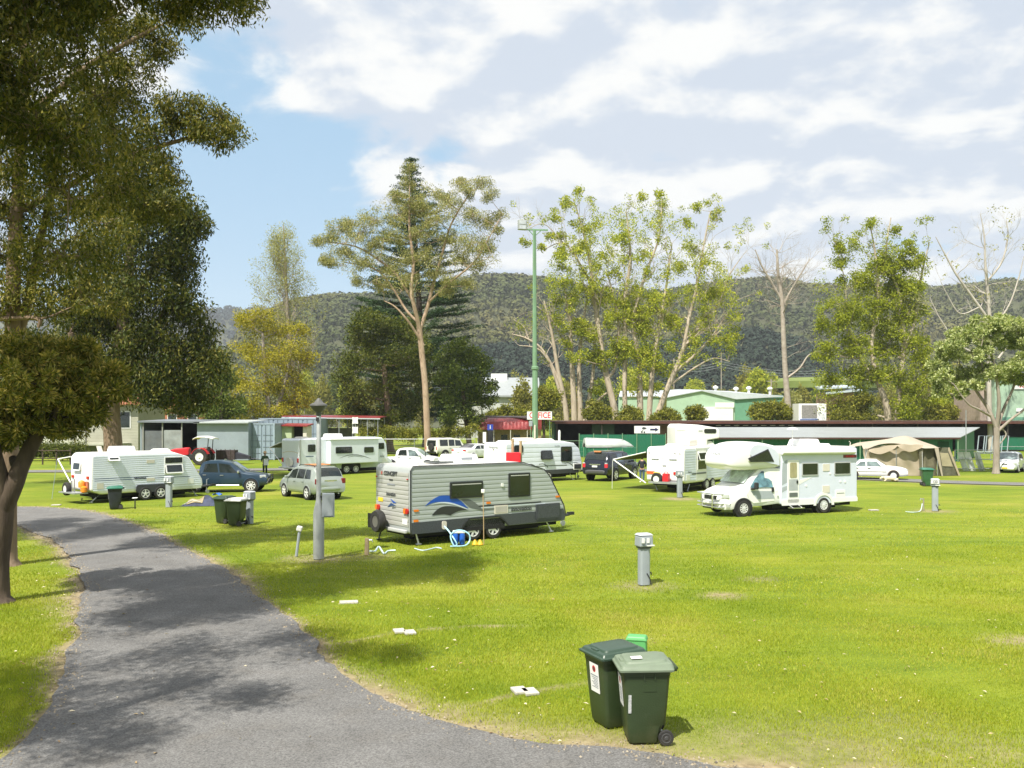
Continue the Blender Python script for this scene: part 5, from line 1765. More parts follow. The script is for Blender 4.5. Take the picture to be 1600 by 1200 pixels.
 for y in (-.92, .80):
  v.panel('tail_light', REDLENS, 'B', y - .12, 1.22, y + .12, 1.36, .0, .04, .02)
 spare(v, -.42, .55, .68, .34, .22)
 mb = MB()
 mb.box((-.34, 0, .52), (.66, 1.9, .06))
 mb.box((-.30, -.05, .85), (.05, .06, .7))
 mb.box((-.30, .25, .85), (.05, .06, .5))
 mb.build('rear_carrier', STEEL, v.t)
 mb = MB()
 mb.lathe([(.03, -.18), (.16, -.14), (.17, .12), (.08, .2), (.02, .22)], (-.22, -.72, .95), 14)
 mb.lathe([(.03, -.18), (.15, -.14), (.16, .1), (.06, .16)], (-.20, -.92, .72), 14)
 mb.build('gas_bottle', mat('orange_bottle', (.78, .26, .02), .45), v.t, smooth=50)
 mb = MB()
 mb.box((-.06, -.95, .90), (.06, .25, .4))
 mb.build('rear_box', mat('rust_red_panel', (.42, .16, .10), .6), v.t)
 v.leg(.6, -.9, -.45)
 v.leg(5.6, -.9, .3)
 v.leg(1.4, -.9, -.2)
 v.drawbar(6.1, 1.3, .45)
 v.roofbox('air_conditioner', WHITE, 1.55, 2.75, -.45, .45, 2.52, .30, .88)
 v.roofbox('roof_hatch', WHITE, 3.8, 4.7, -.5, .3, 2.50, .14, .7, .05)
 mb = MB()
 mb.box((1.1, .2, 2.66), (.05, .5, .36), ry=-.3)
 mb.build('roof_vent', CREAM, v.t)
 v.awning_arm(0.05, W / 2 + .05, 2.28, 1.55, 2.12, .95)
 mb = MB()
 mb.grid(lambda u, q: Vector((.1 + 5.2 * u, W / 2 + .05 + 1.5 * q, 2.27 - .16 * q)), 4, 2)
 mb.build('awning', mat('awning_green', (.05, .07, .05), .8), v.t)
 mb = MB()
 mb.tube([(0, W / 2 + 1.6, 2.1), (-.3, W / 2 + 1.5, 0.02)], .016, 5)
 mb.build('guy_pole', mat('mesh_screen', (.28, .34, .34), .7), v.t)

 # ---- long white caravan with a slide-out
 a = R(46)
 W = 2.5
 prof = [(0.0, 0.55), (0.0, 2.66), (0.12, 2.78), (6.6, 2.84), (7.25, 2.76), (7.62, 2.3), (7.75, 1.2), (8.2, .9), (8.1, .45), (.2, .45)]
 v = Van('caravan', 'long smooth white caravan with a slide-out section and a grey arc, behind the lamp post', 'caravan', place(468, 744, a, W), a, W, prof)
 v.t.scale = (1.07, 1, 1)
 v.shell(mat('caravan_white_shade_tint', (.72, .76, .82), .3, var=.03, coat=.3), .10, 4)  # white with the bluish shade of its side put into the colour
 v.panel('trim', TRIMGREY, 'R', .0, .6, .12, 2.72, .0, .02, .02)
 mb = MB()
 mb.box((4.35, -W / 2 - .28, 1.75), (4.3, .56, 1.86))
 so = mb.build('slide_out', mat('slide_white_shade_tint', (.70, .75, .82), .3, var=.03), v.t, bevel=.06, seg=3)  # same bluish shade tint put into the white
 mb = MB()
 mb.box((4.35, -W / 2 - .30, 2.70), (4.4, .66, .07))
 mb.build('slide_awning', WHITE, so, bevel=.02)
 v.window('R', 2.65, 1.62, 4.05, 2.12, BLACK, .07, .56)
 v.window('R', 5.15, 1.62, 6.0, 2.06, BLACK, .07, .56)
 arc_ = smooth_line([(2.95, 1.26), (3.7, 1.48), (4.5, 1.50), (5.2, 1.34), (5.75, 1.14)], 6)
 v.panel('decal', DECALGREY, 'R', 0, 0, 0, 0, .56, .566, poly=arc_ + [(p[0], p[1] - .06 * math.sin(math.pi * i / (len(arc_) - 1)) - .005) for i, p in enumerate(arc_)][::-1])
 arc_ = smooth_line([(3.7, 1.33), (4.3, 1.40), (5.0, 1.30)], 6)
 v.panel('decal', DECALGREY, 'R', 0, 0, 0, 0, .56, .566, poly=arc_ + [(p[0], p[1] - .03) for p in arc_][::-1])
 v.window('R', .68, 1.78, 1.28, 2.34, BLACK, .08)
 v.window('R', 6.75, 1.85, 7.38, 2.34, BLACK, .08)
 v.panel('decal', DECALNAVY, 'R', .5, 1.42, 1.15, 1.48, .0, .006, .02)
 v.text('sterling', .14, TEXTGREY, 'R', 1.5, 1.30, shear=.2)
 v.text('jayco', .20, TEXTGREY, 'R', 7.2, 1.28, bold=.004)
 v.panel('service_hatch', WHITEPL, 'R', 1.5, .85, 1.95, 1.08, .0, .02, .02)
 v.panel('service_hatch', WHITE, 'R', 7.2, .75, 7.7, 1.12, .0, .02, .02)
 v.panel('lower_skirt', mat('skirt_green_grey', (.40, .46, .40), .5), 'R', 1.9, .42, 7.9, .80, .0, .012, .02)
 v.panel('wheel_arch', DARKVOID, 'R', 3.5, .30, 5.2, .82, .0, .02, .2)
 for x in (3.95, 4.78):
  wheel(v.t, x, -W / 2 + .08, .35, .22, -1, 'alloy', 8)
  wheel(v.t, x, W / 2 - .12, .35, .22, 1, 'alloy', 8)
 v.under(.4, 7.8)
 mb = MB()
 mb.lathe([(.36, -.12), (.36, .1), (.30, .14)], (-.16, -.15, 1.0), 22, 'x')
 mb.build('spare_wheel', mat('wheel_bag', (.72, .70, .64), .6), v.t, smooth=40)
 arc_ = smooth_line([(-1.1, 1.72), (-.5, 1.82), (0, 1.84), (.5, 1.82), (1.1, 1.70)], 5)
 v.panel('decal', CREAM, 'B', 0, 0, 0, 0, .0, .006, poly=arc_ + [(p[0], p[1] - .06) for p in arc_][::-1])
 for y in (-1.05, 1.05):
  v.panel('tail_light', REDLENS, 'B', y - .10, 1.0, y + .10, 1.32, .0, .04, .03)
 mb = MB()
 mb.box((-.22, 0, .60), (.40, 1.9, .10))
 mb.build('bumper', WHITE, v.t, bevel=.02)
 v.roofbox('air_conditioner', WHITE, 2.9, 4.2, -.5, .4, 2.80, .32, .86)
 v.roofbox('roof_hatch', CREAM, .4, 1.2, -.7, .3, 2.78, .14, .7, .05)
 v.drawbar(8.0, 1.2)
 v.leg(.6, -1.0, -.3)
 v.leg(7.5, -1.0, .2)
 v.awning_arm(.05, W / 2 + .05, 2.50, 1.75, 2.05, .85)
 awning_roof(v, .1, 6.0, W / 2 + .05, 2.50, 1.75, 2.05, mat('awning_olive', (.14, .15, .11), .8))

 # ---- white caravan behind the grey one
 a = R(38)
 W = 2.45
 prof = [(0.0, 0.70), (0.02, 2.50), (0.14, 2.68), (4.9, 2.76), (6.1, 2.60), (6.6, 2.2), (6.9, 1.15), (6.85, .60), (6.6, .52), (.3, .52)]
 v = Van('caravan', 'white caravan with rounded nose and curled grey stripe, behind the red barrel and timber posts', 'caravan', place(789, 756, a, W), a, W, prof)
 v.shell(WHITE, .12, 5)
 v.clad(mat('wide_cladding_shade_tint', (.68, .73, .80), .35, var=.03), .72, 2.62, .30, .010, .10)  # side white carries a painted bluish shade
 v.window('R', .75, 2.0, 1.5, 2.52, BLACK, .12, .014)
 fr = v.window('R', 3.05, 1.50, 4.05, 2.12, BLACK, .12, .014)
 v.hatch('R', 3.1, 1.52, 4.0, 2.10, BLACK, 12, .03)
 v.window('R', 4.85, 1.32, 5.85, 2.36, BLACK, .10, .014)
 v.panel('stripe', DECALGREY, 'R', 2.2, 1.04, 5.4, 1.10, .014, .018, .02)
 for x in (1.9, 2.9, 5.2, 5.9):
  arc_ = smooth_line([(x, 1.22), (x + .35, 1.24), (x + .65, 1.12), (x + .8, .98)], 4)
  v.panel('decal', DECALGREY, 'R', 0, 0, 0, 0, .014, .018, poly=arc_ + [(p[0] - .03, p[1] - .05) for p in arc_][::-1])
 v.text('freedom', .14, TEXTGREY, 'R', 4.5, 2.42, shear=.3)
 v.panel('lower_skirt', mat('skirt_dark', (.05, .055, .06), .5), 'R', .4, .50, 6.5, .80, .0, .02, .02)
 v.panel('tool_box', WHITE, 'R', 6.0, .72, 6.75, 1.16, .0, .05, .03)
 v.panel('tool_box_lid', CHECKER, 'R', 6.06, .78, 6.69, 1.10, .05, .06, .02)
 v.under(.4, 6.5, .5)
 for x in (2.9, 3.7):
  wheel(v.t, x, -W / 2 + .08, .35, .22, -1, 'alloy', 6)
  wheel(v.t, x, W / 2 - .12, .35, .22, 1, 'alloy', 6)
 v.text('Kimberley', .26, TEXTGREY, 'B', .05, 2.38, .01, shear=.1, bold=.002)
 v.panel('camera', BLACK, 'B', .0, 2.2, .07, 2.26, .0, .05, .02)
 for y in (-1.0, 1.0):
  v.panel('tail_light', REDLENS, 'B', y - .1, .85, y + .1, 1.05, .0, .04, .03)
 v.leg(5.9, -1.0, .3, WHITE)
 v.leg(6.4, -1.0, .0, BLACK)
 v.drawbar(6.7, 1.2, .5)
 v.roofbox('air_conditioner', CREAM, 1.7, 3.2, -.5, .4, 2.72, .26, .86)
 v.roofbox('roof_hatch', WHITE, 3.7, 5.0, -.5, .4, 2.74, .16, .7, .05)
 v.roofbox('roof_hatch', WHITE, .5, 1.3, -.4, .5, 2.70, .12, .7, .05)

 # ---- white caravan behind the motorhome
 a = R(52)
 W = 2.45
 prof = [(0.0, 0.62), (0.02, 2.42), (0.18, 2.62), (4.8, 2.66), (5.8, 2.4), (6.4, 1.1), (6.3, .5), (.4, .5)]
 v = Van('caravan', 'white ribbed caravan with spare wheel and red jerrycan on its tail, behind the motorhome', 'caravan', place(1068, 770, a, W), a, W, prof)
 v.shell(WHITE, .13, 5)
 v.clad(WHITE2, .66, 2.46, .15, .012, .16, xlim=(.16, 1.55))
 v.clad(WHITE2, .66, 2.46, .15, .012, .16, xlim=(3.0, 6.4))
 v.panel('side_strip', WHITE, 'R', 1.55, .60, 1.68, 2.56, .0, .02, .02)
 v.window('R', 1.75, 1.22, 2.9, 2.32, WHITE, .04, .0, 1.78)
 v.hatch('R', 1.8, 1.8, 2.85, 2.28, WHITE, 16, .02)
 v.panel('stripe', DECALGREY, 'R', 1.0, .98, 2.9, 1.08, .012, .02, .02)
 v.panel('service_hatch', WHITE, 'R', .3, .68, .75, 1.02, .014, .03, .02)
 v.text('Windsor', .14, TEXTDARK, 'R', .75, 1.16, .02, shear=.3)
 for y, m in ((-.85, REDLENS), (.90, mat('orange_red_lens', (.72, .12, .03), .3))):
  v.panel('tail_light', m, 'B', y - .26, 1.02, y + .26, 1.18, .0, .04, .03)
 for y in (-.55, .62):
  v.panel('handle', TEXTGREY, 'B', y - .25, 1.88, y + .25, 1.93, .0, .03, .02)
 v.panel('vent', TEXTGREY, 'B', -.12, 1.50, .14, 1.56, .0, .02, .02)
 v.text('Windsor', .12, TEXTGREY, 'B', .02, 1.95, .01)
 for y, z in ((-1.0, 2.24), (1.02, 2.26), (-.68, 2.26)):
  v.panel('marker_light', BLACK, 'B', y - .03, z - .04, y + .03, z + .04, .0, .03, .02)
 spare(v, -.36, .30, .75, .36, .24)
 mb = MB()
 mb.box((-.32, -.28, .86), (.26, .36, .46))
 mb.tube([(-.32, -.40, 1.09), (-.32, -.36, 1.18), (-.32, -.2, 1.18), (-.32, -.16, 1.09)], .025, 6)
 mb.build('jerrycan', mat('red_plastic', (.62, .02, .03), .4), v.t, bevel=.05, seg=3)
 mb = MB()
 mb.tube([(-.3, .55, 1.1), (-.42, .3, 1.14), (-.4, .05, 1.1)], .035, 6)
 mb.build('yellow_strap', mat('strap_yellow', (.75, .55, .10), .6), v.t)
 mb = MB()
 mb.box((-.28, -.2, .56), (.6, 1.9, .12))
 mb.tube([(-.1, .6, .5), (-.3, .3, .1)], .03, 6)
 mb.build('rear_carrier', STEEL, v.t)
 v.under(.5, 6.2, .5)
 for x in (3.0, 3.8):
  wheel(v.t, x, -W / 2 + .08, .34, .22, -1, 'alloy', 6)
  wheel(v.t, x, W / 2 - .12, .34, .22, 1, 'alloy', 6)
 v.leg(.5, -1.0, .3, BLACK)
 v.leg(1.2, -1.0, -.3, STEEL)
 v.roofbox('air_conditioner', CREAM, 2.2, 3.3, -.5, .4, 2.64, .36, .9)
 v.roofbox('roof_hatch', WHITE, .8, 1.7, -.4, .5, 2.64, .14, .7, .05)
 v.awning_arm(.05, W / 2 + .05, 2.28, 2.25, 1.78, .45)
 mb = MB()
 mb.tube([(-.05, W / 2 + 2.28, 1.75), (-.08, W / 2 + 2.3, 0.02)], .012, 5)
 mb.build('guy_pole', WHITE, v.t)
 awning_roof(v, .1, 5.0, W / 2 + .05, 2.28, 2.25, 1.78, mat('awning_dark', (.08, .075, .065), .85))

caravans()

def motorhome():
 h = Vector((-0.925, -0.38, 0)).normalized()
 a = math.atan2(h.y, h.x)
 W, Lb = 2.25, 5.55
 lf = Vector((-h.y, h.x, 0))
 c = G(1287, 801)
 org = c - h * 1.95 - lf * (W / 2)
 v = Van('motorhome', 'white coachbuilt motorhome with a bulging overcab bed and grey side graphics, facing left', 'motorhome', (org.x, org.y), a, W, [])
 side = lambda u, q, d: Vector((u, d, q))
 SHADE_BLUEW = mat('motorhome_side_shade_tint', (.62, .66, .77), .3, var=.03, coat=.3)  # white body, bluish shade of the visible side put into its colour
 # coach body
 v.prof = [(0, .62), (0, 2.86), (.06, 2.92), (4.3, 2.96), (4.3, .45), (2.75, .40), (1.1, .40), (.3, .46)]
 v.shell(SHADE_BLUEW, .05, 3)
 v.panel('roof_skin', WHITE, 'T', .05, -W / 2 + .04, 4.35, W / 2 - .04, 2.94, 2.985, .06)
 # overcab bed: bulging loft
 mb = MB()
 st = ((4.0, 2.98, 2.1, .98), (4.5, 3.08, 2.02, 1.0), (5.2, 3.24, 1.98, 1.0), (5.9, 3.26, 1.96, .99), (6.5, 3.12, 1.98, .95), (6.85, 2.86, 2.06, .88), (7.0, 2.52, 2.2, .74), (7.02, 2.38, 2.3, .6))
 rows = []
 for x, zt, zb, f in st:
  hw = W / 2 * f
  sec = []
  for k in range(24):
   an = 2 * math.pi * k / 24
   cx_, cz_ = math.cos(an), math.sin(an)
   e = .38
   sec.append((x, math.copysign(abs(cx_) ** e, cx_) * hw, (zt + zb) / 2 + math.copysign(abs(cz_) ** e, cz_) * (zt - zb) / 2))
  rows.append(sec)
 V = [p for r_ in rows for p in r_]
 Fs = [(i * 24 + k, i * 24 + (k + 1) % 24, (i + 1) * 24 + (k + 1) % 24, (i + 1) * 24 + k) for i in range(len(st) - 1) for k in range(24)]
 Fs += [tuple(range(24)), tuple((len(st) - 1) * 24 + k for k in range(24))]
 mb.add(V, Fs)
 ob = mb.build('overcab', WHITE, v.t, smooth=70)
 ss = ob.modifiers.new('s', 'SUBSURF')
 ss.levels = ss.render_levels = 1
 # overcab side window (a wedge) and name
 v.panel('overcab_panel', SHADE_BLUEW, 'L', 0, 0, 0, 0, .005, .012, poly=smooth_line([(4.45, 2.2), (4.5, 2.75), (5.1, 3.06), (5.8, 3.08), (6.0, 2.7), (5.6, 2.42)], 3))
 fr = v.panel('window', BLACK, 'L', 0, 0, 0, 0, .014, .03, poly=[(4.72, 2.36), (5.05, 2.92), (6.12, 2.52), (5.98, 2.36)])
 v.panel('pane', GLASS, 'L', 0, 0, 0, 0, .03, .035, fr and .0, parent=fr, poly=[(4.80, 2.40), (5.08, 2.84), (6.02, 2.50), (5.94, 2.40)])
 M = frame_mat(Vector((6.93, -.12, 2.72)), (0.05, 1, 0), (-.28, 0, 1))
 lettering('AVIDA', .22, TEXTGREY, v.t, M, shear=.3, sx=1.3)
 # cab: loft of a van front
 mb = MB()
 cab = ((4.28, .50, 2.08, 1.0, 1.0), (4.9, .45, 2.10, 1.0, .95), (5.35, .42, 2.06, .99, .86), (5.75, .40, 1.75, .985, .86), (6.15, .38, 1.36, .98, .90), (6.5, .34, 1.22, .97, .92), (6.85, .30, 1.12, .93, .88), (7.12, .30, .98, .84, .78), (7.26, .36, .80, .72, .66))
 rows = []
 for x, zb, zt, fb, ft in cab:
  hb, ht = 2.05 / 2 * fb, 2.05 / 2 * ft
  zm = min(zt - .03, 1.18) if zt > 1.3 else zt - .10
  sec = [(x, -hb * .96, zb), (x, -hb, zb + .12), (x, -hb, (zb + zm) / 2), (x, -hb * .985, zm), (x, -ht, zt - .05), (x, -ht * .85, zt), (x, 0, zt + .03)]
  sec += [(p[0], -p[1], p[2]) for p in sec[:-1]][::-1]
  rows.append(sec)
 n = len(rows[0])
 V = [p for r_ in rows for p in r_]
 Fs = [(i * n + k, i * n + (k + 1) % n, (i + 1) * n + (k + 1) % n, (i + 1) * n + k) for i in range(len(cab) - 1) for k in range(n)]
 Fs += [tuple(range(n)), tuple((len(cab) - 1) * n + k for k in range(n))]
 mb.add(V, Fs)
 cabo = mb.build('cab', WHITE, v.t, smooth=40)
 # windscreen following the cab slope
 mb = MB()
 xs, zs, ws = (5.38, 5.75, 6.12), (2.04, 1.77, 1.40), (.84, .87, .91)
 V = []
 for x, z, f in zip(xs, zs, ws):
  for k in range(9):
   q = -1 + 2 * k / 8
   V.append((x + .03 + .05 * (1 - q * q), q * f * 2.05 / 2 * .94, z + .035 + .01 * (1 - q * q)))
 mb.add(V, [(i * 9 + k, i * 9 + k + 1, i * 9 + k + 10, i * 9 + k + 9) for i in range(2) for k in range(8)])
 mb.build('windscreen', mat('windscreen_shade_reflection', (.50, .60, .54), .12, var=.5, scale=3, spec=.8), v.t, smooth=60)  # pale mottle paints both sunshade and reflections into the glass colour
 # cab door with window, mirror, handle
 hw = 2.05 / 2
 dr = MB().prism([(4.62, .62), (4.62, 1.16), (5.96, 1.16), (6.08, 1.0), (5.95, .70), (5.75, .55)], lambda u, q, d: Vector((u, hw + d, q)), .0, .012).build('cab_door', WHITE, v.t)
 MB().prism([(4.70, 1.22), (4.82, 1.92), (5.22, 1.94), (5.62, 1.62), (5.92, 1.24)], lambda u, q, d: Vector((u, hw * (1 - .13 * max(0, (q - 1.18) / .9)) + d, q)), .012, .03).build('door_window', mat('door_glass', (.10, .20, .24), .08, var=.8, scale=2.5), dr)
 MB().box((4.72, hw + .03, 1.12), (.10, .04, .2)).build('handle', BLACK, dr)
 mm = MB().box((5.70, hw + .16, 1.32), (.14, .20, .30))
 mm.box((5.8, hw + .05, 1.18), (.2, .16, .08))
 mm.build('mirror', BLACK, v.t, bevel=.04)
 mm = MB().box((5.70, -hw - .16, 1.32), (.14, .20, .30))
 mm.build('mirror', BLACK, v.t, bevel=.04)
 # front: bumper, bull bar, lamps, grille
 mb = MB()
 V = []
 for z, o_, w_ in ((.26, 7.10, .80), (.30, 7.30, .92), (.55, 7.36, .94), (.62, 7.28, .92)):
  for k in range(9):
   q = -1 + 2 * k / 8
   V.append((o_ - .55 * q ** 4 * .7, q * w_ * 1.06, z))
 mb.add(V, [(i * 9 + k, i * 9 + k + 1, i * 9 + k + 10, i * 9 + k + 9) for i in range(3) for k in range(8)])
 mb.build('bumper', mat('bumper_chrome', (.50, .52, .45), .25, metal=.5), v.t, smooth=60)
 mb = MB()
 for q in (.40, .55, .96):
  mb.tube([(7.0, -.85, q), (7.40, -.78, q), (7.48, 0, q), (7.40, .78, q), (7.0, .85, q)], .03, 8)
 for y in (-.42, .42):
  mb.tube([(7.46, y, .35), (7.46, y, .98)], .035, 8)
 mb.build('bull_bar', CHROME, v.t)
 mb = MB()
 mb.box((7.25, 0, .80), (.06, .9, .16))
 mb.box((7.37, 0, .36), (.05, .8, .10))
 mb.build('grille', BLACK, v.t)
 for y in (-.72, .72):
  MB().box((7.02, y * 1.05, .88), (.34, .30, .22), rz=-.5 * (1 if y > 0 else -1)).build('headlight', CLEARLENS, v.t, bevel=.05)
 MB().box((7.49, .0, .60), (.02, .42, .11)).build('number_plate', WHITEPL, v.t)
 # wheels and arches
 for x in (1.95, 6.25):
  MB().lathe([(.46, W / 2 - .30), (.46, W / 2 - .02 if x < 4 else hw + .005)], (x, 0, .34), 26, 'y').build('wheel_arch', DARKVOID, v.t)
  wheel(v.t, x, (W / 2 if x < 4 else hw) - .09, .345, .22, 1, 'alloy', 10, .62)
  wheel(v.t, x, -(W / 2 if x < 4 else hw) + .09, .345, .22, -1, 'alloy', 10, .62)
 pts = [(1.95 + .58 * math.cos(R(t_)), .34 + .56 * math.sin(R(t_))) for t_ in range(0, 181, 15)]
 ptsi = [(1.95 + .45 * math.cos(R(t_)), .34 + .45 * math.sin(R(t_))) for t_ in range(180, -1, -15)]
 v.panel('arch_trim', WHITE, 'L', 0, 0, 0, 0, .0, .03, poly=pts + ptsi)
 v.panel('skirt', WHITE, 'L', 2.5, .40, 4.3, .66, .0, .025, .03)
 v.panel('skirt', WHITE, 'L', .0, .46, 1.45, .66, .0, .02, .03)
 # habitation door, windows, vents
 do = v.panel('entry_door', WHITE, 'L', 3.36, .50, 3.98, 2.42, .0, .025, .08)
 v.panel('door_window', mat('net_curtain', (.34, .31, .17), .5, var=.4, scale=8, stretch=(6, 1, .3)), 'L', 3.48, 1.62, 3.86, 2.30, .026, .036, .06, do)
 v.panel('door_panel', mat('mid_grey_graphic', (.40, .43, .45), .4), 'L', 3.42, 1.05, 3.92, 1.56, .0255, .028, .02, do)
 v.panel('door_bin', DECALGREY, 'L', 3.44, .78, 3.90, .96, .0255, .04, .02, do)
 v.panel('handle', BLACK, 'L', 3.42, 1.36, 3.50, 1.50, .026, .05, .02, do)
 for x0, x1 in ((2.28, 3.20), (.42, 1.36)):
  v.window('L', x0, 1.70, x1, 2.28, TRIMGREY, .03)
 for x0, z0, x1, z1 in ((1.62, 1.88, 2.0, 2.20), (1.62, .90, 2.02, 1.22)):
  v.panel('vent_cover', CREAM, 'L', x0, z0, x1, z1, .0, .02, .02)
 v.panel('locker', WHITE, 'L', .72, .62, 1.28, 1.0, .0, .016, .03)
 v.panel('locker_handle', DECALGREY, 'L', .78, .84, 1.2, .87, .016, .022, .005)
 for x, z in ((1.55, 1.72), (.95, 1.34), (.68, 1.32), (4.5, 1.0), (2.9, 1.2)):
  v.panel('outlet', WHITEPL, 'L', x, z, x + .09, z + .10, .0, .02, .03)
 # graphics
 G1 = mat('graphic_grey', (.36, .40, .43), .4, var=.04)
 G2 = mat('graphic_light', (.74, .74, .72), .4, var=.04)
 v.panel('graphic', G1, 'L', 0, 0, 0, 0, .0, .005, poly=[(4.0, 1.42), (4.0, 2.44), (4.25, 2.28), (4.28, 1.8), (4.28, 1.30)])
 v.panel('graphic', G1, 'L', 0, 0, 0, 0, .0, .006, poly=[(4.0, 1.28), (4.28, 1.20), (4.28, .98), (4.0, 1.1)])
 v.panel('graphic', G2, 'L', 0, 0, 0, 0, .0, .007, poly=[(2.6, 1.62), (3.3, 1.52), (3.34, 1.30), (3.0, 1.45)])
 MB().prism([(4.60, .72), (5.55, .72), (5.9, 1.10), (4.75, 1.06)], lambda u, q, d: Vector((u, hw + d, q)), .013, .018).build('graphic', G1, v.t)
 v.panel('name_panel', mat('maroon_panel', (.16, .03, .03), .5), 'L', .05, 2.46, .82, 2.60, .0, .012, .01)
 v.text('Birdsville', .13, TEXTRED, 'L', .43, 2.53, .014, bold=.006)
 # awning case, door step, roof things
 mb = MB()
 mb.tube([(.25, W / 2 + .10, 2.74), (4.35, W / 2 + .10, 2.76)], .10, 10)
 mb.build('awning_case', WHITE, v.t, smooth=40)
 mb = MB()
 mb.box((3.65, W / 2 + .20, .30), (.62, .34, .04))
 mb.tube([(3.4, W / 2, .42), (3.4, W / 2 + .3, .30)], .02, 5)
 mb.tube([(3.9, W / 2, .42), (3.9, W / 2 + .3, .30)], .02, 5)
 mb.build('door_step', CHROME, v.t)
 v.roofbox('air_conditioner', WHITE, 1.5, 2.8, -.4, .5, 2.98, .34, .82)
 v.roofbox('roof_hatch', WHITE, .85, 1.4, -.3, .4, 2.98, .12, .8, .04)
 mb = MB()
 mb.tube([(3.1, .4, 2.95), (3.1, .4, 3.75)], .012, 6)
 mb.lathe([(.015, 0), (.26, .02), (.18, .08), (.03, .12)], (3.1, .4, 3.75), 14)
 mb.build('tv_antenna', WHITE, v.t)
 mb = MB()
 mb.tube([(.05, .7, 2.9), (.0, .7, 3.15), (.08, .7, 3.2)], .018, 5)
 mb.build('roof_rail', CREAM, v.t)
 v.under(.2, 4.6, .44)

motorhome()

# ------------------------------------------------------------------ cars
def paint(name, col, metal=0.0, rough=0.3):
 return mat(name, col, rough, metal, var=0.04, scale=1.0, coat=0.5, dirt=0.05)

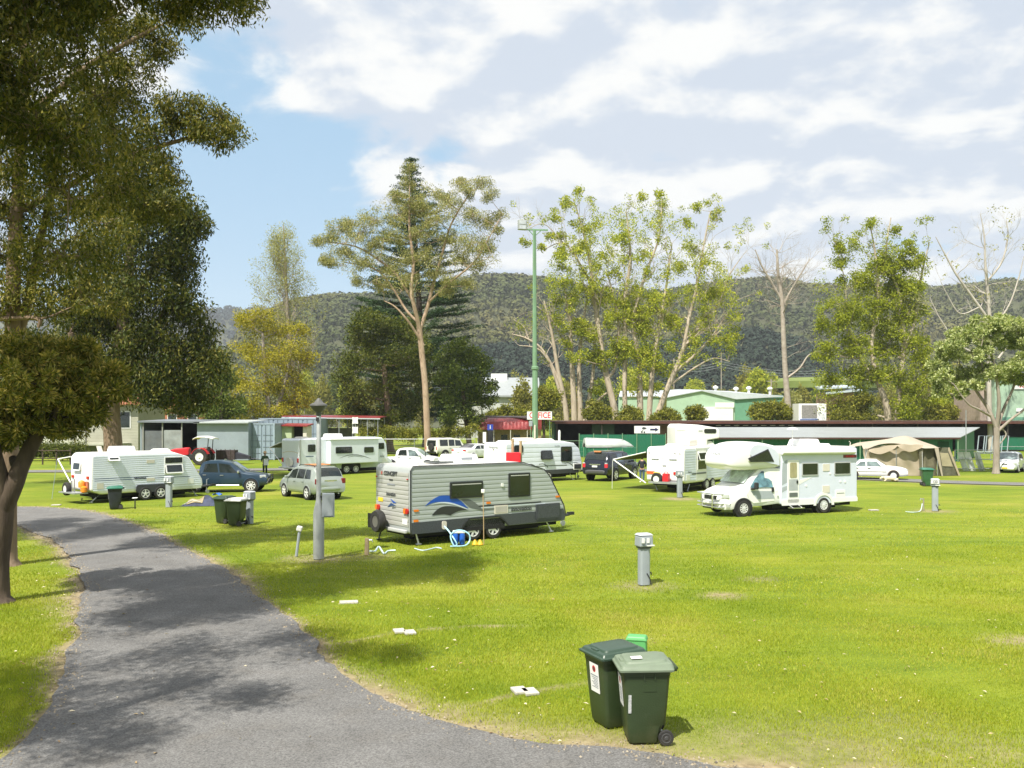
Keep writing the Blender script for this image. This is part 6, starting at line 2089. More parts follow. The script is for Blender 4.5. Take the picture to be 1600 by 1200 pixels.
class Car:
 """x from tail (0) to nose (L), y left, z up. top/belt/width are given as (x, value) lists."""

 def __init__(s, name, label, cat, loc, a, L, W, top, belt, pm, zb=0.24, tumble=.17, nose=.86, tail=.9, group=None, sz=1.0, plan=None):
  s.t = thing(name, label, cat, (*loc, 0), a, group)
  s.t.scale = (sz, sz, sz)
  s.L, s.W, s.top, s.belt, s.pm, s.zb, s.tumble = L, W, top, belt, pm, zb, tumble
  s.nose, s.tail = nose, tail
  s.body()

 def i(s, tab, x):
  return float(np.interp(x, [p[0] for p in tab], [p[1] for p in tab]))

 def hw(s, x):
  f = 1.0
  if x < .5:
   f = s.tail + (1 - s.tail) * math.sin(min(1, max(0, x) / .5) * math.pi / 2)
  if x > s.L - .9:
   f = s.nose + (1 - s.nose) * math.sin(min(1, max(0, s.L - x) / .9) * math.pi / 2)
  return s.W / 2 * f

 def sec(s, x):
  """half section, bottom to roof centre"""
  h, t, b = s.hw(x), s.i(s.top, x), s.i(s.belt, x)
  b = min(b, t - .02)
  up = max(0.0, t - b)
  ht = h * (.97 - s.tumble * min(1, up / .55)) - .02
  zb = s.zb + .10 * max(0, 1 - x / .35) + .06 * max(0, 1 - (s.L - x) / .4)
  return [(h * .90, zb), (h * .985, zb + .10), (h, zb + .5 * (b - zb)), (h * .985, b - .06), (h * .965, b), (ht + .015, t - .06), (ht * .93, t - .012), (ht * .6, t + .015), (0, t + .025)]

 def side_pt(s, x, z, off=0.0):
  q = s.sec(x)
  for (y0, z0), (y1, z1) in zip(q[:-1], q[1:]):
   if z0 <= z <= z1 and z1 > z0:
    return y0 + (y1 - y0) * (z - z0) / (z1 - z0) + off
  return q[0][0] + off

 def roof_z(s, x, y):
  q = [p for p in s.sec(x)][4:]
  y = abs(y)
  for (y0, z0), (y1, z1) in zip(q[:-1], q[1:]):
   if y1 <= y <= y0:
    return z0 + (z1 - z0) * (y0 - y) / (y0 - y1 + 1e-9)
  return q[0][1]

 def body(s):
  mb = MB()
  kx = sorted(set([0, .04, .12] + [p[0] for p in s.top] + [p[0] for p in s.belt] + list(np.linspace(.25, s.L - .25, 22)) + [s.L - .12, s.L - .04, s.L]))
  kx = [x for i, x in enumerate(kx) if i == 0 or x - kx[i - 1] > .012]
  rows = []
  for x in kx:
   q = s.sec(x)
   full = [(x, -y, z) for y, z in q] + [(x, y, z) for y, z in q[:-1]][::-1]
   rows.append(full)
  n = len(rows[0])
  V = [p for r_ in rows for p in r_]
  Fs = [(i * n + k, i * n + (k + 1) % n, (i + 1) * n + (k + 1) % n, (i + 1) * n + k) for i in range(len(rows) - 1) for k in range(n)]
  Fs += [tuple(range(n)), tuple((len(rows) - 1) * n + k for k in range(n))]
  mb.add(V, Fs)
  s.b = mb.build('body', s.pm, s.t, smooth=38)

 def side_window(s, x0a, x0b, x1a, x1b, t0=.06, t1=.86, sides=(-1, 1), m=None, name='side_window'):
  """quad on the glasshouse: bottom from x0a to x1a, top from x0b to x1b"""
  for sg in sides:
   def f(u, v):
    x = (x0a + (x1a - x0a) * u) * (1 - v) + (x0b + (x1b - x0b) * u) * v
    q = s.sec(x)
    z = q[4][1] + (q[5][1] - q[4][1]) * (t0 + (t1 - t0) * v)
    return Vector((x, sg * (s.side_pt(x, z) + .010), z))
   MB().grid(f, 5, 4).build(name, m or GLASS, s.t)

 def screen(s, xb, xt, name='windscreen', m=None, off=.012, wf=.92):
  """glass across the car between the base xb and the top xt"""
  def f(u, v):
   x = xb + (xt - xb) * v
   hw = s.sec(x)[5][0] * wf
   y = -hw + 2 * hw * u
   return Vector((x + off * (1 if xb > xt else -1), y, s.roof_z(x, y) + off))
  MB().grid(f, 8, 5).build(name, m or GLASSL, s.t)

 def doors(s, xs, z0=None, sides=(-1, 1), handle=True, hm=None):
  for sg in sides:
   for xa, xb in zip(xs[:-1], xs[1:]):
    zl = (z0 or s.zb + .16)

    def f(u, v):
     x = xa + .012 + (xb - xa - .024) * u
     zt = s.sec(x)[4][1] - .02
     z = zl + (zt - zl) * v
     return Vector((x, sg * (s.side_pt(x, z) + .006), z))
    d = MB().grid(f, 6, 6).build('door', s.pm, s.t, smooth=60)
    if handle:
     x = xa + .16
     z = s.sec(x)[3][1] - .06
     MB().box((x, sg * (s.side_pt(x, z) + .025), z), (.2, .03, .035)).build('handle', hm or s.pm, d)

 def wheels(s, x0, x1, r, w=.22, style='alloy', spokes=6, rim_r=.66, arch=BLACK, sides=(-1, 1)):
  for x in (x0, x1):
   for sg in (-1, 1):
    y = s.hw(x)
    if sg in sides:
     mb = MB()
     ro, ri = r * 1.26, r * 1.10
     pts = [R(t_) for t_ in range(-12, 193, 12)]
     V = []
     for t_ in pts:
      for rr, yy in ((ro, y + .012), (ri, y + .03)):
       V.append((x + rr * math.cos(t_), sg * yy, r + rr * math.sin(t_)))
     mb.add(V, [(2 * i, 2 * i + 1, 2 * i + 3, 2 * i + 2) for i in range(len(pts) - 1)])
     mb.build('arch_trim', arch, s.t)
     mb = MB()
     mb.lathe([(r * 1.12, 0), (r * 1.12, .25)], (x, y - .24 if sg > 0 else -y - .012, r), 24, 'y')
     mb.build('wheel_arch', DARKVOID, s.t)
    wheel(s.t, x, sg * (y - w / 2 + .035), r, w, sg, style, spokes, rim_r)

 def end_box(s, name, m, x, y, z, d, both=True, rz=0.0, bevel=.02):
  for sg in ((-1, 1) if both else (1,)):
   MB().box((x, sg * y, z), d, rz=rz * sg).build(name, m, s.t, bevel=bevel)

 def bumper(s, x, z, h, m, front=True, out=.06):
  mb = MB()
  n = 10
  hw = s.hw(x) * 1.01
  V = []
  for zz, o in ((z, 0), (z + h * .3, out), (z + h * .8, out), (z + h, 0)):
   for k in range(n + 1):
    q = -1 + 2 * k / n
    xx = x + (o - .22 * abs(q) ** 5) * (1 if front else -1)
    V.append((xx, q * hw, zz))
  mb.add(V, [(i * (n + 1) + k, i * (n + 1) + k + 1, (i + 1) * (n + 1) + k + 1, (i + 1) * (n + 1) + k) for i in range(3) for k in range(n)])
  return mb.build('bumper', m, s.t, smooth=50)

 def mirrors(s, x, z, m=None, sides=(-1, 1)):
  for sg in sides:
   y = s.side_pt(x, z)
   MB().box((x, sg * (y + .12), z + .04), (.12, .20, .15)).build('mirror', m or s.pm, s.t, bevel=.03)

 def plate(s, x, z, m=WHITEPL, y=0):
  MB().box((x, y, z), (.02, .38, .11)).build('number_plate', m, s.t)

def car_at(px, py, a, fx, W, side=-1):
 """origin so that the point (fx, side*W/2) of the car stands on the ground at the pixel"""
 c = G(px, py)
 f = Vector((math.cos(a), math.sin(a), 0))
 l = Vector((-math.sin(a), math.cos(a), 0))
 o = c - f * fx - l * side * W / 2
 return (o.x, o.y)

def cars():
 # ---- blue dual-cab utility, nose to the right
 a = R(4)
 L, W = 5.3, 1.86
 c = Car('utility', 'dark blue dual-cab utility, nose to the right, ahead of the left white caravan', 'utility', car_at(392, 769, a, 4.42, W), a, L, W,
   [(0, 1.02), (1.45, 1.06), (1.50, 1.55), (1.62, 1.72), (1.9, 1.80), (2.7, 1.82), (3.25, 1.72), (4.05, 1.16), (4.7, 1.08), (5.1, .98), (5.3, .80)],
   [(0, 1.0), (1.5, 1.14), (4.05, 1.08), (4.7, 1.0), (5.3, .76)], paint('paint_deep_blue', (.020, .046, .078), .2), zb=.36, tumble=.16, nose=.80, tail=.96)
 c.side_window(1.70, 1.78, 2.55, 2.45)
 c.side_window(2.64, 2.55, 3.75, 3.2)
 c.screen(4.0, 3.28)
 c.screen(1.46, 1.62, 'rear_window', GLASS)
 c.doors((1.62, 2.6, 3.72), hm=CHROME)
 c.wheels(1.15, 4.42, .385, .26, 'alloy', 8, .68, paint('paint_deep_blue', (.020, .046, .078), .2))
 c.bumper(5.22, .40, .40, BLACK, out=.10)
 mb = MB()
 mb.tube([(5.3, -.75, .5), (5.42, -.6, .75), (5.44, 0, .78), (5.42, .6, .75), (5.3, .75, .5)], .035, 8)
 mb.tube([(5.36, -.35, .5), (5.44, -.33, .98), (5.44, .33, .98), (5.36, .35, .5)], .035, 8)
 mb.build('bull_bar', BLACK, c.t)
 c.end_box('headlight', CLEARLENS, 5.02, .66, .90, (.36, .26, .16), rz=-.5)
 c.mirrors(3.72, 1.14, CHROME)
 mb = MB()
 for sg in (-1, 1):
  mb.tube([(1.75, sg * .93, .40), (3.75, sg * .93, .40)], .04, 6)
 mb.build('side_step', STEEL, c.t)
 mb = MB()
 mb.box((.75, 0, 1.03), (1.35, 1.5, .03))
 mb.build('tray_cover', BLACK, c.t)
 c.end_box('tail_light', REDLENS, .02, .78, .92, (.06, .14, .36))

 # ---- silver wagon seen from behind
 a = R(129)
 L, W = 4.68, 1.82
 SIL = paint('paint_silver_green', (.36, .40, .36), .35)
 c = Car('station_wagon', 'silver-green station wagon seen from behind with orange roof bars, beside the lamp post', 'car', (-9.5, 47.0), a, L, W,
   [(0, .92), (.12, 1.18), (.30, 1.52), (.48, 1.66), (1.0, 1.72), (2.4, 1.72), (2.95, 1.62), (3.65, 1.12), (4.2, 1.02), (4.55, .88), (4.68, .70)],
   [(0, .90), (.3, 1.06), (3.6, 1.02), (4.68, .66)], SIL, zb=.30, tumble=.17, nose=.82, tail=.93)
 c.side_window(.62, .78, 1.30, 1.28)
 c.side_window(1.38, 1.36, 2.25, 2.15)
 c.side_window(2.33, 2.23, 3.35, 2.92)
 c.screen(3.6, 2.95)
 c.screen(.14, .46, 'rear_window', GLASS, .014, .90)
 c.doors((1.30, 2.3, 3.3), hm=SIL)
 c.wheels(.95, 3.68, .35, .225, 'alloy', 5, .68, SIL)
 c.end_box('tail_light', mat('tail_dark_red', (.18, .015, .02), .2), .06, .76, .98, (.14, .22, .28), bevel=.03)
 c.bumper(.03, .42, .30, SIL, False, .06)
 c.plate(.02, .92, YELLOWPL)
 MB().box((.03, 0, 1.02), (.05, .7, .05)).build('handle', CHROME, c.t)
 mb = MB()
 for sg in (-1, 1):
  mb.tube([(.6, sg * .62, 1.72), (.7, sg * .62, 1.79), (2.3, sg * .62, 1.80), (2.45, sg * .62, 1.72)], .022, 6)
 mb.build('roof_rail', BLACK, c.t)
 mb = MB()
 mb.box((1.2, 0, 1.80), (.5, .95, .05))
 mb.box((1.9, 0, 1.80), (.12, 1.2, .05))
 mb.build('roof_load', mat('orange_brown_load', (.55, .22, .08), .6), c.t, bevel=.02)
 c.mirrors(3.25, 1.06)
 MB().tube([(-.02, -.45, .33), (.15, -.45, .33)], .035, 8).build('exhaust', STEEL, c.t)

 # ---- white utility right of the slide-out caravan
 a = R(-14)
 L, W = 5.25, 1.84
 WP = paint('paint_white', (.78, .79, .79))
 c = Car('utility', 'white dual-cab utility with black bull bar at the nose of the slide-out caravan', 'utility', car_at(668, 734, a, 4.35, W), a, L, W,
   [(0, 1.0), (1.45, 1.04), (1.50, 1.55), (1.65, 1.72), (2.0, 1.80), (2.7, 1.82), (3.25, 1.70), (4.05, 1.14), (4.7, 1.06), (5.05, .98), (5.25, .80)],
   [(0, .98), (1.5, 1.14), (4.05, 1.06), (5.25, .74)], WP, zb=.36, nose=.80, tail=.96)
 c.side_window(1.68, 1.78, 2.5, 2.42)
 c.side_window(2.66, 2.56, 3.7, 3.2, m=GLASSL)
 c.screen(4.0, 3.28, m=mat('green_screen', (.20, .27, .22), .1, var=.6, scale=2, spec=.8))
 c.doors((1.62, 2.6, 3.72), hm=CHROME)
 c.wheels(1.1, 4.35, .38, .25, 'alloy', 6, .66, mat('flare_dark', (.05, .055, .07), .6))
 c.bumper(5.15, .42, .42, mat('bar_blue_black', (.03, .04, .07), .4), out=.16)
 c.end_box('headlight', CLEARLENS, 5.0, .66, .92, (.36, .26, .18), rz=-.5)
 c.mirrors(3.72, 1.14, CHROME)
 mb = MB()
 mb.tube([(4.15, -.84, 1.05), (4.15, -.90, 1.55)], .035, 6)
 mb.build('snorkel', BLACK, c.t)

 # ---- boxy white four-wheel drive
 a = R(43)
 L, W = 4.7, 1.82
 c = Car('four_wheel_drive', 'boxy cream-white four-wheel drive with a spare wheel on its back door, under the tall gum', 'car', (P(674, 700, 97).x, 97), a, L, W,
   [(0, .95), (.02, 1.55), (.10, 1.86), (.3, 1.94), (2.0, 1.94), (2.2, 1.90), (2.85, 1.84), (3.35, 1.18), (4.3, 1.14), (4.62, 1.08), (4.7, .9)],
   [(0, .94), (.1, 1.16), (3.3, 1.14), (4.7, .85)], paint('paint_cream', (.74, .74, .66)), zb=.42, tumble=.10, nose=.92, tail=.98, sz=1.15)
 c.side_window(.35, .35, 1.3, 1.3)
 c.side_window(1.42, 1.42, 2.1, 2.1)
 c.side_window(2.2, 2.2, 3.05, 2.82)
 c.screen(3.32, 2.88)
 MB().grid(lambda u, v: Vector((-.012 + .06 * v * v, -.66 + 1.32 * u, 1.20 + .54 * v)), 4, 4).build('rear_window', GLASS, c.t)
 c.doors((1.36, 2.15, 3.1))
 c.wheels(.95, 3.5, .38, .24, 'alloy', 5, .62, BLACK)
 mb = MB()
 mb.lathe([(.2, -.1), (.34, -.1), (.37, -.04), (.37, .06), (.2, .1)], (-.13, -.12, 1.08), 22, 'x')
 mb.build('spare_wheel', RUBBER, c.t, smooth=40)
 c.bumper(.0, .46, .24, BLACK, False, .10)
 c.bumper(4.66, .46, .28, BLACK, True, .10)
 c.end_box('tail_light', REDLENS, -.01, .80, .98, (.04, .10, .3))
 MB().box((1.1, -.2, 1.99), (.5, .6, .04)).build('roof_hatch', BLACK, c.t)

 # ---- white sedan seen from behind
 a = R(50)
 L, W = 4.8, 1.84
 c = Car('sedan', 'white sedan seen from its boot, half hidden by the caravan with the curled stripe', 'car', (P(716, 700, 93).x, 93), a, L, W,
   [(0, .82), (.06, 1.04), (.9, 1.10), (1.55, 1.40), (2.1, 1.46), (2.7, 1.44), (3.5, 1.04), (4.4, .92), (4.8, .68)],
   [(0, .80), (.3, .98), (.9, 1.0), (3.5, .96), (4.8, .64)], WP, zb=.24, tumble=.2, nose=.8, tail=.9, sz=1.15)
 c.side_window(1.2, 1.62, 2.05, 2.05)
 c.side_window(2.13, 2.12, 3.2, 2.66)
 c.screen(.92, 1.56, 'rear_window', mat('rear_glass_grey', (.10, .10, .11), .1, var=.5, spec=.8), .014)
 c.screen(3.48, 2.74)
 c.doors((1.25, 2.1, 3.1))
 c.wheels(.98, 3.85, .33, .22, 'alloy', 5, .68, WP)
 c.end_box('tail_light', REDLENS, .06, .70, .90, (.14, .28, .15), bevel=.03)
 c.bumper(.02, .30, .36, WP, False, .05)
 c.plate(-.03, .80)

 # ---- dark four-wheel drive wagon
 a = R(57)
 L, W = 4.95, 1.94
 DB = paint('paint_midnight', (.014, .017, .030), .2, .22)
 c = Car('four_wheel_drive', 'dark navy four-wheel drive wagon with red tail lamps between two white caravans', 'car', car_at(955, 752, a, .55, W), a, L, W,
   [(0, .98), (.05, 1.3), (.25, 1.66), (.50, 1.84), (1.0, 1.90), (2.6, 1.90), (3.1, 1.80), (3.75, 1.22), (4.5, 1.14), (4.85, 1.0), (4.95, .8)],
   [(0, .96), (.25, 1.20), (3.7, 1.14), (4.95, .76)], DB, zb=.36, tumble=.15, nose=.84, tail=.94, sz=1.06)
 c.side_window(.52, .70, 1.35, 1.32)
 c.side_window(1.45, 1.42, 2.3, 2.25, m=mat('blue_sky_glass', (.06, .10, .16), .05, var=.6, spec=.9))
 c.side_window(2.4, 2.35, 3.45, 3.05)
 c.screen(3.7, 3.12)
 c.screen(.08, .46, 'rear_window', GLASS, .014, .90)
 c.doors((1.36, 2.35, 3.4), hm=CHROME)
 c.wheels(1.05, 3.88, .40, .26, 'alloy', 6, .66, DB)
 c.end_box('tail_light', mat('bright_red_lens', (.62, .03, .05), .2), .05, .80, 1.00, (.12, .22, .26), bevel=.03)
 c.end_box('tail_light_clear', CLEARLENS, .04, .80, 1.16, (.12, .16, .08), bevel=.02)
 c.bumper(.02, .44, .30, mat('bumper_grey', (.10, .10, .11), .4), False, .08)
 c.plate(-.03, .96)
 MB().box((.02, 0, 1.08), (.05, .8, .06)).build('handle', CHROME, c.t)
 c.mirrors(3.45, 1.18)
 MB().box((.42, 0, 1.90), (.18, .5, .10)).build('roof_load', mat('orange_brown_load', (.55, .22, .08), .6), c.t, bevel=.02)

 # ---- white sedan beside the tent
 a = R(-17)
 L, W = 4.5, 1.70
 WP2 = paint('paint_white_old', (.77, .77, .75), 0, .38)
 c = Car('sedan', 'older white sedan parked in front of the beige tent', 'car', car_at(1396, 750, a, 3.55, W), a, L, W,
   [(0, .86), (.05, .98), (.7, 1.02), (1.35, 1.34), (1.9, 1.41), (2.5, 1.40), (3.15, .96), (4.1, .86), (4.42, .76), (4.5, .62)],
   [(0, .84), (.7, .93), (3.1, .90), (4.5, .60)], WP2, zb=.24, tumble=.2, nose=.86, tail=.92)
 c.side_window(.95, 1.38, 1.75, 1.75, m=GLASSL)
 c.side_window(1.83, 1.83, 2.85, 2.48, m=GLASSL)
 c.screen(3.13, 2.52)
 c.screen(.72, 1.34, 'rear_window')
 c.doors((1.0, 1.8, 2.85), hm=BLACK)
 c.wheels(.9, 3.55, .31, .20, 'steel', 5, .66, mat('arch_brown', (.10, .07, .05), .8))
 c.bumper(4.44, .30, .26, WP2, True, .06)
 c.bumper(.04, .30, .26, WP2, False, .06)
 MB().box((4.50, 0, .66), (.05, .62, .09)).build('grille', BLACK, c.t)
 c.end_box('headlight', CLEARLENS, 4.40, .55, .67, (.14, .34, .12), rz=-.25)
 MB().box((4.52, 0, .42), (.03, .3, .07)).build('air_intake', BLACK, c.t)
 for sg in (-1,):
  MB().tube([(.4, -.855, .56), (3.1, -.855, .56)], .018, 5).build('rub_strip', BLACK, c.t)
 c.end_box('tail_light', REDLENS, .03, .62, .82, (.06, .3, .14))

 # ---- white car at the right edge
 a = R(-127)
 L, W = 4.3, 1.72
 c = Car('hatchback', 'white hatchback with a yellow plate facing the lawn at the right edge', 'car', (41.6, 74.4), a, L, W,
   [(0, .92), (.2, 1.3), (.6, 1.52), (1.4, 1.60), (2.1, 1.56), (3.2, 1.02), (3.9, .92), (4.2, .80), (4.3, .62)],
   [(0, .90), (.4, 1.02), (3.15, .95), (4.3, .6)], WP, zb=.24, tumble=.17, nose=.80, tail=.92)
 c.side_window(.6, .8, 1.3, 1.3)
 c.side_window(1.4, 1.4, 2.85, 2.15)
 c.screen(3.18, 2.2, m=GLASSL)
 c.doors((1.3, 2.9))
 c.wheels(.8, 3.4, .31, .20, 'alloy', 6, .66, WP)
 c.bumper(4.24, .26, .34, WP, True, .07)
 MB().box((4.30, 0, .70), (.05, .42, .07)).build('grille', BLACK, c.t)
 c.end_box('headlight', CLEARLENS, 4.06, .60, .72, (.34, .30, .16), rz=-.6)
 c.plate(4.34, .40, YELLOWPL)
 c.mirrors(2.75, 1.0)

cars()

def tractor():
 """red tractor with white canopy, nose to the left"""
 a = R(176)
 o = P(322, 700, 84)
 t = thing('tractor', 'red tractor with a white canopy in front of the grey sheds', 'tractor', (o.x, 84, 0), a)
 RED = mat('tractor_red', (.50, .02, .03), .35, var=.06, dirt=.08)
 mb = MB()
 V = []
 for x, z0, z1, w in ((1.55, .95, 1.52, .30), (1.7, .9, 1.62, .33), (2.9, .85, 1.50, .32), (3.3, .8, 1.40, .28), (3.4, .85, 1.25, .22)):
  V += [(x, -w, z0), (x, w, z0), (x, w, z1 - .08), (x, w * .6, z1), (x, -w * .6, z1), (x, -w, z1 - .08)]
 mb.add(V, [(i * 6 + k, i * 6 + (k + 1) % 6, (i + 1) * 6 + (k + 1) % 6, (i + 1) * 6 + k) for i in range(4) for k in range(6)] + [tuple(range(6)), tuple(24 + k for k in range(6))])
 mb.build('bonnet', RED, t, bevel=.04)
 mb = MB()
 mb.box((1.4, 0, .75), (3.6, .45, .5))
 mb.box((.3, 0, .8), (.8, 1.1, .5))
 mb.build('chassis', BLACK, t, bevel=.04)
 for sg in (-1, 1):
  mb = MB()
  V = []
  for k in range(9):
   an = R(20 + 140 * k / 8)
   for y in (.45, .95):
    V.append((.25 + .85 * math.cos(an), sg * y, .75 + .85 * math.sin(an)))
  mb.add(V, [(2 * i, 2 * i + 2, 2 * i + 3, 2 * i + 1) for i in range(8)])
  f = mb.build('mudguard', RED, t)
  md = f.modifiers.new('s', 'SOLIDIFY')
  md.thickness = .05
  wheel(t, .25, sg * .78, .74, .42, sg, 'steel', 6, .55)
  wheel(t, 2.9, sg * .70, .46, .28, sg, 'steel', 6, .55)
 mb = MB()
 mb.tube([(-.35, -.55, 1.0), (-.45, -.55, 2.5)], .04, 6)
 mb.tube([(-.35, .55, 1.0), (-.45, .55, 2.5)], .04, 6)
 mb.tube([(-.45, -.55, 2.48), (-.45, .55, 2.48)], .04, 6)
 mb.build('roll_bar', BLACK, t)
 mb = MB()
 V = []
 for x, z, w in ((-.95, 2.46, .72), (-.9, 2.56, .80), (-.2, 2.72, .82), (.6, 2.70, .80), (.95, 2.56, .72), (1.05, 2.44, .66)):
  for k in range(7):
   q = -1 + 2 * k / 6
   V.append((x, q * w, z - .10 * q * q))
 mb.add(V, [(i * 7 + k, i * 7 + k + 1, i * 7 + k + 8, i * 7 + k + 7) for i in range(5) for k in range(6)])
 f = mb.build('canopy', WHITE, t, smooth=60)
 md = f.modifiers.new('s', 'SOLIDIFY')
 md.thickness = .06
 mb = MB()
 mb.box((-.05, 0, 1.22), (.5, .5, .12))
 mb.box((-.28, 0, 1.45), (.12, .5, .45))
 mb.build('seat', BLACK, t, bevel=.04)
 mb = MB()
 mb.tube([(1.35, 0, 1.2), (1.05, 0, 1.55)], .03, 6)
 mb.lathe([(.18, -.015), (.20, 0), (.18, .015)], (1.03, 0, 1.56), 14)
 mb.build('steering_wheel', BLACK, t)

tractor()

def trailers():
 # dark cage trailer by the container
 o = P(340, 700, 86)
 t = thing('box_trailer', 'dark rusty cage trailer in front of the pale grey shed wall', 'trailer', (o.x, 86, 0), R(3))
 DK = mat('trailer_dark', (.045, .03, .03), .7, var=.3, dirt=.3)
 mb = MB()
 mb.box((.9, 0, .85), (1.75, 1.3, .9))
 for x in (.05, .5, .9, 1.35, 1.75):
  mb.box((x, -.67, .9), (.05, .05, 1.05))
 mb.build('cage', DK, t)
 mb = MB()
 mb.add([(1.8, -.6, .45), (3.1, -.35, .45), (3.1, .35, .45), (1.8, .6, .45), (1.8, -.6, 1.08), (3.1, -.35, .72), (3.1, .35, .72), (1.8, .6, 1.08)], [(3, 2, 1, 0), (4, 5, 6, 7), (0, 1, 5, 4), (1, 2, 6, 5), (2, 3, 7, 6), (3, 0, 4, 7)])
 mb.tube([(3.0, 0, .48), (3.9, 0, .45)], .04, 6)
 mb.build('drawbar', mat('trailer_blue_black', (.03, .028, .045), .6, var=.2), t)
 for sg in (-1, 1):
  wheel(t, .95, sg * .72, .30, .2, sg, 'steel')
 # aluminium dinghy upside down on a rack trailer
 o = P(916, 700, 76.5)
 t = thing('boat_trailer', 'green rack trailer carrying the upturned dinghy behind the dark wagon', 'trailer', (o.x, 76.5, 0), R(6))
 mb = MB()
 for y in (-.7, .7):
  mb.tube([(.1, y, .5), (4.2, y, .5)], .05, 6)
  mb.tube([(.1, y, 1.80), (4.2, y, 1.80)], .04, 6)
  for x in (.2, 2.1, 4.1):
   mb.tube([(x, y, .5), (x, y, 1.8)], .04, 6)
 mb.tube([(4.2, .7, .5), (5.4, 0, .45)], .05, 6)
 mb.tube([(4.2, -.7, .5), (5.4, 0, .45)], .05, 6)
 mb.build('rack', mat('rack_green', (.03, .16, .09), .5), t)
 mb = MB()
 mb.box((2.1, 0, .9), (3.8, 1.3, .75))
 mb.build('box', mat('trailer_green_box', (.04, .20, .12), .6, var=.2), t, bevel=.03)
 for sg in (-1, 1):
  wheel(t, 2.1, sg * .82, .30, .2, sg, 'steel')
 b = thing('dinghy', 'upturned aluminium dinghy with a dark arched transom on the green rack trailer', 'boat', (o.x, 76.5, 1.86), R(6))
 AL = mat('boat_alloy', (.50, .53, .50), .45, metal=.25, var=.12, scale=2, dirt=.15)
 V, ns, nk = [], 16, 13
 for i in range(ns + 1):
  u = i / ns
  hw = .78 * (1 - max(0, (u - .45) / .55) ** 2.2 * .97)
  dp = .78 * (1 - .15 * u) * (1 - max(0, (u - .62) / .38) ** 2.4 * .95)
  for k in range(nk):
   q = -1 + 2 * k / (nk - 1)
   V.append((-.15 + 4.3 * u, q * hw, dp * (1 - abs(q) ** 2.6) + .02))
 Fs = [(i * nk + k, i * nk + k + 1, (i + 1) * nk + k + 1, (i + 1) * nk + k) for i in range(ns) for k in range(nk - 1)]
 hull = MB().add(V, Fs).build('hull', AL, b, smooth=60)
 md = hull.modifiers.new('s', 'SOLIDIFY')
 md.thickness = .03
 mb = MB()
 pts = [(q, .74 * (1 - abs(q / .76) ** 2.6) + .02) for q in np.linspace(-.74, .74, 13)]
 inner = [(q, .10 + .30 * (1 - (q / .60) ** 2)) for q in np.linspace(.60, -.60, 9)]
 mb.prism(pts + [(.72, .02), (.60, .06)] + inner + [(-.60, .06), (-.72, .02)], lambda u, v, d: Vector((-.16 - d, u, v)), 0, .03)
 mb.build('transom', AL, b)
 mb = MB()
 mb.box((-.10, 0, .16), (.05, 1.2, .26))
 mb.build('transom_gap_shade', DARKVOID, b)  # black block paints the shade inside the upturned hull
 mb = MB()
 for q in (-.4, 0, .4):
  mb.tube([(.0, q * .8, .76 * (1 - abs(q) ** 2.6) + .05), (3.2, q * .6, .62 * (1 - abs(q) ** 2.6) + .05)], .02, 5)
 mb.tube([(-.15, -.79, .02), (2.0, -.76, .02), (3.4, -.5, .02)], .035, 6)
 mb.tube([(-.15, .79, .02), (2.0, .76, .02), (3.4, .5, .02)], .035, 6)
 mb.build('gunwale', STEEL, b)
 # big white truck body behind the right-hand caravan
 a = R(10)
 o = P(1049, 700, 84)
 W = 2.4
 v = Van('camper_truck', 'tall white camper body rising behind the right-hand caravan with a dark wedge window', 'camper', (o.x, 84), a, W, [(0, .7), (0, 3.55), (.25, 3.84), (2.2, 3.74), (4.0, 3.46), (4.3, 3.2), (4.3, 2.5), (3.1, 2.3), (3.1, .7)])
 v.shell(WHITE, .10, 4)
 v.window('R', 2.75, 2.96, 3.95, 3.36, BLACK, .15, .0)
 v.panel('seam', TRIMGREY, 'R', .04, 3.2, .9, 3.24, 0, .01, .005)
 v.panel('vent_cover', TRIMGREY, 'R', 2.2, 3.1, 2.6, 3.25, .0, .02, .02)
 mb = MB()
 mb.box((1.5, 0, .5), (3.2, 2.0, .4))
 mb.build('chassis', BLACK, v.t)
 for x in (.8, 3.6):
  for sg in (-1, 1):
   wheel(v.t, x, sg * 1.0, .42, .26, sg, 'steel')
 mb = MB()
 V = []
 for x, z in ((3.1, 2.25), (3.6, 2.2), (4.3, 1.5), (5.0, 1.35), (5.2, .9), (5.2, .5), (3.1, .5)):
  V.append((x, z))
 mb.prism(V, lambda u, q, d: Vector((u, d, q)), -1.0, 1.0)
 mb.build('cab', WHITE, v.t, bevel=.08)

trailers()

# ------------------------------------------------------------------ buildings and fences
def ribbed(name, col, pitch=0.2, metal=0.2, rough=.45, axis='X', dirt=.15, amp=.35):
 """sheet-metal: shallow ribs as bump, weathering as noise"""
 m = mat(name, col, rough, metal, var=.07, scale=.6, dirt=dirt)
 nt = m.node_tree
 b = nt.nodes['Principled BSDF']
 tc = nt.nodes.new('ShaderNodeTexCoord')
 w = nt.nodes.new('ShaderNodeTexWave')
 w.bands_direction = axis
 w.inputs['Scale'].default_value = 0.314 / pitch
 nt.links.new(tc.outputs['Object'], w.inputs['Vector'])
 bp = nt.nodes.new('ShaderNodeBump')
 bp.inputs['Strength'].default_value = amp
 bp.inputs['Distance'].default_value = .03
 nt.links.new(w.outputs['Fac'], bp.inputs['Height'])
 nt.links.new(bp.outputs[0], b.inputs['Normal'])
 return m

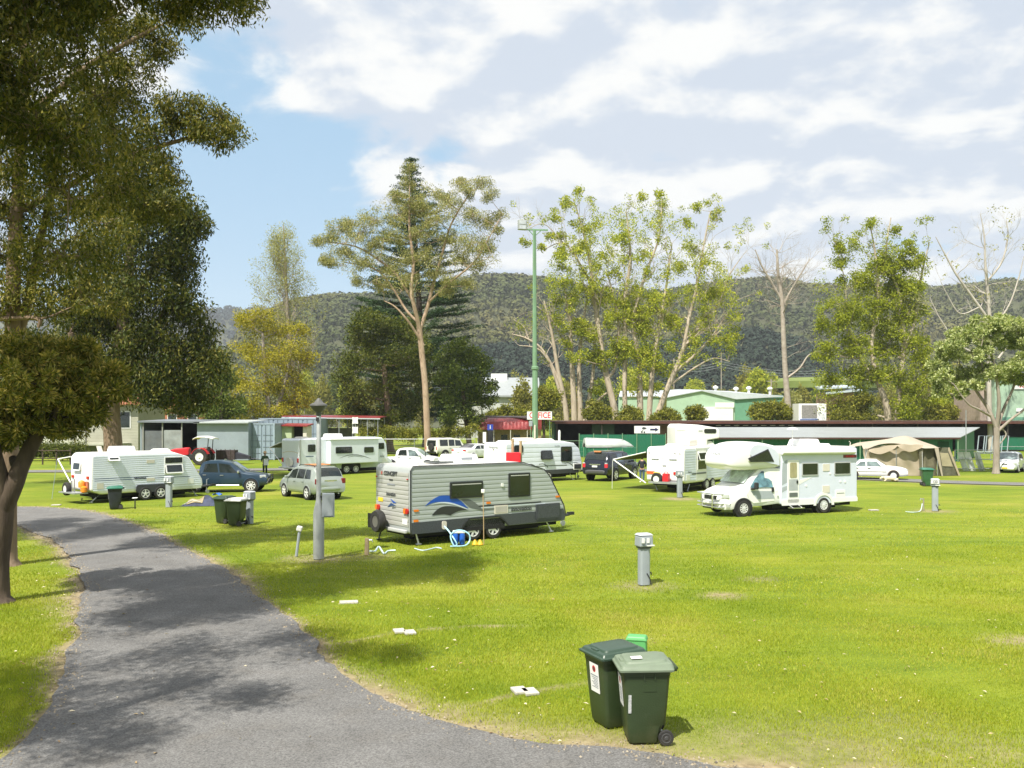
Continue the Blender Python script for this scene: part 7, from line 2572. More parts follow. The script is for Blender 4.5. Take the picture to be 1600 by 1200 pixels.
GREENW = ribbed('green_sheet', (.018, .15, .085), .22)
GREEND = mat('green_boards', (.012, .07, .04), .7, var=.2)
GREENPOLE = mat('green_pole_paint', (.17, .29, .17), .5, var=.12, scale=1.2, dirt=.15)
ROOFBR = ribbed('brown_roof', (.085, .040, .032), .25)
ROOFGR = ribbed('grey_roof', (.36, .385, .385), .25, .3, .4)
ROOFLT = ribbed('light_roof', (.56, .60, .62), .25, .3, .4)
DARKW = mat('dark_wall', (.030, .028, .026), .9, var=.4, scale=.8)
BROWNW = mat('brown_wall', (.12, .065, .045), .8, var=.2, scale=1)
CONTGR = ribbed('container_grey', (.27, .34, .40), .28, .1, .5)
SHEDGR = mat('shed_sheet_grey', (.28, .33, .37), .5, .15, var=.12, scale=.5, dirt=.15)
CREAMW = ribbed('cream_weatherboard', (.36, .36, .28), .18, 0, .7, 'Z')
BRICK = mat('tan_brick', (.36, .27, .16), .85, var=.2, scale=6)
REDROOF = ribbed('red_roof', (.27, .035, .035), .45, .1, .4, 'X', .1, .7)
PALEGREEN = ribbed('pale_green_sheet', (.36, .50, .36), .3, 0, .5)
MIDGREEN = ribbed('mid_green_sheet', (.13, .30, .20), .3, 0, .5)
PALEGREY = ribbed('pale_grey_sheet', (.50, .52, .50), .3, 0, .5)

def wallbox(mb, x0, x1, y0, y1, z0, z1):
 return mb.box(((x0 + x1) / 2, (y0 + y1) / 2, (z0 + z1) / 2), (x1 - x0, y1 - y0, z1 - z0))

def slab(pts, th):
 """roof sheet from 4 corner points, thickened downwards"""
 V = [Vector(p) for p in pts] + [Vector(p) - Vector((0, 0, th)) for p in pts]
 return V, [(0, 1, 2, 3), (7, 6, 5, 4), (0, 4, 5, 1), (1, 5, 6, 2), (2, 6, 7, 3), (3, 7, 4, 0)]

def xat(px, y):
 return (px - CX) * y / F

def zat(py, y):
 return CAMZ - (py - HY) * y / F

def buildings():
 # long cattle shed with the brown roof
 Y = 120
 x0, x1 = xat(866, Y), 92
 t = thing('long_shed', 'long low open shed with a brown edge-on roof running to the right edge', 'shed', (x0, Y, 0))
 Lg = x1 - x0
 MB().add(*slab([(-.6, -1.2, 4.02), (Lg, -1.2, 4.02), (Lg, 9, 4.12), (-.6, 9, 4.12)], .10)).build('roof', ROOFBR, t)
 mb = MB()
 mb.box((Lg / 2, -1.25, 3.80), (Lg, .06, .24))
 mb.build('fascia', mat('fascia_brown', (.10, .036, .028), .6, var=.3, scale=.4), t)
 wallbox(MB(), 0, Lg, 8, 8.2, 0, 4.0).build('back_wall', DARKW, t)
 wallbox(MB(), 0, .2, 0, 8, 0, 3.95).build('side_wall', GREEND, t)
 for px0, px1, m, nm in ((992, 1020, GREENW, 'green_panel'), (1020, 1050, BROWNW, 'brown_panel'), (925, 960, mat('dark_green_panel', (.025, .05, .035), .8), 'dark_panel')):
  wallbox(MB(), xat(px0, Y) - x0, xat(px1, Y) - x0, -.05, .1, 0, 3.6 if nm != 'green_panel' else 2.6).build(nm, m, t)
 for k in range(0, int(Lg), 6):
  MB().tube([(k + .3, -.8, 0), (k + .3, -.8, 3.9)], .09, 8).build('post', mat('post_dark', (.06, .05, .045), .8), t)
 for k in range(9):
  MB().box((xat(1120 + k * 14, Y) - x0, -1.0, 3.46), (.7, .05, .06)).build('rafter_end', mat('rafter_pale', (.45, .42, .38), .8), t)
 wallbox(MB(), xat(1560, Y) - x0, xat(1600, Y) - x0, -.2, -.05, 0.2, 1.9).build('green_stall', GREENW, t)
 # skillion with pale roof and green walls in front of it
 Yf, Yb = 90, 101
 xl, xr = xat(1112, Yf), xat(1493, Yf)
 t = thing('skillion_shed', 'green-walled lean-to shed with a pale grey sloping roof behind the tent', 'shed', (xl, Yf, 0))
 zf, zb = zat(683, Yf), zat(667.5, Yb)
 w = xr - xl
 MB().add(*slab([(-4.5, -.4, zf), (w + .3, -.4, zf), (w + 8.2, Yb - Yf, zb), (3.0, Yb - Yf, zb)], .07)).build('roof', ROOFGR, t)
 MB().box((w / 2 - 2, -.42, zf - .12), (w + 4.6, .06, .16)).build('fascia', ROOFBR, t)
 wallbox(MB(), 0, w, .6, .75, 0, zf - .12).build('front_wall', GREENW, t)
 MB().prism([(0.75, 0), (0.75, zf - .12), (Yb - Yf - .3, zb - .16), (Yb - Yf - .3, 0)], lambda u, v, d: Vector((w - .15 + d + (u / 11) * 7.6, u, v)), 0, .15).build('side_wall', GREENW, t)
 for k in range(6):
  MB().tube([(k * w / 5.0 + .1, -.3, 0), (k * w / 5.0 + .1, -.3, zf - .1)], .06, 6).build('post', GREENPOLE, t)
 for k in (9, 16, 23):
  wallbox(MB(), k, k + 1.1, .55, .6, 0, 2.0).build('door', GREEND, t)
 MB().tube([(w + .8, -.5, 0), (w + .8, -.5, 5.2)], .04, 6).build('vent_pipe', STEEL, t)
 # office with the red awning
 Y = 113
 xl, xr = xat(742, Y), xat(846, Y)
 t = thing('office', 'small tan office with a curved dark red awning', 'office', (xl, Y, 0))
 w = xr - xl
 wallbox(MB(), .3, w, .9, 5, 0, 3.2).build('wall', BRICK, t)
 mb = MB()
 aw = zat(652.5, Y), zat(671, Y)
 prof = [(1.2, aw[0]), (.2, aw[0] - .18), (-.5, aw[0] - .55), (-.8, aw[1] + .25), (-.85, aw[1])]
 V = [(xx, y, z) for y, z in prof for xx in np.linspace(0, 6.7, 16)]
 mb.add(V, [(i * 16 + k, i * 16 + k + 1, (i + 1) * 16 + k + 1, (i + 1) * 16 + k) for i in range(4) for k in range(15)])
 mb.add([(6.7, 1.2, aw[0]), (6.7, .2, aw[0] - .18), (6.7, -.5, aw[0] - .55), (6.7, -.8, aw[1] + .25), (6.7, -.85, aw[1]), (6.7, 1.2, aw[1])], [(0, 1, 2, 3, 4, 5)])
 mb.build('awning', REDROOF, t, smooth=35)
 MB().add(*slab([(6.3, -.3, aw[0] - .02), (w + .1, -.3, aw[0] - .02), (w + .1, 5, aw[0] + .25), (-.1, 5, aw[0] + .25), ][:4], .15)).build('roof', ROOFBR, t)
 MB().prism([(6.7, aw[0] - .6), (w, aw[0] - .08), (w, aw[1]), (6.7, aw[1])], lambda u, v, d: Vector((u, -.7 + d, v)), 0, .05).build('awning_return', REDROOF, t)
 for x in (1.6, 3.2, 4.8, 6.6):
  f = wallbox(MB(), x, x + 1.0, .82, .9, 1.1, 2.4).build('window', mat('frame_tan', (.40, .30, .18), .7), t)
  wallbox(MB(), x + .08, x + .92, .80, .82, 1.18, 2.32).build('pane', GLASS, f)
 for x in (.4, 2.4, 4.5, 6.6):
  MB().tube([(x, -.75, 0), (x, -.75, aw[1] + .05)], .05, 6).build('post', mat('post_white', (.6, .58, .52), .6), t)
 # information board under the awning
 o = P(766, 690, 111)
 t = thing('information_sign', 'dark information board with a small blue and white emblem at the red awning', 'sign', (o.x, 111, 0))
 wallbox(MB(), -.32, .32, -.06, .06, .6, zat(671, 111)).build('board', mat('board_black', (.02, .02, .025), .5), t)
 pz = zat(667.5, 111)
 wallbox(MB(), -.36, .36, -.08, .0, pz - .36, pz + .36).build('emblem', mat('sign_blue', (.03, .06, .38), .5), t)
 lettering('i', .62, WHITEPL, t, frame_mat(Vector((0, -.09, pz)), (1, 0, 0), (0, 0, 1)), bold=.02)
 o = P(757, 690, 108)
 t = thing('notice_board', 'small white notice plate on a post left of the information board', 'sign', (o.x, 108, 0))
 MB().tube([(0, 0, 0), (0, 0, 1.4)], .04, 6).build('post', STEEL, t)
 wallbox(MB(), -.2, .2, -.08, -.03, 1.4, zat(675, 108)).build('plate', WHITEPL, t)
 # OFFICE sign on its posts
 Y = 104
 o = P(843, 690, Y)
 t = thing('office_sign', 'white board lettered in red, high on two thin posts behind the green light pole', 'sign', (o.x, Y, 0))
 z0, z1 = zat(655.5, Y), zat(643, Y)
 hw = 19.5 * Y / F
 for x in (-hw * .72, hw * .82):
  MB().tube([(x, .06, 0), (x, .06, z1 + .1)], .04, 6).build('post', GREENPOLE, t)
 wallbox(MB(), -hw, hw, -.04, .0, z0, z1).build('board', WHITEPL, t)
 lettering('OFFICE', (z1 - z0) * 1.02, TEXTRED, t, frame_mat(Vector((.05, -.045, (z0 + z1) / 2)), (1, 0, 0), (0, 0, 1)), bold=.018, sx=.82)
 # arrow sign
 Y = 104
 o = P(1011, 690, Y)
 t = thing('dump_point_sign', 'white sign with a black arrow and a waste symbol on the green stall front', 'sign', (o.x, Y, 0))
 z0, z1 = zat(677, Y), zat(665.5, Y)
 hw = 20 * Y / F
 wallbox(MB(), -hw, hw, -.04, .0, z0, z1).build('board', WHITEPL, t)
 for x in (-hw * .8, hw * .8):
  MB().tube([(x, .06, 0), (x, .06, z1)], .04, 6).build('post', GREENPOLE, t)
 fz = lambda u, v, d: Vector((u, -.045 - d, (z0 + z1) / 2 + v))
 MB().prism([(.35, -.10), (.35, .10), (.95, .10), (.95, .24), (1.34, 0), (.95, -.24), (.95, -.10)], fz, 0, .006).build('arrow', mat('arrow_navy', (.015, .02, .07), .5), t)
 mb = MB()
 mb.prism([(-.62, .08), (-.50, .30), (-.20, .26), (-.05, .10), (-.30, .02)], fz, 0, .006)
 mb.prism([(-.45, .0), (-.38, -.02), (-.52, -.14), (-.60, -.12)], fz, 0, .006)
 mb.prism(rrect(-.72, -.38, -.50, -.16, .1), fz, 0, .006)
 mb.prism(rrect(-.42, -.40, -.22, -.20, .1), fz, 0, .006)
 mb.build('symbol', TEXTDARK, t)
 # left: open bay and grey walled shed
 Y = 93
 xl, xm, xr = xat(222, Y), xat(308, Y), xat(388, Y)
 zt = zat(659.5, Y)
 t = thing('grey_shed', 'pale grey metal shed with a dark open bay behind the tractor', 'shed', (xl, Y, 0))
 wallbox(MB(), xm - xl, xr - xl, 0, 7, 0, zt - .1).build('wall', SHEDGR, t)
 MB().add(*slab([(xm - xl - .2, -.5, zt + .02), (xr - xl + .15, -.5, zt + .02), (xr - xl + .15, 7, zt + .25), (xm - xl - .2, 7, zt + .25)], .14)).build('roof', ROOFLT, t)
 MB().add(*slab([(-.3, -.5, zt + .12), (xm - xl + .4, -.5, zt + .06), (xm - xl + .4, 7, zt + .3), (-.3, 7, zt + .3)], .16)).build('bay_roof', mat('roof_slate', (.16, .18, .20), .5, var=.2), t)
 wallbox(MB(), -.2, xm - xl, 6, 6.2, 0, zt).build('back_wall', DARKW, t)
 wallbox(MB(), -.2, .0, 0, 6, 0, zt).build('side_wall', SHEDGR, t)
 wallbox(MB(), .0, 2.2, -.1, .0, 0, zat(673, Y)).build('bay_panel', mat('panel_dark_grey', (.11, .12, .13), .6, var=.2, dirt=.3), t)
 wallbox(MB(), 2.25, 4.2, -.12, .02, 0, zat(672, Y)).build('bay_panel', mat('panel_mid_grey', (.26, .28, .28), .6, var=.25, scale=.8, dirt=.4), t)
 for x in (.2, 2.2, 4.2):
  MB().tube([(x, -.2, 0), (x, -.2, zt)], .07, 6).build('post', mat('post_grey', (.30, .30, .28), .7), t)
 wallbox(MB(), xat(323, Y) - xl, xat(334, Y) - xl, -1.2, -1.1, 0, zat(700, Y)).build('timber_sheet', mat('ply_sheet', (.36, .21, .09), .8, var=.2), t)
 # shipping container doors
 Y = 95
 for px0, px1, pyt, Yc, lab in ((389, 429, 661.5, 94.0, 'pale blue-grey shipping container, its doors facing the lawn beside the grey shed'), (404, 496, 653.5, 103, 'longer pale grey shipping container behind the green kiosk')):
  xa, xb, zt = xat(px0, Yc), xat(px1, Yc), zat(pyt, Yc)
  t = thing('shipping_container', lab, 'container', (xa, Yc, 0), 0, 'shipping containers by the sheds')
  w = xb - xa
  wallbox(MB(), 0, w, .05, 6, .1, zt).build('body', CONTGR, t)
  mb = MB()
  for x in (0.05, w - .05):
   mb.box((x, .0, zt / 2), (.14, .14, zt))
  for z in (.12, zt - .06):
   mb.box((w / 2, .0, z), (w, .12, .14))
  mb.build('frame', mat('container_frame', (.30, .37, .43), .5, var=.1), t)
  n = 2 if w < 3.5 else 4
  for k in range(n):
   d = wallbox(MB(), w * k / n + .1, w * (k + 1) / n - .04, -.02, .05, .2, zt - .15).build('door', CONTGR, t)
   mb = MB()
   for q in (.3, .7):
    x = w * (k + q) / n
    mb.tube([(x, -.06, .2), (x, -.06, zt - .15)], .025, 5)
   for z in (.7, 1.35, 2.0, 2.6):
    if z < zt - .2:
     mb.box((w * (k + .5) / n, -.03, z), (w / n * .8, .04, .04))
   mb.build('lock_bar', mat('lock_bar_grey', (.14, .17, .20), .5), d)
 # carport with long thin red roof
 Y = 108
 xa, xb = xat(440, Y), xat(594, Y)
 z = zat(651, Y)
 t = thing('carport', 'open carport with a thin red roof edge on slim grey posts', 'carport', (xa, Y, 0))
 w = xb - xa
 MB().add(*slab([(0, 0, z + .1), (w, 0, z - .1), (w, 6, z + .10), (0, 6, z + .3)], .12)).build('roof', REDROOF, t)
 MB().box((w / 2, -.04, z - .18), (w, .06, .14), ry=.014).build('gutter', ROOFLT, t)
 for x in (w * .58, w * .72, w * .87, w - .3):
  for y in (.15, 5.7):
   MB().tube([(x, y, 0), (x, y, z - .1)], .06, 6).build('post', STEEL, t)
 wallbox(MB(), w * .38, w * .68, 4, 4.1, 0, z - 1.4).build('grey_screen', mat('screen_olive_grey', (.20, .21, .17), .8, var=.2), t)
 # green and cream kiosk with little red roof
 Y = 97
 xa, xb = xat(432, Y), xat(479, Y)
 z = zat(664, Y)
 t = thing('kiosk', 'small pale green kiosk with a red roof edge and a dark doorway', 'kiosk', (xa, Y, 0))
 w = xb - xa
 wallbox(MB(), .1, w * .5, 0, 2.5, 0, z - .1).build('wall', mat('kiosk_green', (.42, .50, .30), .6, var=.1), t)
 wallbox(MB(), w * .5, w * .88, 1.2, 2.5, 0, z - .1).build('doorway', DARKVOID, t)  # near-black block paints the shade inside the kiosk
 wallbox(MB(), w * .88, w, 0, 2.5, 0, z - .1).build('pillar', CREAM, t)
 MB().add(*slab([(-.1, -.4, z), (w + .2, -.4, z - .05), (w + .2, 2.6, z + .15), (-.1, 2.6, z + .2)], .12)).build('roof', REDROOF, t)
 # white emblem sign made of two crossed plates on a pole
 Y = 90
 o = P(555, 690, Y)
 t = thing('pole_sign', 'slim pole carrying two white cross-shaped plates in front of the carport', 'sign', (o.x, Y, 0))
 MB().tube([(0, .04, 0), (0, .04, zat(652, Y))], .04, 6).build('post', STEEL, t)
 for py in (657, 672):
  zc = zat(py, Y)
  mb = MB()
  f = lambda u, v, d: Vector((u, -.02 - d, zc + v))
  out = []
  for k in range(16):
   an = 2 * math.pi * k / 16
   r = .42 if k % 4 == 2 else (.30 if k % 2 else .26)
   out.append((r * math.cos(an), r * 1.15 * math.sin(an)))
  mb.prism(out, f, 0, .05)
  mb.build('plate', WHITEPL, t)
 # cream weatherboard building at far left
 Y = 104
 xa, xb = xat(-60, Y), xat(216, Y)
 t = thing('weatherboard_house', 'cream weatherboard building half hidden behind the left gums', 'house', (xa, Y, 0))
 w = xb - xa
 wallbox(MB(), 0, w, 0, 8, 0, 6.2).build('wall', CREAMW, t)
 mb = MB()
 mb.add(*slab([(-.5, -.8, 6.1), (w + .5, -.8, 6.1), (w + .5, 4, 8.2), (-.5, 4, 8.2)], .15))
 mb.add(*slab([(-.5, 4, 8.2), (w + .5, 4, 8.2), (w + .5, 8.8, 6.1), (-.5, 8.8, 6.1)], .15))
 mb.build('roof', mat('roof_terracotta', (.32, .12, .06), .7, var=.2), t)
 for px in (55, 95, 195):
  x = xat(px, Y) - xa
  f = wallbox(MB(), x - .7, x + .7, -.06, 0, 3.2, 5.2).build('window', WHITE, t)
  wallbox(MB(), x - .6, x + .6, -.08, -.06, 3.3, 5.1).build('pane', GLASS, f)
 wallbox(MB(), xat(60, Y) - xa, xat(150, Y) - xa, -2.6, -2.5, 1.55, 2.9).build('veranda_rail', mat('rail_cream', (.55, .55, .46), .7, var=.1, scale=8, stretch=(8, 1, .1)), t)
 mb = MB()
 wallbox(mb, xat(20, Y) - xa, xat(205, Y) - xa, -2.6, 0, 1.3, 1.55)
 mb.build('veranda_floor', mat('veranda_boards', (.42, .42, .34), .7), t)
 for px in (65, 105, 150, 200):
  MB().tube([(xat(px, Y) - xa, -2.5, 0), (xat(px, Y) - xa, -2.5, 5.6)], .09, 6).build('veranda_post', mat('post_dark', (.06, .05, .045), .8), t)
 MB().tube([(xat(208, Y) - xa, -2.4, .2), (xat(186, Y) - xa, -2.4, 3.6)], .07, 6).build('brace', mat('post_dark', (.06, .05, .045), .8), t)
 # terracotta house glimpsed behind the dark tree
 Y = 150
 t = thing('brick_house', 'terracotta brick house glimpsed behind the dark tree and grey shed', 'house', (xat(215, Y), Y, 0))
 wallbox(MB(), 0, 12, 0, 8, 0, 6).build('wall', mat('red_brick', (.34, .13, .07), .85, var=.25, scale=2), t)
 mb = MB()
 mb.add(*slab([(-.5, -.5, 6), (12.5, -.5, 6), (12.5, 4, 8.4), (-.5, 4, 8.4)], .15))
 mb.add(*slab([(-.5, 4, 8.4), (12.5, 4, 8.4), (12.5, 8.5, 6), (-.5, 8.5, 6)], .15))
 mb.build('roof', mat('roof_terracotta', (.32, .12, .06), .7, var=.2), t)
 for x in (2, 5, 8.4):
  f = wallbox(MB(), x, x + 1.6, -.06, 0, 3.4, 5.2).build('window', WHITE, t)
  wallbox(MB(), x + .1, x + 1.5, -.08, -.06, 3.5, 5.1).build('pane', GLASS, f)
 # grey warehouse
 Y = 210
 xa, xb = xat(752, Y), xat(838, Y)
 t = thing('warehouse', 'grey warehouse with a pale sloping roof left of the tall light pole', 'warehouse', (xa, Y, 0))
 w = xb - xa
 ze, zr = zat(618, Y), zat(590, Y + 14)
 wallbox(MB(), 0, w, 0, 14, 0, ze - .1).build('wall', PALEGREY, t)
 MB().add(*slab([(-.5, -.8, ze), (w + 1, -.8, ze), (w + 1, 14, zr), (-.5, 14, zr)], .4)).build('roof', ROOFGR, t)
 wallbox(MB(), 2, 6, 12, 14, zr - 1, zr + .9).build('roof_box', WHITE, t)
 wallbox(MB(), -6, 0, -2, 3, 0, zat(635, Y)).build('annex', mat('annex_grey', (.42, .42, .40), .6, var=.1), t)
 # green warehouse pair
 Y = 200
 xa, xm, xb = xat(1035, Y), xat(1148, Y), xat(1222, Y)
 t = thing('warehouse', 'pale green gabled warehouse with light roof and white lower front, centre right', 'warehouse', (xa, Y, 0))
 ze, zr = zat(622, Y), zat(610.5, Y)
 wm = xm - xa
 MB().prism([(1, 0), (1, ze), (wm * .54, zr), (wm, ze - .2), (wm, 0)], lambda u, v, d: Vector((u, d, v)), 0, .4).build('gable_wall', PALEGREEN, t)
 wallbox(MB(), wm, xb - xa, .1, .5, 0, zat(620.5, Y)).build('side_wall', MIDGREEN, t)
 MB().box(((wm + xb - xa) / 2, -.05, zat(619.5, Y)), (xb - xa - wm + .3, .3, .7)).build('fascia', mat('fascia_dark_green', (.09, .19, .14), .6), t)
 mb = MB()
 mb.add(*slab([(wm * .54, -.4, zr + .1), (wm + .2, -.4, ze - .1), (xb - xa + .3, -.2, zat(618.5, Y)), (xb - xa - 6, 24, zat(611, Y + 24))], .2))
 mb.add(*slab([(wm * .54, -.4, zr + .1), (xb - xa - 6, 24, zat(611, Y + 24)), (wm * .7, 26, zat(608, Y + 24)), (wm * .5, 26, zat(608, Y + 24))], .2))
 mb.add(*slab([(0, -.4, ze + .1), (wm * .54, -.4, zr + .1), (wm * .5, 26, zat(608, Y + 24)), (0, 26, zat(611, Y + 24))], .2))
 mb.build('roof', ROOFLT, t)
 wallbox(MB(), wm * .42, wm * .97, -.5, .0, 0, zat(636, Y)).build('white_front', WHITE, t)
 wallbox(MB(), wm * .72, wm * .98, -.6, -.5, zat(637, Y), zat(629, Y)).build('white_upper_front', WHITE, t)
 for px, py in ((1118, 611), (1150, 613), (1170, 612), (1203, 613)):
  mb = MB()
  zz = zat(py, Y + 10)
  mb.lathe([(.3, -2), (.3, .5), (.65, .7), (.65, 1.0), (.1, 1.3)], (xat(px, Y + 10) - xa, 10, zz), 12)
  mb.build('roof_vent', WHITE, t, smooth=40)
 MB().add(*slab([(-9, 6, zat(618, Y)), (6, 6, zat(616, Y)), (6, 20, zat(609.5, Y + 14)), (-7, 20, zat(609.5, Y + 14))], .2)).build('annex_roof', ROOFLT, t)
 wallbox(MB(), -9, 1, 6.4, 7, 0, zat(620, Y)).build('annex_wall', PALEGREEN, t)
 # house roofs right of centre
 Y = 190
 xa = xat(1278, Y)
 t = thing('blue_roofed_house', 'house with two pale blue-grey skillion roofs behind the rounded green bush', 'house', (xa, Y, 0))
 MB().add(*slab([(0, 0, zat(606, Y)), (8, 0, zat(603, Y)), (8, 8, zat(599, Y)), (2, 8, zat(601, Y))], .35)).build('roof', mat('roof_bluegrey', (.42, .48, .52), .5, var=.1), t)
 MB().add(*slab([(1.4, -1, zat(614, Y)), (9, -1, zat(608.5, Y)), (9, 5, zat(606, Y)), (3, 5, zat(610, Y))], .35)).build('lower_roof', mat('roof_bluegrey', (.42, .48, .52), .5, var=.1), t)
 wallbox(MB(), 2, 8, 1, 7, 0, zat(613, Y)).build('wall', mat('house_wall_brown', (.28, .17, .11), .8, var=.2), t)
 wallbox(MB(), 3, 5, .95, 1.0, 3, 5).build('window', GLASS, t)
 # white cabinet with a grey screen behind the shed roof
 Y = 135
 xa, xb = xat(1248, Y), xat(1291, Y)
 t = thing('site_hut', 'white box hut with a grey grille panel visible above the shed roof', 'hut', (xa, Y, 0))
 w = xb - xa
 wallbox(MB(), 0, w, 0, 3, 0, zat(630.5, Y)).build('body', WHITE, t)
 wallbox(MB(), .45, 2.75, -.06, 0, zat(653, Y), zat(633, Y)).build('grille', mat('grille_grey', (.24, .23, .21), .7, var=.25, scale=5), t)
 wallbox(MB(), 2.8, 3.0, -.08, 0, 1, zat(630, Y)).build('corner_post', WHITEPL, t)
 wallbox(MB(), .2, 3.0, -.08, 0, zat(656.5, Y), zat(654.5, Y)).build('base_rail', mat('rail_blue', (.12, .17, .35), .5), t)
 # green hall at the right edge
 Y = 132
 xa = xat(1512, Y)
 t = thing('green_hall', 'pale green hall with a white lettered sign at the right edge behind the domed tree', 'hall', (xa, Y, 0))
 ze = zat(583, Y)
 wallbox(MB(), 4, 30, 0, 10, 4.6, ze).build('wall', PALEGREEN, t)
 wallbox(MB(), 4, 30, -.1, 10, 0, 4.6).build('lower_wall', MIDGREEN, t)
 MB().add(*slab([(3.4, -.6, ze + .05), (30.5, -.6, ze + .05), (30.5, 10, ze + 1.5), (3.4, 10, ze + 1.5)], .3)).build('roof', ROOFGR, t)
 wallbox(MB(), 2.4, 4, 1, 9, 0, zat(608, Y)).build('annex', mat('annex_tan', (.38, .30, .24), .7, var=.15), t)
 sx = xat(1584, Y) - xa
 wallbox(MB(), sx, sx + 5.6, -.16, -.1, zat(608, Y), zat(596, Y)).build('sign_board', WHITEPL, t)
 lettering('RUGBY', 1.05, TEXTRED, t, frame_mat(Vector((sx + 2.4, -.17, zat(602, Y))), (1, 0, 0), (0, 0, 1)), bold=.03)
 wallbox(MB(), sx + .3, sx + 1.2, -.16, -.1, zat(643, Y), zat(638, Y)).build('small_sign', WHITEPL, t)

buildings()

def fences():
 wm = bpy.data.materials.new('wire_mesh')
 # chain-link: posts, rails and real wires thin enough to look through
 def wire_fence(label, pts, h, postm, step=3.0, wires=9, group=None):
  t = thing('wire_fence', label, 'fence', (*pts[0], 0), 0, group)
  o = Vector((*pts[0], 0))
  mb, mw = MB(), MB()
  for (xa, ya), (xb, yb) in zip(pts[:-1], pts[1:]):
   d = math.hypot(xb - xa, yb - ya)
   n = max(1, int(d / step))
   for k in range(n + 1):
    p = Vector((xa + (xb - xa) * k / n, ya + (yb - ya) * k / n, 0)) - o
    MB().tube([p, p + Vector((0, 0, h))], .035, 6).build('post', postm, t)
   a, b = Vector((xa, ya, 0)) - o, Vector((xb, yb, 0)) - o
   mb.tube([a + Vector((0, 0, h)), b + Vector((0, 0, h))], .025, 5)
   for k in range(wires):
    z = Vector((0, 0, h * (k + .5) / wires))
    mw.tube([a + z, b + z], .006, 3)
  mb.build('rail', postm, t)
  mw.build('mesh_wire', STEEL, t)
  return t
 wire_fence('chain wire fence along the bushes behind the white four-wheel drive', [(xat(600, 107), 107), (xat(742, 107), 107)], 1.9, STEEL)
 t = wire_fence('low galvanised pipe fence in the shade right of the domed tree', [(xat(1548, 92), 92), (xat(1640, 92), 92)], 1.45, STEEL, 4, 2)
 t = wire_fence('green pipe-framed fence in front of the open shed behind the dinghy', [(xat(868, 98), 98), (xat(912, 98), 98)], 1.9, GREENPOLE, 2, 4)
 # green panelled stall front
 a, b = xat(905, 99), xat(1040, 99)
 t = thing('panel_fence', 'green sheet-metal stall front below the white arrow sign', 'fence', (a, 99, 0))
 wallbox(MB(), 0, b - a, 0, .06, .1, zat(679, 99)).build('panel', GREENW, t)
 for k in range(7):
  MB().tube([((b - a) * k / 6, -.05, 0), ((b - a) * k / 6, -.05, zat(677, 99))], .05, 6).build('post', GREENPOLE, t)
 # timber rail fence and dark hedge at far left
 t = thing('rail_fence', 'dark timber rail fence in the shade of the left trees', 'fence', (xat(-20, 84), 84, 0))
 Lx = xat(110, 84) - xat(-20, 84)
 for k in range(7):
  MB().tube([(Lx * k / 6, 0, 0), (Lx * k / 6, 0, 1.5)], .07, 6).build('post', BARK_DARK, t)
 for z in (.6, 1.3):
  MB().tube([(0, -.08, z), (Lx, -.08, z)], .05, 5).build('rail', BARK_DARK, t)
 tr = Tree('hedge', 'dark clipped hedge behind the timber rail fence at the left', (xat(45, 92), 92), 92, BARK_DARK, 'round_dark', None, 'hedge')
 for px in range(-30, 125, 9):
  tr.blob_px(px, 703, 10, 9, k=7, n=44, spread=.4, size=.22, join=False, r_end=.02, twigs=False)
 tr.done()
 # tubular gates stacked by the tent
 t = thing('farm_gate', 'galvanised tubular gate with grey sheets leaning on it, right of the tent', 'gate', (*g2(1492, 737), 0))
 w = 3.3
 mb = MB()
 for z in (.25, 1.0, 1.75):
  mb.tube([(0, 0, z), (w, 0, z)], .04, 6)
 for x in (0, w):
  mb.tube([(x, 0, 0), (x, 0, 1.95 if x else 1.75)], .05, 6)
 mb.build('frame', STEEL, t)
 for x, dx in ((.8, .6), (1.35, .6), (2.1, .55)):
  MB().prism([(x, .05), (x + .5, .05), (x + .5 - dx, 1.6), (x - dx, 1.6)], lambda u, v, d: Vector((u, .25 - v * .1 + d, v)), 0, .03).build('leaning_sheet', mat('leaning_sheet_grey', (.58, .60, .58), .6, var=.2, scale=2), t)
 MB().tube([(2.3, .1, .05), (1.7, .1, 1.7)], .03, 6).build('pole', STEEL, t)
 t = thing('frame_stack', 'stack of pale blue metal frames against the green shed end', 'frames', (xat(1527, 84), 84, 0))
 for k in range(4):
  mb = MB()
  x = k * .75
  mb.tube([(x, 0, 1.2), (x + .15, 0, 2.7), (x + .7, 0, 2.7), (x + .55, 0, 1.2), (x, 0, 1.2)], .05, 5)
  mb.build('frame', mat('frame_pale', (.32, .38, .42), .5), t)
 wallbox(MB(), -.1, 3.0, .1, .2, 1.0, 1.2).build('bearer', STEEL, t)
 for x in (0, 2.8):
  MB().tube([(x, .15, 0), (x, .15, 1.05)], .05, 6).build('post', STEEL, t)

fences()

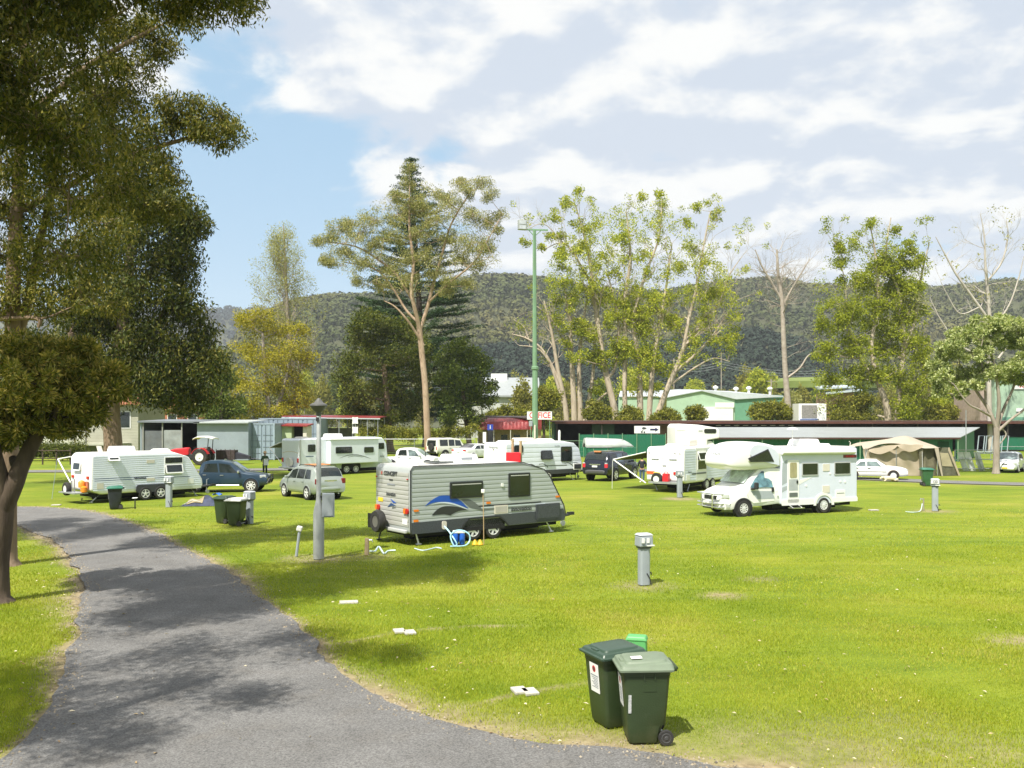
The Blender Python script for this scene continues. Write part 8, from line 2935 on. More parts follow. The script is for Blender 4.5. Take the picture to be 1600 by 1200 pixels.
# ------------------------------------------------------------------ street furniture
def furniture():
 # tall green floodlight pole
 Y = 74
 o = P(836, 690, Y)
 t = thing('light_pole', 'very tall green floodlight pole rising above the caravans', 'light pole', (o.x, Y, 0))
 zt = zat(360, Y)
 mb = MB()
 mb.tube([(0, 0, 0), (0, 0, zat(575, Y))], [.27, .23], 10)
 mb.tube([(-.02, 0, zat(575, Y)), (-.05, 0, zt)], [.20, .14], 10)
 mb.tube([(-.05, -.16, 4), (-.07, -.16, zt)], .022, 4)
 mb.build('pole', GREENPOLE, t)
 MB().lathe([(.24, -.15), (.30, -.1), (.30, .1), (.24, .15)], (0, 0, zat(575, Y)), 10).build('collar', GREENPOLE, t)
 mb = MB()
 mb.box((.02, 0, zt + .05), (2.1, .12, .12), ry=.03)
 mb.tube([(-.05, 0, zt - .5), (.5, 0, zt)], .04, 6)
 mb.tube([(-.05, 0, zt - .5), (-.5, 0, zt)], .04, 6)
 mb.build('cross_arm', GREENPOLE, t)
 L_ = MB().box((-1.05, -.1, zt + .42), (.74, .34, .82), rz=.35).build('floodlight', mat('lamp_housing', (.36, .38, .36), .5, .3), t, bevel=.05)
 for z in (-.2, .2):
  MB().box((-1.02, -.275, zt + .42 + z), (.56, .02, .3), rz=.35).build('lens', CLEARLENS, L_)
 MB().box((-.36, -.25, zat(662, Y)), (.3, .25, .45)).build('meter_box', GREYP, t, bevel=.03)
 MB().tube([(-.02, -.34, 0), (-.02, -.34, zat(664, Y))], .08, 8).build('cable_cover', CREAM, t)
 # grey lamp post beside the road
 c = G(498, 873)
 t = thing('lamp_post', 'grey lamp post with thick base and meter box, standing beside the road', 'lamp post', c)
 k = c.y / F
 h = lambda py: (873 - py) * k
 mb = MB()
 mb.lathe([(.16, 0), (.165, .02), (.165, h(803)), (.15, h(797)), (.085, h(782)), (.075, h(776)), (.068, h(650)), (.03, h(647))], n=18)
 mb.build('post', mat('lamp_post_grey', (.36, .38, .37), .5, .3, var=.12, scale=2, dirt=.1), t, smooth=40)
 lh = MB().lathe([(.07, h(650)), (.09, h(644)), (.17, h(641)), (.23, h(637)), (.27, h(634)), (.26, h(632)), (.14, h(629)), (.08, h(625)), (.03, h(622))], n=16).build('lantern', mat('lantern_grey', (.10, .10, .095), .5), t, smooth=40)
 b = MB().box((.30, -.05, h(789)), (.36, .22, .72), rz=.25).build('meter_box', GREYP, t, bevel=.015)
 MB().box((.32, -.17, h(789)), (.28, .012, .62), rz=.25).build('door', mat('grey_box_door', (.33, .36, .38), .5), b)
 for z in (h(776), h(803)):
  MB().box((.12, 0, z), (.14, .10, .05)).build('bracket', BLACK, b)
 MB().box((-.02, -.085, h(655)), (.08, .05, .12)).build('switch', BLACK, t)
 # short leaning tap post with pale cap
 c = G(463, 869)
 t = thing('tap_post', 'short leaning tap post with a pale cap left of the lamp post', 'tap', c)
 k = c.y / F
 MB().tube([(0, 0, 0), (.10, 0, 40 * k)], .045, 8).build('post', GREYP, t)
 MB().box((.10, 0, 43 * k), (.17, .15, .16), ry=.25).build('cap', mat('cap_pale', (.62, .62, .58), .5), t, bevel=.03)
 # timber stub with tap
 c = G(573, 867)
 t = thing('timber_stake', 'short timber stub with a tap and coiled hose at its foot', 'stake', c)
 MB().tube([(0, 0, 0), (.01, 0, .52)], [.075, .065], 8).build('stake', TIMBER, t)
 MB().tube([(.05, 0, .46), (.16, 0, .47), (.18, 0, .40)], .018, 6).build('tap', STEEL, t)
 # hoses lying on the lawn
 HOSE = mat('hose_pale', (.55, .68, .70), .5, var=.1)

 def hose(label, pts, r=.018, m=None, name='hose'):
  q = smooth_line([tuple(p) for p in pts], 6)
  o = MB().tube(q, r, 6).build(name, m or HOSE, None, smooth=60)
  return tag(o, label, 'hose')
 hose('pale hose trailing over the grass beside the timber stub', [(*g2(578, 862), .02), (*g2(586, 866), .10), (*g2(592, 862), .16), (*g2(600, 866), .02), (*g2(606, 862), .02), (*g2(618, 861), .02)], .028)
 hose('pale hose loop lying on the grass in front of the grey caravan tail', [(*g2(648, 858), .02), (*g2(660, 861), .02), (*g2(672, 859), .02), (*g2(682, 857), .03), (*g2(690, 858), .02)], .022)
 # water filters with a looping blue hose
 c = G(717, 852)
 t = thing('water_filter', 'twin blue water filter canisters under the grey caravan', 'water filter', c, .1)
 for x in (-.11, .11):
  MB().lathe([(.08, .04), (.095, .08), (.095, .36), (.09, .40)], (x, 0, 0), 16).build('canister', mat('filter_blue', (.02, .12, .55), .3), t, smooth=40)
 MB().box((0, 0, .45), (.42, .16, .10)).build('head', WHITE, t, bevel=.03)
 MB().box((0, 0, .02), (.40, .18, .04)).build('stand', BLACK, t)
 y = c.y - .3
 X = lambda px: xat(px, y)
 hose('pale blue hose looping round the blue water filters', [(X(693), y + .4, .62), (X(700), y + .2, .5), (X(708), y, .30), (X(714), y - .05, .08), (X(709), y - .1, .06), (X(704), y, .35), (X(712), y, .52), (X(724), y, .52), (X(733), y, .40), (X(734), y, .2), (X(728), y - .1, .06), (X(716), y - .15, .03), (X(704), y - .15, .03)], .026, mat('hose_blue', (.40, .68, .78), .4))
 # thin antenna mast with white cap
 c = G(756, 851)
 t = thing('power_lead_mast', 'thin brown rod with a small white box on top against the grey caravan', 'mast', c)
 MB().tube([(0, 0, 0), (-.01, .0, .9), (-.03, .02, 1.75)], .016, 6).build('rod', mat('rod_brown', (.42, .30, .16), .6), t)
 MB().box((-.03, .0, 1.80), (.12, .10, .13)).build('cap_box', WHITE, t, bevel=.02)
 for px, py in ((742, 851), (750, 851)):
  c = G(px, py)
  o = MB().lathe([(.10, 0), (.10, .02), (.03, .16), (.012, .17)], (0, 0, 0), 12).build('wheel_chock', mat('chock_yellow', (.80, .42, .03), .5), None)
  o.location = c
  tag(o, 'small yellow-orange wheel chock %s' % ('left of its twin, under the grey caravan wheels' if px == 742 else 'touching the thin brown rod by the grey caravan'), 'chock', 'wheel chocks')
 # power pedestals

 def pedestal(px, py, label, hgt=.94, rz=.35, wd=.30, bot=.40):
  c = G(px, py)
  t = thing('power_pedestal', label, 'power pedestal', c, rz, 'power pedestals on the lawn')
  mb = MB()
  mb.prism(rrect(-.135, -.115, .135, .115, .05, 3), lambda u, v, d: Vector((u, v, d)), 0, hgt)
  mb.build('column', GREYP, t, smooth=40)
  hb = MB().box((0, 0, hgt + .17), (.38, .33, .28), taper=.96).build('head', GREYP, t, bevel=.03)
  MB().box((0, 0, hgt + .345), (.40, .34, .05), taper=.7).build('lid', mat('grey_lid', (.42, .45, .47), .5), hb, bevel=.015)
  MB().box((0, .0, hgt + .02), (.30, .26, .06)).build('neck', mat('neck_dark', (.07, .08, .09), .5), t)
  for x in (-.12, .02):
   MB().box((x, -.19, hgt + .2), (.07, .03, .12)).build('socket', WHITEPL, hb)
  MB().box((.10, -.185, hgt + .07), (.2, .03, .03)).build('socket_cover', WHITE, hb)
  mb = MB()
  mb.tube([(.13, -.03, .28), (.19, -.03, .30), (.20, -.03, .24)], .018, 6)
  mb.tube([(.02, -.13, .30), (.10, -.14, .16), (.13, -.13, .02)], .012, 5)
  mb.build('tap', BLACK, t)
  return t
 pedestal(1006, 913, 'grey power pedestal alone on the open lawn above the two green bins')
 p = pedestal(1062, 777, 'grey power pedestal in front of the white caravan with the red jerrycan', 1.10, .2)
 pedestal(264, 792, 'grey power pedestal in front of the left white caravan', 1.12, -.1)
 pedestal(390, 818, 'shaded grey power pedestal right behind the pair of green bins by the road', .95, -.5)
 p = pedestal(1461, 798, 'grey power pedestal with a white number plate near the right edge', 1.12, -.35)
 MB().box((-.02, -.20, 1.34), (.34, .02, .15)).build('number_board', WHITEPL, p)
 lettering('123', .15, TEXTDARK, p, frame_mat(Vector((-.02, -.212, 1.34)), (1, 0, 0), (0, 0, 1)), bold=.006)
 c = G(1443, 797)
 t = thing('tap_post', 'thin tap standpipe with trailing hose left of the numbered pedestal', 'tap', c)
 MB().tube([(0, 0, 0), (0, 0, .55)], .03, 6).build('pipe', mat('pipe_brown_grey', (.30, .27, .22), .6), t)
 MB().tube([(0, 0, .5), (-.12, 0, .54), (-.15, 0, .46)], .025, 6).build('tap', STEEL, t)
 hose('thin pale hose running left over the grass from the standpipe', [(*g2(1441, 797), .30), (*g2(1438, 799), .03), (*g2(1428, 801), .02), (*g2(1415, 800), .02)], .018)
 c = G(211, 795)
 t = thing('tap_post', 'thin dark tap post in front of the left caravan wheels', 'tap', c)
 MB().tube([(0, 0, 0), (0, 0, .5)], .03, 6).build('pipe', BLACK, t)
 MB().tube([(-.12, 0, .5), (.12, 0, .52)], .025, 6).build('tap', STEEL, t)
 # green cabinet behind the near bins
 c = G(995, 1046)
 t = thing('cable_pit_pillar', 'small green service pillar standing behind the two near bins', 'service pillar', c, -.25)
 GB = mat('pillar_green', (.10, .36, .12), .5, var=.08)
 MB().box((0, 0, .26), (.36, .26, .52), taper=.9).build('body', GB, t, bevel=.02)
 MB().box((0, 0, .54), (.37, .27, .07), taper=.82).build('lid', GB, t, bevel=.02)
 MB().box((-.11, -.135, .30), (.05, .012, .40)).build('latch_rib', GB, t)
 # concrete lids in the lawn
 for px, py, lab in ((624, 987, 'pale concrete pit lid'), (640, 989, ''), (812, 1080, ''), (828, 1082, '')):
  c = G(px, py)
  o = MB().box((0, 0, .012), (.22, .30, .05), rz=.3).build('pit_lid', mat('pit_concrete', (.44, .42, .37), .8, var=.15, scale=8), None, bevel=.012)
  o.location = c
  w = {624: 'left of the pair in the middle lawn', 640: 'right of the pair in the middle lawn', 812: 'left of the pair near the bins', 828: 'right of the pair near the bins'}[px]
  tag(o, 'small pale concrete pit lid, ' + w, 'pit lid', 'pit lids in the lawn')
 # flat concrete slabs further off
 for px, py, lab in ((1365, 797, 'pale flat slab in the grass behind the motorhome tail'), (88, 789, 'pale flat slab in the grass by the left caravan tail'), (545, 941, 'pale flat slab in the grass right of the road shade')):
  o = MB().box((0, 0, .0), (.42, .25, .05), rz=.2).build('concrete_slab', mat('pit_concrete', (.44, .42, .37), .8), None, bevel=.01)
  o.location = G(px, py)
  tag(o, lab, 'slab')

 # ------------------------------------------------ wheelie bins
 BG = mat('bin_green', (.030, .050, .018), .42, var=.12, scale=3, bump=.15, bscale=60, dirt=.28)
 BL = mat('bin_lid_dark', (.032, .060, .040), .35, var=.1, scale=3)
 BL2 = mat('bin_lid_faded', (.15, .19, .13), .55, var=.12, scale=3, dirt=.15)
 BD = mat('bin_near_black', (.020, .026, .030), .5, var=.15, scale=3, dirt=.1)  # near-black body colour of the teal-lidded bin
 BT = mat('bin_lid_teal', (.02, .14, .09), .45, var=.1)

 def make_bin(label, loc, rz, bm_=BG, lm=BL, sticker=True, sc_=1.0, side_sticker=False, lid_sticker=False, s240=True):
  """wheelie bin; front faces -x, hinge and wheels at +x"""
  t = thing('wheelie_bin', label, 'wheelie bin', loc, rz, 'wheelie bins')
  t.scale = (sc_,) * 3
  H = .98
  rows = []
  for z, x0, x1, w in ((0.02, -.225, .14, .22), (.05, -.24, .165, .232), (.24, -.262, .20, .246), (.26, -.263, .245, .247), (.55, -.29, .268, .264), (.80, -.312, .285, .278), (.90, -.318, .29, .284), (.92, -.33, .30, .292), (H, -.332, .302, .294)):
   rows.append([(u, v, z) for u, v in rrect(x0, -w, x1, w, .055, 3)])
  n = len(rows[0])
  V = [p for r_ in rows for p in r_]
  Fs = [(i * n + k, i * n + (k + 1) % n, (i + 1) * n + (k + 1) % n, (i + 1) * n + k) for i in range(len(rows) - 1) for k in range(n)]
  Fs += [tuple(range(n)), tuple((len(rows) - 1) * n + k for k in range(n))]
  MB().add(V, Fs).build('body', bm_, t, smooth=50)
  rows = []
  for z, g in ((.962, .034), (.966, .044), (.990, .046), (.997, .038), (1.002, .018), (1.032, .004), (1.040, -.008), (1.043, -.05), (1.066, -.066), (1.070, -.078), (1.071, -.16)):
   up = .02
   rows.append([(u, v, z + .03 * max(0, (u + .33) / .65) * (1 if g < .03 else 0)) for u, v in rrect(-.335 - g, -.296 - g, .315 + min(g, .02), .296 + g, max(.025, .045 - g * .3), 3)])
  V = [p for r_ in rows for p in r_]
  Fs = [(i * n + k, i * n + (k + 1) % n, (i + 1) * n + (k + 1) % n, (i + 1) * n + k) for i in range(len(rows) - 1) for k in range(n)]
  Fs += [tuple(range(n)), tuple((len(rows) - 1) * n + k for k in range(n))]
  lid = MB().add(V, Fs).build('lid', lm, t, smooth=28)
  MB().box((-.30, 0, 1.045), (.05, .16, .03)).build('lid_grip', lm, lid, bevel=.01)
  mb = MB()
  mb.tube([(.30, -.25, .955), (.385, -.22, .985), (.385, .22, .985), (.30, .25, .955)], .022, 8)
  for y in (-.21, 0, .21):
   mb.box((.34, y, .975), (.10, .03, .06))
  mb.build('handle', bm_, t, smooth=40)
  MB().tube([(.235, -.24, .10), (.235, .24, .10)], .014, 6).build('axle', STEEL, t)
  for sg in (-1, 1):
   w = MB().lathe([(.06, -.03), (.094, -.028), (.10, -.015), (.10, .015), (.094, .028), (.06, .03)], (0, 0, 0), 24, 'y').build('wheel', RUBBER, t, smooth=50)
   w.location = (.235, sg * .265, .10)
   MB().lathe([(.066, -.030), (.066, .030), (.058, .034), (.035, .022), (.022, .036), (.004, .036)] if sg > 0 else [(.004, -.036), (.022, -.036), (.035, -.022), (.058, -.034), (.066, -.030), (.066, .030)], (0, 0, 0), 20, 'y').build('hub', mat('hub_grey', (.05, .05, .05), .6), w, smooth=40)
  for y in (-.285, .285):
   for dx in (-.07, .07):
    MB().box((.02 + dx, y * 1.0, .89), (.014, .03, .07)).build('lift_rib', bm_, t)
  mb = MB()
  for z in (.875, .90):
   mb.add([(u, w, z + dz) for dz in (0, .008) for u, w in rrect(-.325, -.290, .298, .290, .055, 3)], [(k, (k + 1) % 16, 16 + (k + 1) % 16, 16 + k) for k in range(16)])
  mb.build('rim_band', bm_, t)
  for sg in (-1, 1):
   fs3 = lambda u, v, d: Vector((u, sg * (.247 + (v - .26) / .72 * .045 + d), v))
   MB().prism(rrect(-.07, .70, .11, .78, .01), fs3, 0, .004).build('stamped_panel', bm_, t)
  if sticker:
   fs = lambda u, v, d: Vector((-.262 - (v - .24) / .74 * .066 - .006 - d, u, v))
   s_ = MB().prism(rrect(-.12, .46, .12, .86, .01), fs, 0, .002).build('sticker', WHITEPL, t)
   mb = MB()
   for k in range(7):
    z = .66 - k * .022
    mb.prism([(-.09, z), (.08 - .03 * (k % 3), z), (.08 - .03 * (k % 3), z + .010), (-.09, z + .010)], fs, .003, .004)
   mb.prism([(-.1, .685), (.1, .685), (.1, .702), (-.1, .702)], fs, .003, .004)
   mb.build('print', TEXTGREY, s_)
   MB().prism(rrect(-.045, .74, .045, .83, .044), fs, .003, .004).build('warning_mark', TEXTRED, s_)
   MB().prism(rrect(-.028, .757, .028, .813, .027), fs, .0045, .006).build('warning_mark', mat('mark_dark', (.1, .05, .05), .6), s_)
  if side_sticker:
   fs2 = lambda u, v, d: Vector((u, -.247 - (v - .26) / .72 * .045 - .003 - d, v))
   MB().prism(rrect(-.255, .42, -.215, .66, .005), fs2, 0, .003).build('side_label', mat('label_grey', (.42, .43, .42), .6, var=.3, scale=30), t)
  if lid_sticker:
   MB().box((-.12, -.10, 1.098), (.14, .12, .004), ry=-.05).build('lid_label', WHITEPL, t)
  return t
 make_bin('green wheelie bin with faded lid and visible wheel, front one of the near pair', (*g2(1006, 1154), 0), R(3), BG, BL2, True, 1.0, True, True)
 c = G(951, 1131)
 make_bin('dark-lidded green wheelie bin behind the faded-lid one, white sticker on its front', (c.x + .08, c.y + .05, 0), R(24), BG, BL, True)
 make_bin('nearly black wheelie bin with a teal lid in front of the left caravan wheels', (*g2(180, 795), 0), R(25), BD, BT, True, 1.0)
 make_bin('green wheelie bin with a pale sunlit lid, right one of the pair by the road', (*g2(370, 821), 0), R(-12), BG, mat('bin_lid_white', (.62, .62, .58), .5), True, 1.02)
 make_bin('shaded green wheelie bin with a blue rag on its lid, left of the roadside pair', (*g2(351, 817), 0), R(-20), BG, BL, True, 1.02)
 make_bin('green wheelie bin standing alone beside the tent on the service road', (*g2(1448, 759), 0), R(170), mat('bin_mid_green', (.035, .11, .045), .45, var=.1), BT, False, 1.06)
 o = thing('rag', 'crumpled blue rag on the shaded bin lid', 'rag', (*(G(350, 817) + Vector((-.25, -.05, 0)))[:2], 1.14), .4)
 MB().grid(lambda u, v: Vector((-.18 + .36 * u, -.12 + .24 * v, .05 * math.sin(u * 7 + v * 3) * math.cos(v * 6) + .04)), 10, 8).build('cloth', mat('rag_blue', (.03, .12, .45), .7, var=.4, scale=9), o, smooth=60)

 # ------------------------------------------------ red barrel and timber posts behind the grey caravan
 c = P(802, 727, 46)
 for px, lab in ((801, 'left round timber post standing in the red barrel panel'), (813.5, 'right round timber post beside the red panel')):
  q = P(px, 700, 46)
  o = MB().tube([(0, 0, 0), (0, 0, zat(686 if px < 805 else 689, 46))], .075, 10).build('timber_post', TIMBER, None, smooth=40)
  o.location = (q.x, 46.1 if px < 805 else 45.9, 0)
  tag(o, lab, 'post', 'timber posts behind the grey caravan')
 t = thing('fire_hose_box', 'bright red box fixed to two timber posts behind the grey caravan', 'hose box', (c.x, 45.8, 0))
 z1 = zat(707, 45.7)
 MB().box((0, 0, z1 - .45), (.74, .34, .9)).build('box', mat('box_red', (.72, .015, .03), .4, var=.05), t, bevel=.02)
 MB().box((.0, -.175, z1 - .45), (.64, .01, .8)).build('door', mat('box_red_door', (.75, .02, .035), .4, var=.05), t)
 MB().box((-.08, -.185, z1 - .72), (.10, .006, .10)).build('label', mat('label_pink', (.75, .45, .45), .5), t)
 # white marker post before the shed, and pole left of the dinghy
 for px, Y, pt, lab in ((874, 100, 672, 'short white marker post in front of the dark shed opening'),):
  o = MB().lathe([(.14, 0), (.14, zat(675, Y)), (.08, zat(pt, Y))], n=10).build('marker_post', WHITE, None, smooth=40)
  o.location = (xat(px, Y), Y, 0)
  tag(o, lab, 'post')
 # utility poles and thin wires beyond
 for px, Y, pt in ((1127, 320, 550), (1205, 230, 592), (1053, 300, 560)):
  t = thing('power_pole', {1127: 'thin far power pole below the dark hillside', 1205: 'grey flue-like pole beside the green warehouse', 1053: 'thin far power pole left of the green warehouse'}[px], 'power pole', (xat(px, Y), Y, 0))
  MB().tube([(0, 0, 0), (0, 0, zat(pt, Y))], .18, 6).build('pole', BARK_GREY, t)
  MB().box((0, 0, zat(pt, Y) - .6), (2.4, .15, .15)).build('cross_arm', BARK_GREY, t)
 for i, (z, dz) in enumerate(((569, 12), (573, 14), (577, 12))):
  a, b = P(1053, z, 300), P(1127, z - 4, 320)
  c2 = P(1290, z + 10, 330)
  pts = [tuple(a + (b - a) * k / 8 - Vector((0, 0, 1.2 * math.sin(math.pi * k / 8)))) for k in range(9)] + [tuple(b + (c2 - b) * k / 8 - Vector((0, 0, 1.5 * math.sin(math.pi * k / 8)))) for k in range(1, 9)]
  o = MB().tube(pts, .05, 4).build('power_line', TEXTGREY, None)
  tag(o, ('topmost', 'middle', 'lowest')[i] + ' power line crossing the valley between far poles', 'power line', 'power lines in the valley')
 # canvas heap on the lawn
 c = G(317, 789)
 t = thing('canvas_heap', 'collapsed dark blue and tan canvas heap on the lawn before the blue utility', 'tarp', c, .1)

 def heap(u, v, s_):
  x, y = -1 + 2 * u, -1 + 2 * v
  r = max(0, 1 - abs(x) ** 2.2) * max(0, 1 - abs(y) ** 2)
  return Vector((x * .95 * s_, y * .6 * s_, (.50 * r ** .8 * (1 + .25 * math.sin(7 * x + 3 * y)) * (.75 + .25 * x)) * s_))
 o = MB().grid(lambda u, v: heap(u, v, 1), 22, 16).build('canvas', mat('canvas_navy', (.035, .045, .085), .75, var=.5, scale=4, bump=.6, bscale=10), t, smooth=80)
 MB().grid(lambda u, v: heap(.15 + .4 * u, .08 + .4 * v, 1) + Vector((0, -.02, .03)), 10, 8).build('tan_flap', mat('canvas_tan', (.30, .25, .15), .8, var=.2, scale=4), t, smooth=80)
 for k in range(3):
  MB().tube([(-.9 + k * .1, -.4, .03), (-.4, -.45 + k * .05, .28), (.0, -.5, .2)], .015, 5).build('rope', mat('rope_pale', (.6, .6, .56), .7), t)

furniture()

# ------------------------------------------------------------------ tent
def tent():
 CV = mat('tent_canvas', (.35, .295, .21), .85, var=.10, scale=1.2, bump=.3, bscale=30)
 CV2 = mat('tent_canvas_roof', (.39, .34, .265), .85, var=.08, scale=1.0)
 MESH = mat('tent_mesh', (.10, .10, .065), .9, var=.3, scale=3)
 Y = 67.5
 x0 = xat(1354, Y)
 t = thing('tent', 'large beige canvas tent with a peaked roof and dark mesh front beside the white sedan', 'tent', (x0, Y, 0))
 X = lambda px: xat(px, Y) - x0
 Z = lambda py: zat(py, Y)
 D = 4.2
 # eaves line sags between poles; peak above
 eav = smooth_line([(X(1352), 0, Z(703)), (X(1372), -.2, Z(694.5)), (X(1395), -.35, Z(692.5)), (X(1418), -.45, Z(697)), (X(1437), -.5, Z(700)), (X(1460), -.5, Z(699.5)), (X(1481), .2, Z(699))], 4)
 peak = smooth_line([(X(1362), 1.9, Z(697)), (X(1385), 1.9, Z(690)), (X(1405), 2.0, Z(686.5)), (X(1428), 2.1, Z(682)), (X(1441), 2.1, Z(683)), (X(1460), 2.2, Z(690)), (X(1479), 2.0, Z(697))], 4)
 n = len(eav)
 mb = MB()
 V = []
 for j in range(7):
  v = j / 6
  for i in range(n):
   a, b = Vector(eav[i]), Vector(peak[i])
   p = a.lerp(b, v)
   p.z -= .12 * math.sin(math.pi * v)
   V.append(p)
 for j in range(1, 6):
  v = j / 5
  for i in range(n):
   b = Vector(peak[i])
   e = Vector((eav[i][0], D - eav[i][1] * .2, eav[i][2]))
   V.append(b.lerp(e, v))
 m = len(V) // n
 mb.add(V, [(j * n + i, j * n + i + 1, (j + 1) * n + i + 1, (j + 1) * n + i) for j in range(m - 1) for i in range(n - 1)])
 mb.build('roof', CV2, t, smooth=70)
 # valance: draped folds hanging below the left eave
 mb = MB()
 mb.grid(lambda u, v: Vector((X(1356) + (X(1437) - X(1356)) * u, -.1 - .45 * min(1, u * 1.6) - .12 * v + .05 * math.sin(u * 9), Z(703 - 9 * math.sin(min(1, u * 1.3) * math.pi * .6)) - (.06 + .75 * math.sin(math.pi * (u * 2 % 1)) ** .7 * .6) * v + .02 * math.sin(u * 23))), 36, 5)
 mb.build('drape', CV, t, smooth=70)
 # side wall with folds
 mb = MB()

 def wall(u, v):
  px = 1350 + (1434 - 1350) * u
  zt = Z(702 - 8 * math.sin(u * math.pi * .8))
  return Vector((X(px) + .15 * (1 - v), .1 - .35 * math.sin(u * 1.5) + .06 * math.sin(u * 24 + v * 9) * (.4 + v) + .05 * math.sin(u * 11 - v * 5), zt * v))
 mb.grid(wall, 50, 14)
 mb.build('wall', CV, t, smooth=70)
 # front: dark doorway, mesh window wall, sloping edge
 mb = MB()
 mb.grid(lambda u, v: Vector((X(1434) + (X(1463) - X(1434)) * u, -.1 + .06 * math.sin(u * 14), (Z(701)) * v)), 14, 6)
 mb.build('doorway', mat('tent_inner', (.13, .12, .075), .9, var=.3, scale=2), t, smooth=70)
 mb = MB()
 mb.prism([(X(1433), 0), (X(1436), 0), (X(1437.5), Z(700)), (X(1431.5), Z(700))], lambda u, v, d: Vector((u, -.42 - d, v)), 0, .08)
 mb.build('door_roll', mat('tent_inner', (.13, .12, .075), .9), t)
 mb = MB()
 mb.prism([(X(1463), 0), (X(1498), 0), (X(1482), Z(699)), (X(1459), Z(699.5))], lambda u, v, d: Vector((u, -.25 + d + .5 * (u - X(1463)) / 3, v)), 0, .03)
 mb.build('mesh_wall', MESH, t)
 mb = MB()
 mb.prism([(X(1470), Z(728)), (X(1488), Z(729)), (X(1480), Z(708)), (X(1466), Z(707))], lambda u, v, d: Vector((u, -.29 + d + .5 * (u - X(1463)) / 3, v)), 0, .02)
 mb.build('window_panel', mat('tent_window', (.34, .30, .19), .8, var=.15, scale=2), t)
 mb = MB()
 mb.prism([(X(1468), 0), (X(1466), 0), (X(1455), Z(699.5)), (X(1461), Z(699))], lambda u, v, d: Vector((u, -.48 - d, v)), 0, .06)
 mb.build('door_flap', CV2, t)
 mb = MB()
 mb.prism([(X(1499.5), 0), (X(1496.5), 0), (X(1479), Z(700)), (X(1482.5), Z(699))], lambda u, v, d: Vector((u, -.05 - d, v)), 0, .06)
 mb.build('edge_flap', CV, t)
 for px in (1352, 1396, 1436, 1460):
  MB().tube([(X(px), -.48 if px > 1380 else -.05, 0), (X(px), -.48 if px > 1380 else -.05, Z(700))], .022, 6).build('pole', STEEL, t)
 for px, dx in ((1352, -.9), (1437, -.5)):
  MB().tube([(X(px), -.4, Z(702)), (X(px) + dx, -1.6, .02)], .008, 4).build('guy_rope', WHITEPL, t)

tent()

# ------------------------------------------------------------------ people and dog
def skin(name, pts, edges, m, parent=None, loc=None, levels=2):
 me = bpy.data.meshes.new(name)
 me.from_pydata([p[:3] for p in pts], edges, [])
 o = link(name, me, parent)
 o.modifiers.new('skin', 'SKIN').use_smooth_shade = True
 for i, p in enumerate(pts):
  r = p[3]
  me.skin_vertices[0].data[i].radius = (r, p[4] if len(p) > 4 else r)
 me.skin_vertices[0].data[0].use_root = True
 sb = o.modifiers.new('sub', 'SUBSURF')
 sb.levels = sb.render_levels = levels
 me.materials.append(m)
 return o

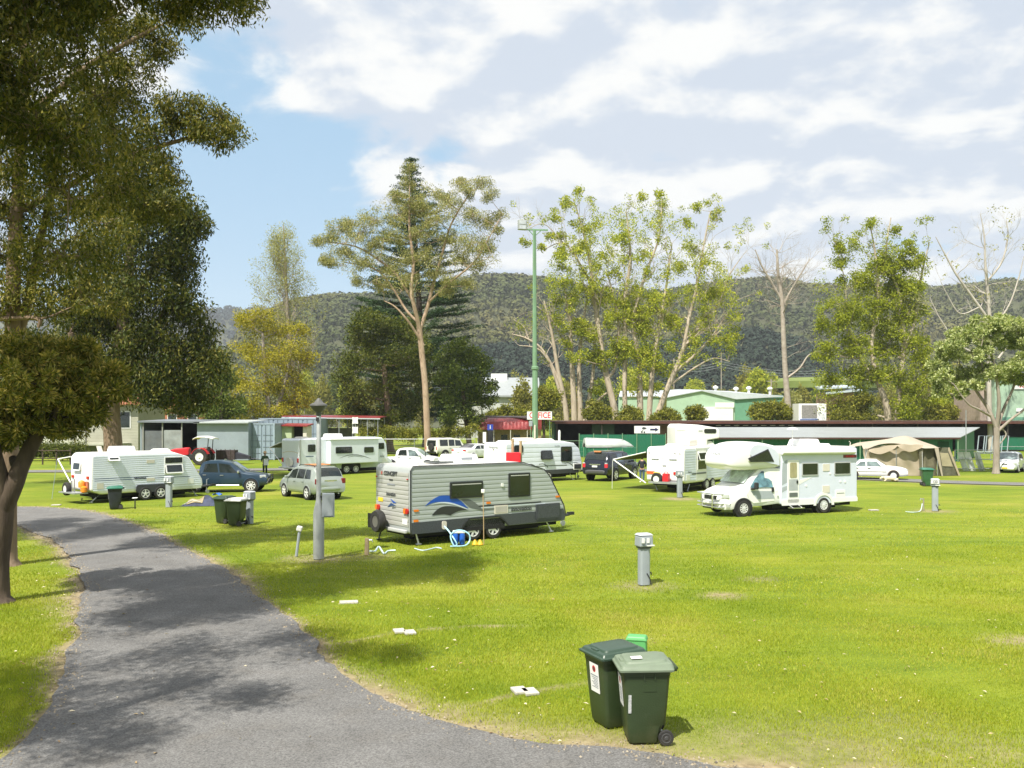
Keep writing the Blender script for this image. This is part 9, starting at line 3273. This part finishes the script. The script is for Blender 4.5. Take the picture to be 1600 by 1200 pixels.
def person(label, loc, rz, coat, trousers, hat=None, hair=None, shoes=None, arms='hold', skirt=False):
 SK = mat('skin', (.42, .25, .17), .6, var=.06, scale=8)
 t = thing('person', label, 'person', loc, rz)
 # faces -y
 sh = 1.40
 ra = [(-.17, 0, sh), (-.26, -.04, 1.18), (-.22, -.22, 1.04), (-.16, -.30, 1.03)]
 la = [(.17, 0, sh), (.27, -.03, 1.18), (.24, -.20, 1.04), (.18, -.30, 1.03)]
 pts = [(0, 0, .95, .13, .10), (0, 0, 1.12, .125, .09), (0, .0, 1.30, .15, .10), (0, 0, 1.42, .11, .08), (0, -.005, 1.50, .052), (0, -.015, 1.58, .072, .08), (0, -.015, 1.67, .078, .092), (0, -.01, 1.74, .05, .06),
  (-.09, 0, .86, .085), (-.10, -.01, .48, .055), (-.10, .01, .10, .04), (-.10, -.12, .04, .035),
  (.09, 0, .86, .085), (.10, .02, .48, .055), (.11, .03, .10, .04), (.12, -.10, .04, .035)]
 ed = [(0, 1), (1, 2), (2, 3), (3, 4), (4, 5), (5, 6), (6, 7), (0, 8), (8, 9), (9, 10), (10, 11), (0, 12), (12, 13), (13, 14), (14, 15)]
 for arm in (ra, la):
  b = len(pts)
  for q, r in zip(arm, (.06, .045, .035, .026)):
   pts.append((*q, r))
  ed += [(3, b), (b, b + 1), (b + 1, b + 2), (b + 2, b + 3)]
  hx, hy, hz = arm[-1]
  sg = 1 if hx < 0 else -1
  pts.append((hx + sg * .01, hy - .05, hz, .026, .018))
  p = len(pts) - 1
  ed.append((b + 3, p))
  for k, (ox, oz, ln) in enumerate(((-.024, .0, .055), (-.008, .004, .062), (.008, .003, .058), (.022, -.003, .045))):
   pts.append((hx + sg * .01 + ox, hy - .07 - ln * .5, hz + oz, .008))
   pts.append((hx + sg * .015 + ox, hy - .07 - ln * .8, hz + oz - .03, .007))
   ed += [(p, len(pts) - 2), (len(pts) - 2, len(pts) - 1)]
  pts.append((hx + sg * .04, hy - .05, hz + .01, .009))
  ed.append((p, len(pts) - 1))
 skin('body', pts, ed, SK, t)
 mb = MB()
 for sg in (-1, 1):
  mb.lathe([(.001, -.008), (.010, -.004), (.010, .004), (.001, .008)], (sg * .030, -.093, 1.675), 8, 'y')
 mb.build('eyes', TEXTDARK, t)
 MB().add([(-.014, -.088, 1.635), (.014, -.088, 1.635), (0, -.118, 1.638), (0, -.092, 1.675)], [(0, 1, 2), (0, 2, 3), (1, 3, 2), (0, 3, 1)]).build('nose', SK, t)
 MB().box((0, -.092, 1.605), (.042, .012, .009)).build('mouth', mat('lips', (.30, .10, .09), .5), t)
 # coat with sleeves
 cp = [(0, 0, .80 if skirt else .90, .185, .145), (0, 0, 1.08, .165, .125), (0, 0, 1.30, .185, .13), (0, 0, 1.43, .13, .10), (0, 0, 1.49, .068)]
 ce = [(0, 1), (1, 2), (2, 3), (3, 4)]
 for arm in (ra, la):
  b = len(cp)
  for q, r in zip(arm[:3], (.078, .064, .054)):
   cp.append((*q, r))
  ce += [(3, b), (b, b + 1), (b + 1, b + 2)]
 skin('jacket', cp, ce, coat, t)
 tp = [(0, 0, .93, .155, .125), (-.095, 0, .82, .105), (-.10, -.01, .48, .075), (-.10, .01, .13, .062), (.095, 0, .82, .105), (.10, .02, .48, .075), (.11, .03, .13, .062)]
 skin('trousers', tp, [(0, 1), (1, 2), (2, 3), (0, 4), (4, 5), (5, 6)], trousers, t)
 for sg, y in ((-1, -.04), (1, -.02)):
  MB().box((sg * .11, y - .03, .045), (.10, .27, .09), taper=.8).build('shoe', shoes or BLACK, t, bevel=.03, seg=3)
 if hair:
  hp = [(0, .03, 1.55, .075, .05), (0, .035, 1.64, .092, .07), (0, .01, 1.74, .085, .09)]
  skin('hair', hp, [(0, 1), (1, 2)], hair, t)
 if hat:
  MB().lathe([(.19, 1.695), (.195, 1.705), (.11, 1.72), (.105, 1.79), (.085, 1.83), (.02, 1.84)], (0, -.005, 0), 20).build('hat', hat, t, smooth=50)
 return t

p_ = P(414, 740, 68)
person('person in dark green coat and tan hat holding a white folder near the blue utility', (p_.x, 68, 0), R(15), mat('coat_green', (.035, .075, .03), .8, var=.15, scale=6), mat('trousers_dark_green', (.03, .05, .03), .8, var=.2),
 mat('hat_tan', (.52, .36, .20), .8), mat('hair_fair', (.45, .30, .16), .7), BLACK, skirt=True)
o = thing('folder', 'white folder held in front of the green coat', 'folder', (p_.x + .19, 67.62, 1.02), R(15))
MB().box((0, 0, 0), (.34, .02, .50)).build('cover', WHITEPL, o, bevel=.005)
MB().box((0, -.012, .18), (.10, .01, .05)).build('clip', STEEL, o)
p_ = P(998, 738, 62)
person('person in a dark shirt, blue jeans and white shoes standing beside the dark wagon', (p_.x, 60.4, 0), R(165), mat('shirt_dark', (.02, .02, .03), .8, var=.2), mat('jeans_blue', (.05, .10, .18), .8, var=.2, scale=8), None, mat('hair_dark', (.03, .02, .015), .7), WHITEPL)

def dog():
 c = G(1391, 752)
 t = thing('dog', 'cream-white dog lying on the edge of the service road beside the older white sedan', 'dog', c, R(180))
 FUR = mat('fur_cream', (.66, .56, .42), .9, var=.12, scale=6, bump=.4, bscale=50)
 pts = [(-.42, 0, .20, .13, .15), (-.15, 0, .20, .14, .16), (.15, 0, .22, .15, .17), (.38, 0, .25, .11, .13), (.47, 0, .26, .09), (.55, 0, .25, .095), (.66, 0, .20, .055), (.73, 0, .18, .036),
  (-.50, .10, .08, .03), (-.44, .2, .05, .02),
  (.34, -.12, .10, .06), (.42, -.13, .045, .045), (.52, -.13, .035, .035), (.34, .12, .10, .06), (.40, .13, .045, .045), (.50, .13, .035, .035),
  (-.42, -.16, .16, .10), (-.16, -.22, .08, .055), (-.36, -.24, .045, .035), (-.14, -.26, .035, .032), (-.42, .16, .14, .09), (-.20, .22, .06, .045),
  (.51, -.08, .33, .022), (.50, -.11, .25, .02), (.51, .08, .33, .022), (.50, .11, .25, .02)]
 ed = [(0, 1), (1, 2), (2, 3), (3, 4), (4, 5), (5, 6), (6, 7), (0, 8), (8, 9), (3, 10), (10, 11), (11, 12), (3, 13), (13, 14), (14, 15), (0, 16), (16, 17), (17, 18), (18, 19), (0, 20), (20, 21), (5, 22), (22, 23), (5, 24), (24, 25)]
 skin('body', pts, ed, FUR, t)
 mb = MB()
 mb.lathe([(.002, -.02), (.022, -.005), (.018, .012), (.002, .016)], (.755, 0, .19), 8, 'x')
 for sg in (-1, 1):
  mb.lathe([(.002, -.01), (.013, 0), (.002, .01)], (.61, sg * .062, .265), 8, 'y')
 mb.build('nose_and_eyes', BLACK, t)

dog()

# ------------------------------------------------------------------ the air
def haze():
 mb = MB()
 mb.box((0, 1600, 249), (6400, 4000, 502))
 m = bpy.data.materials.new('haze')
 m.use_nodes = True
 nt = m.node_tree
 nt.nodes.clear()
 out = nt.nodes.new('ShaderNodeOutputMaterial')
 pv = nt.nodes.new('ShaderNodeVolumePrincipled')
 pv.inputs['Color'].default_value = (0.86, 0.92, 1.0, 1)
 pv.inputs['Density'].default_value = 0.00015
 pv.inputs['Anisotropy'].default_value = 0.0
 nt.links.new(pv.outputs[0], out.inputs['Volume'])
 structure(mb.build('haze', m), 'stuff')

haze()
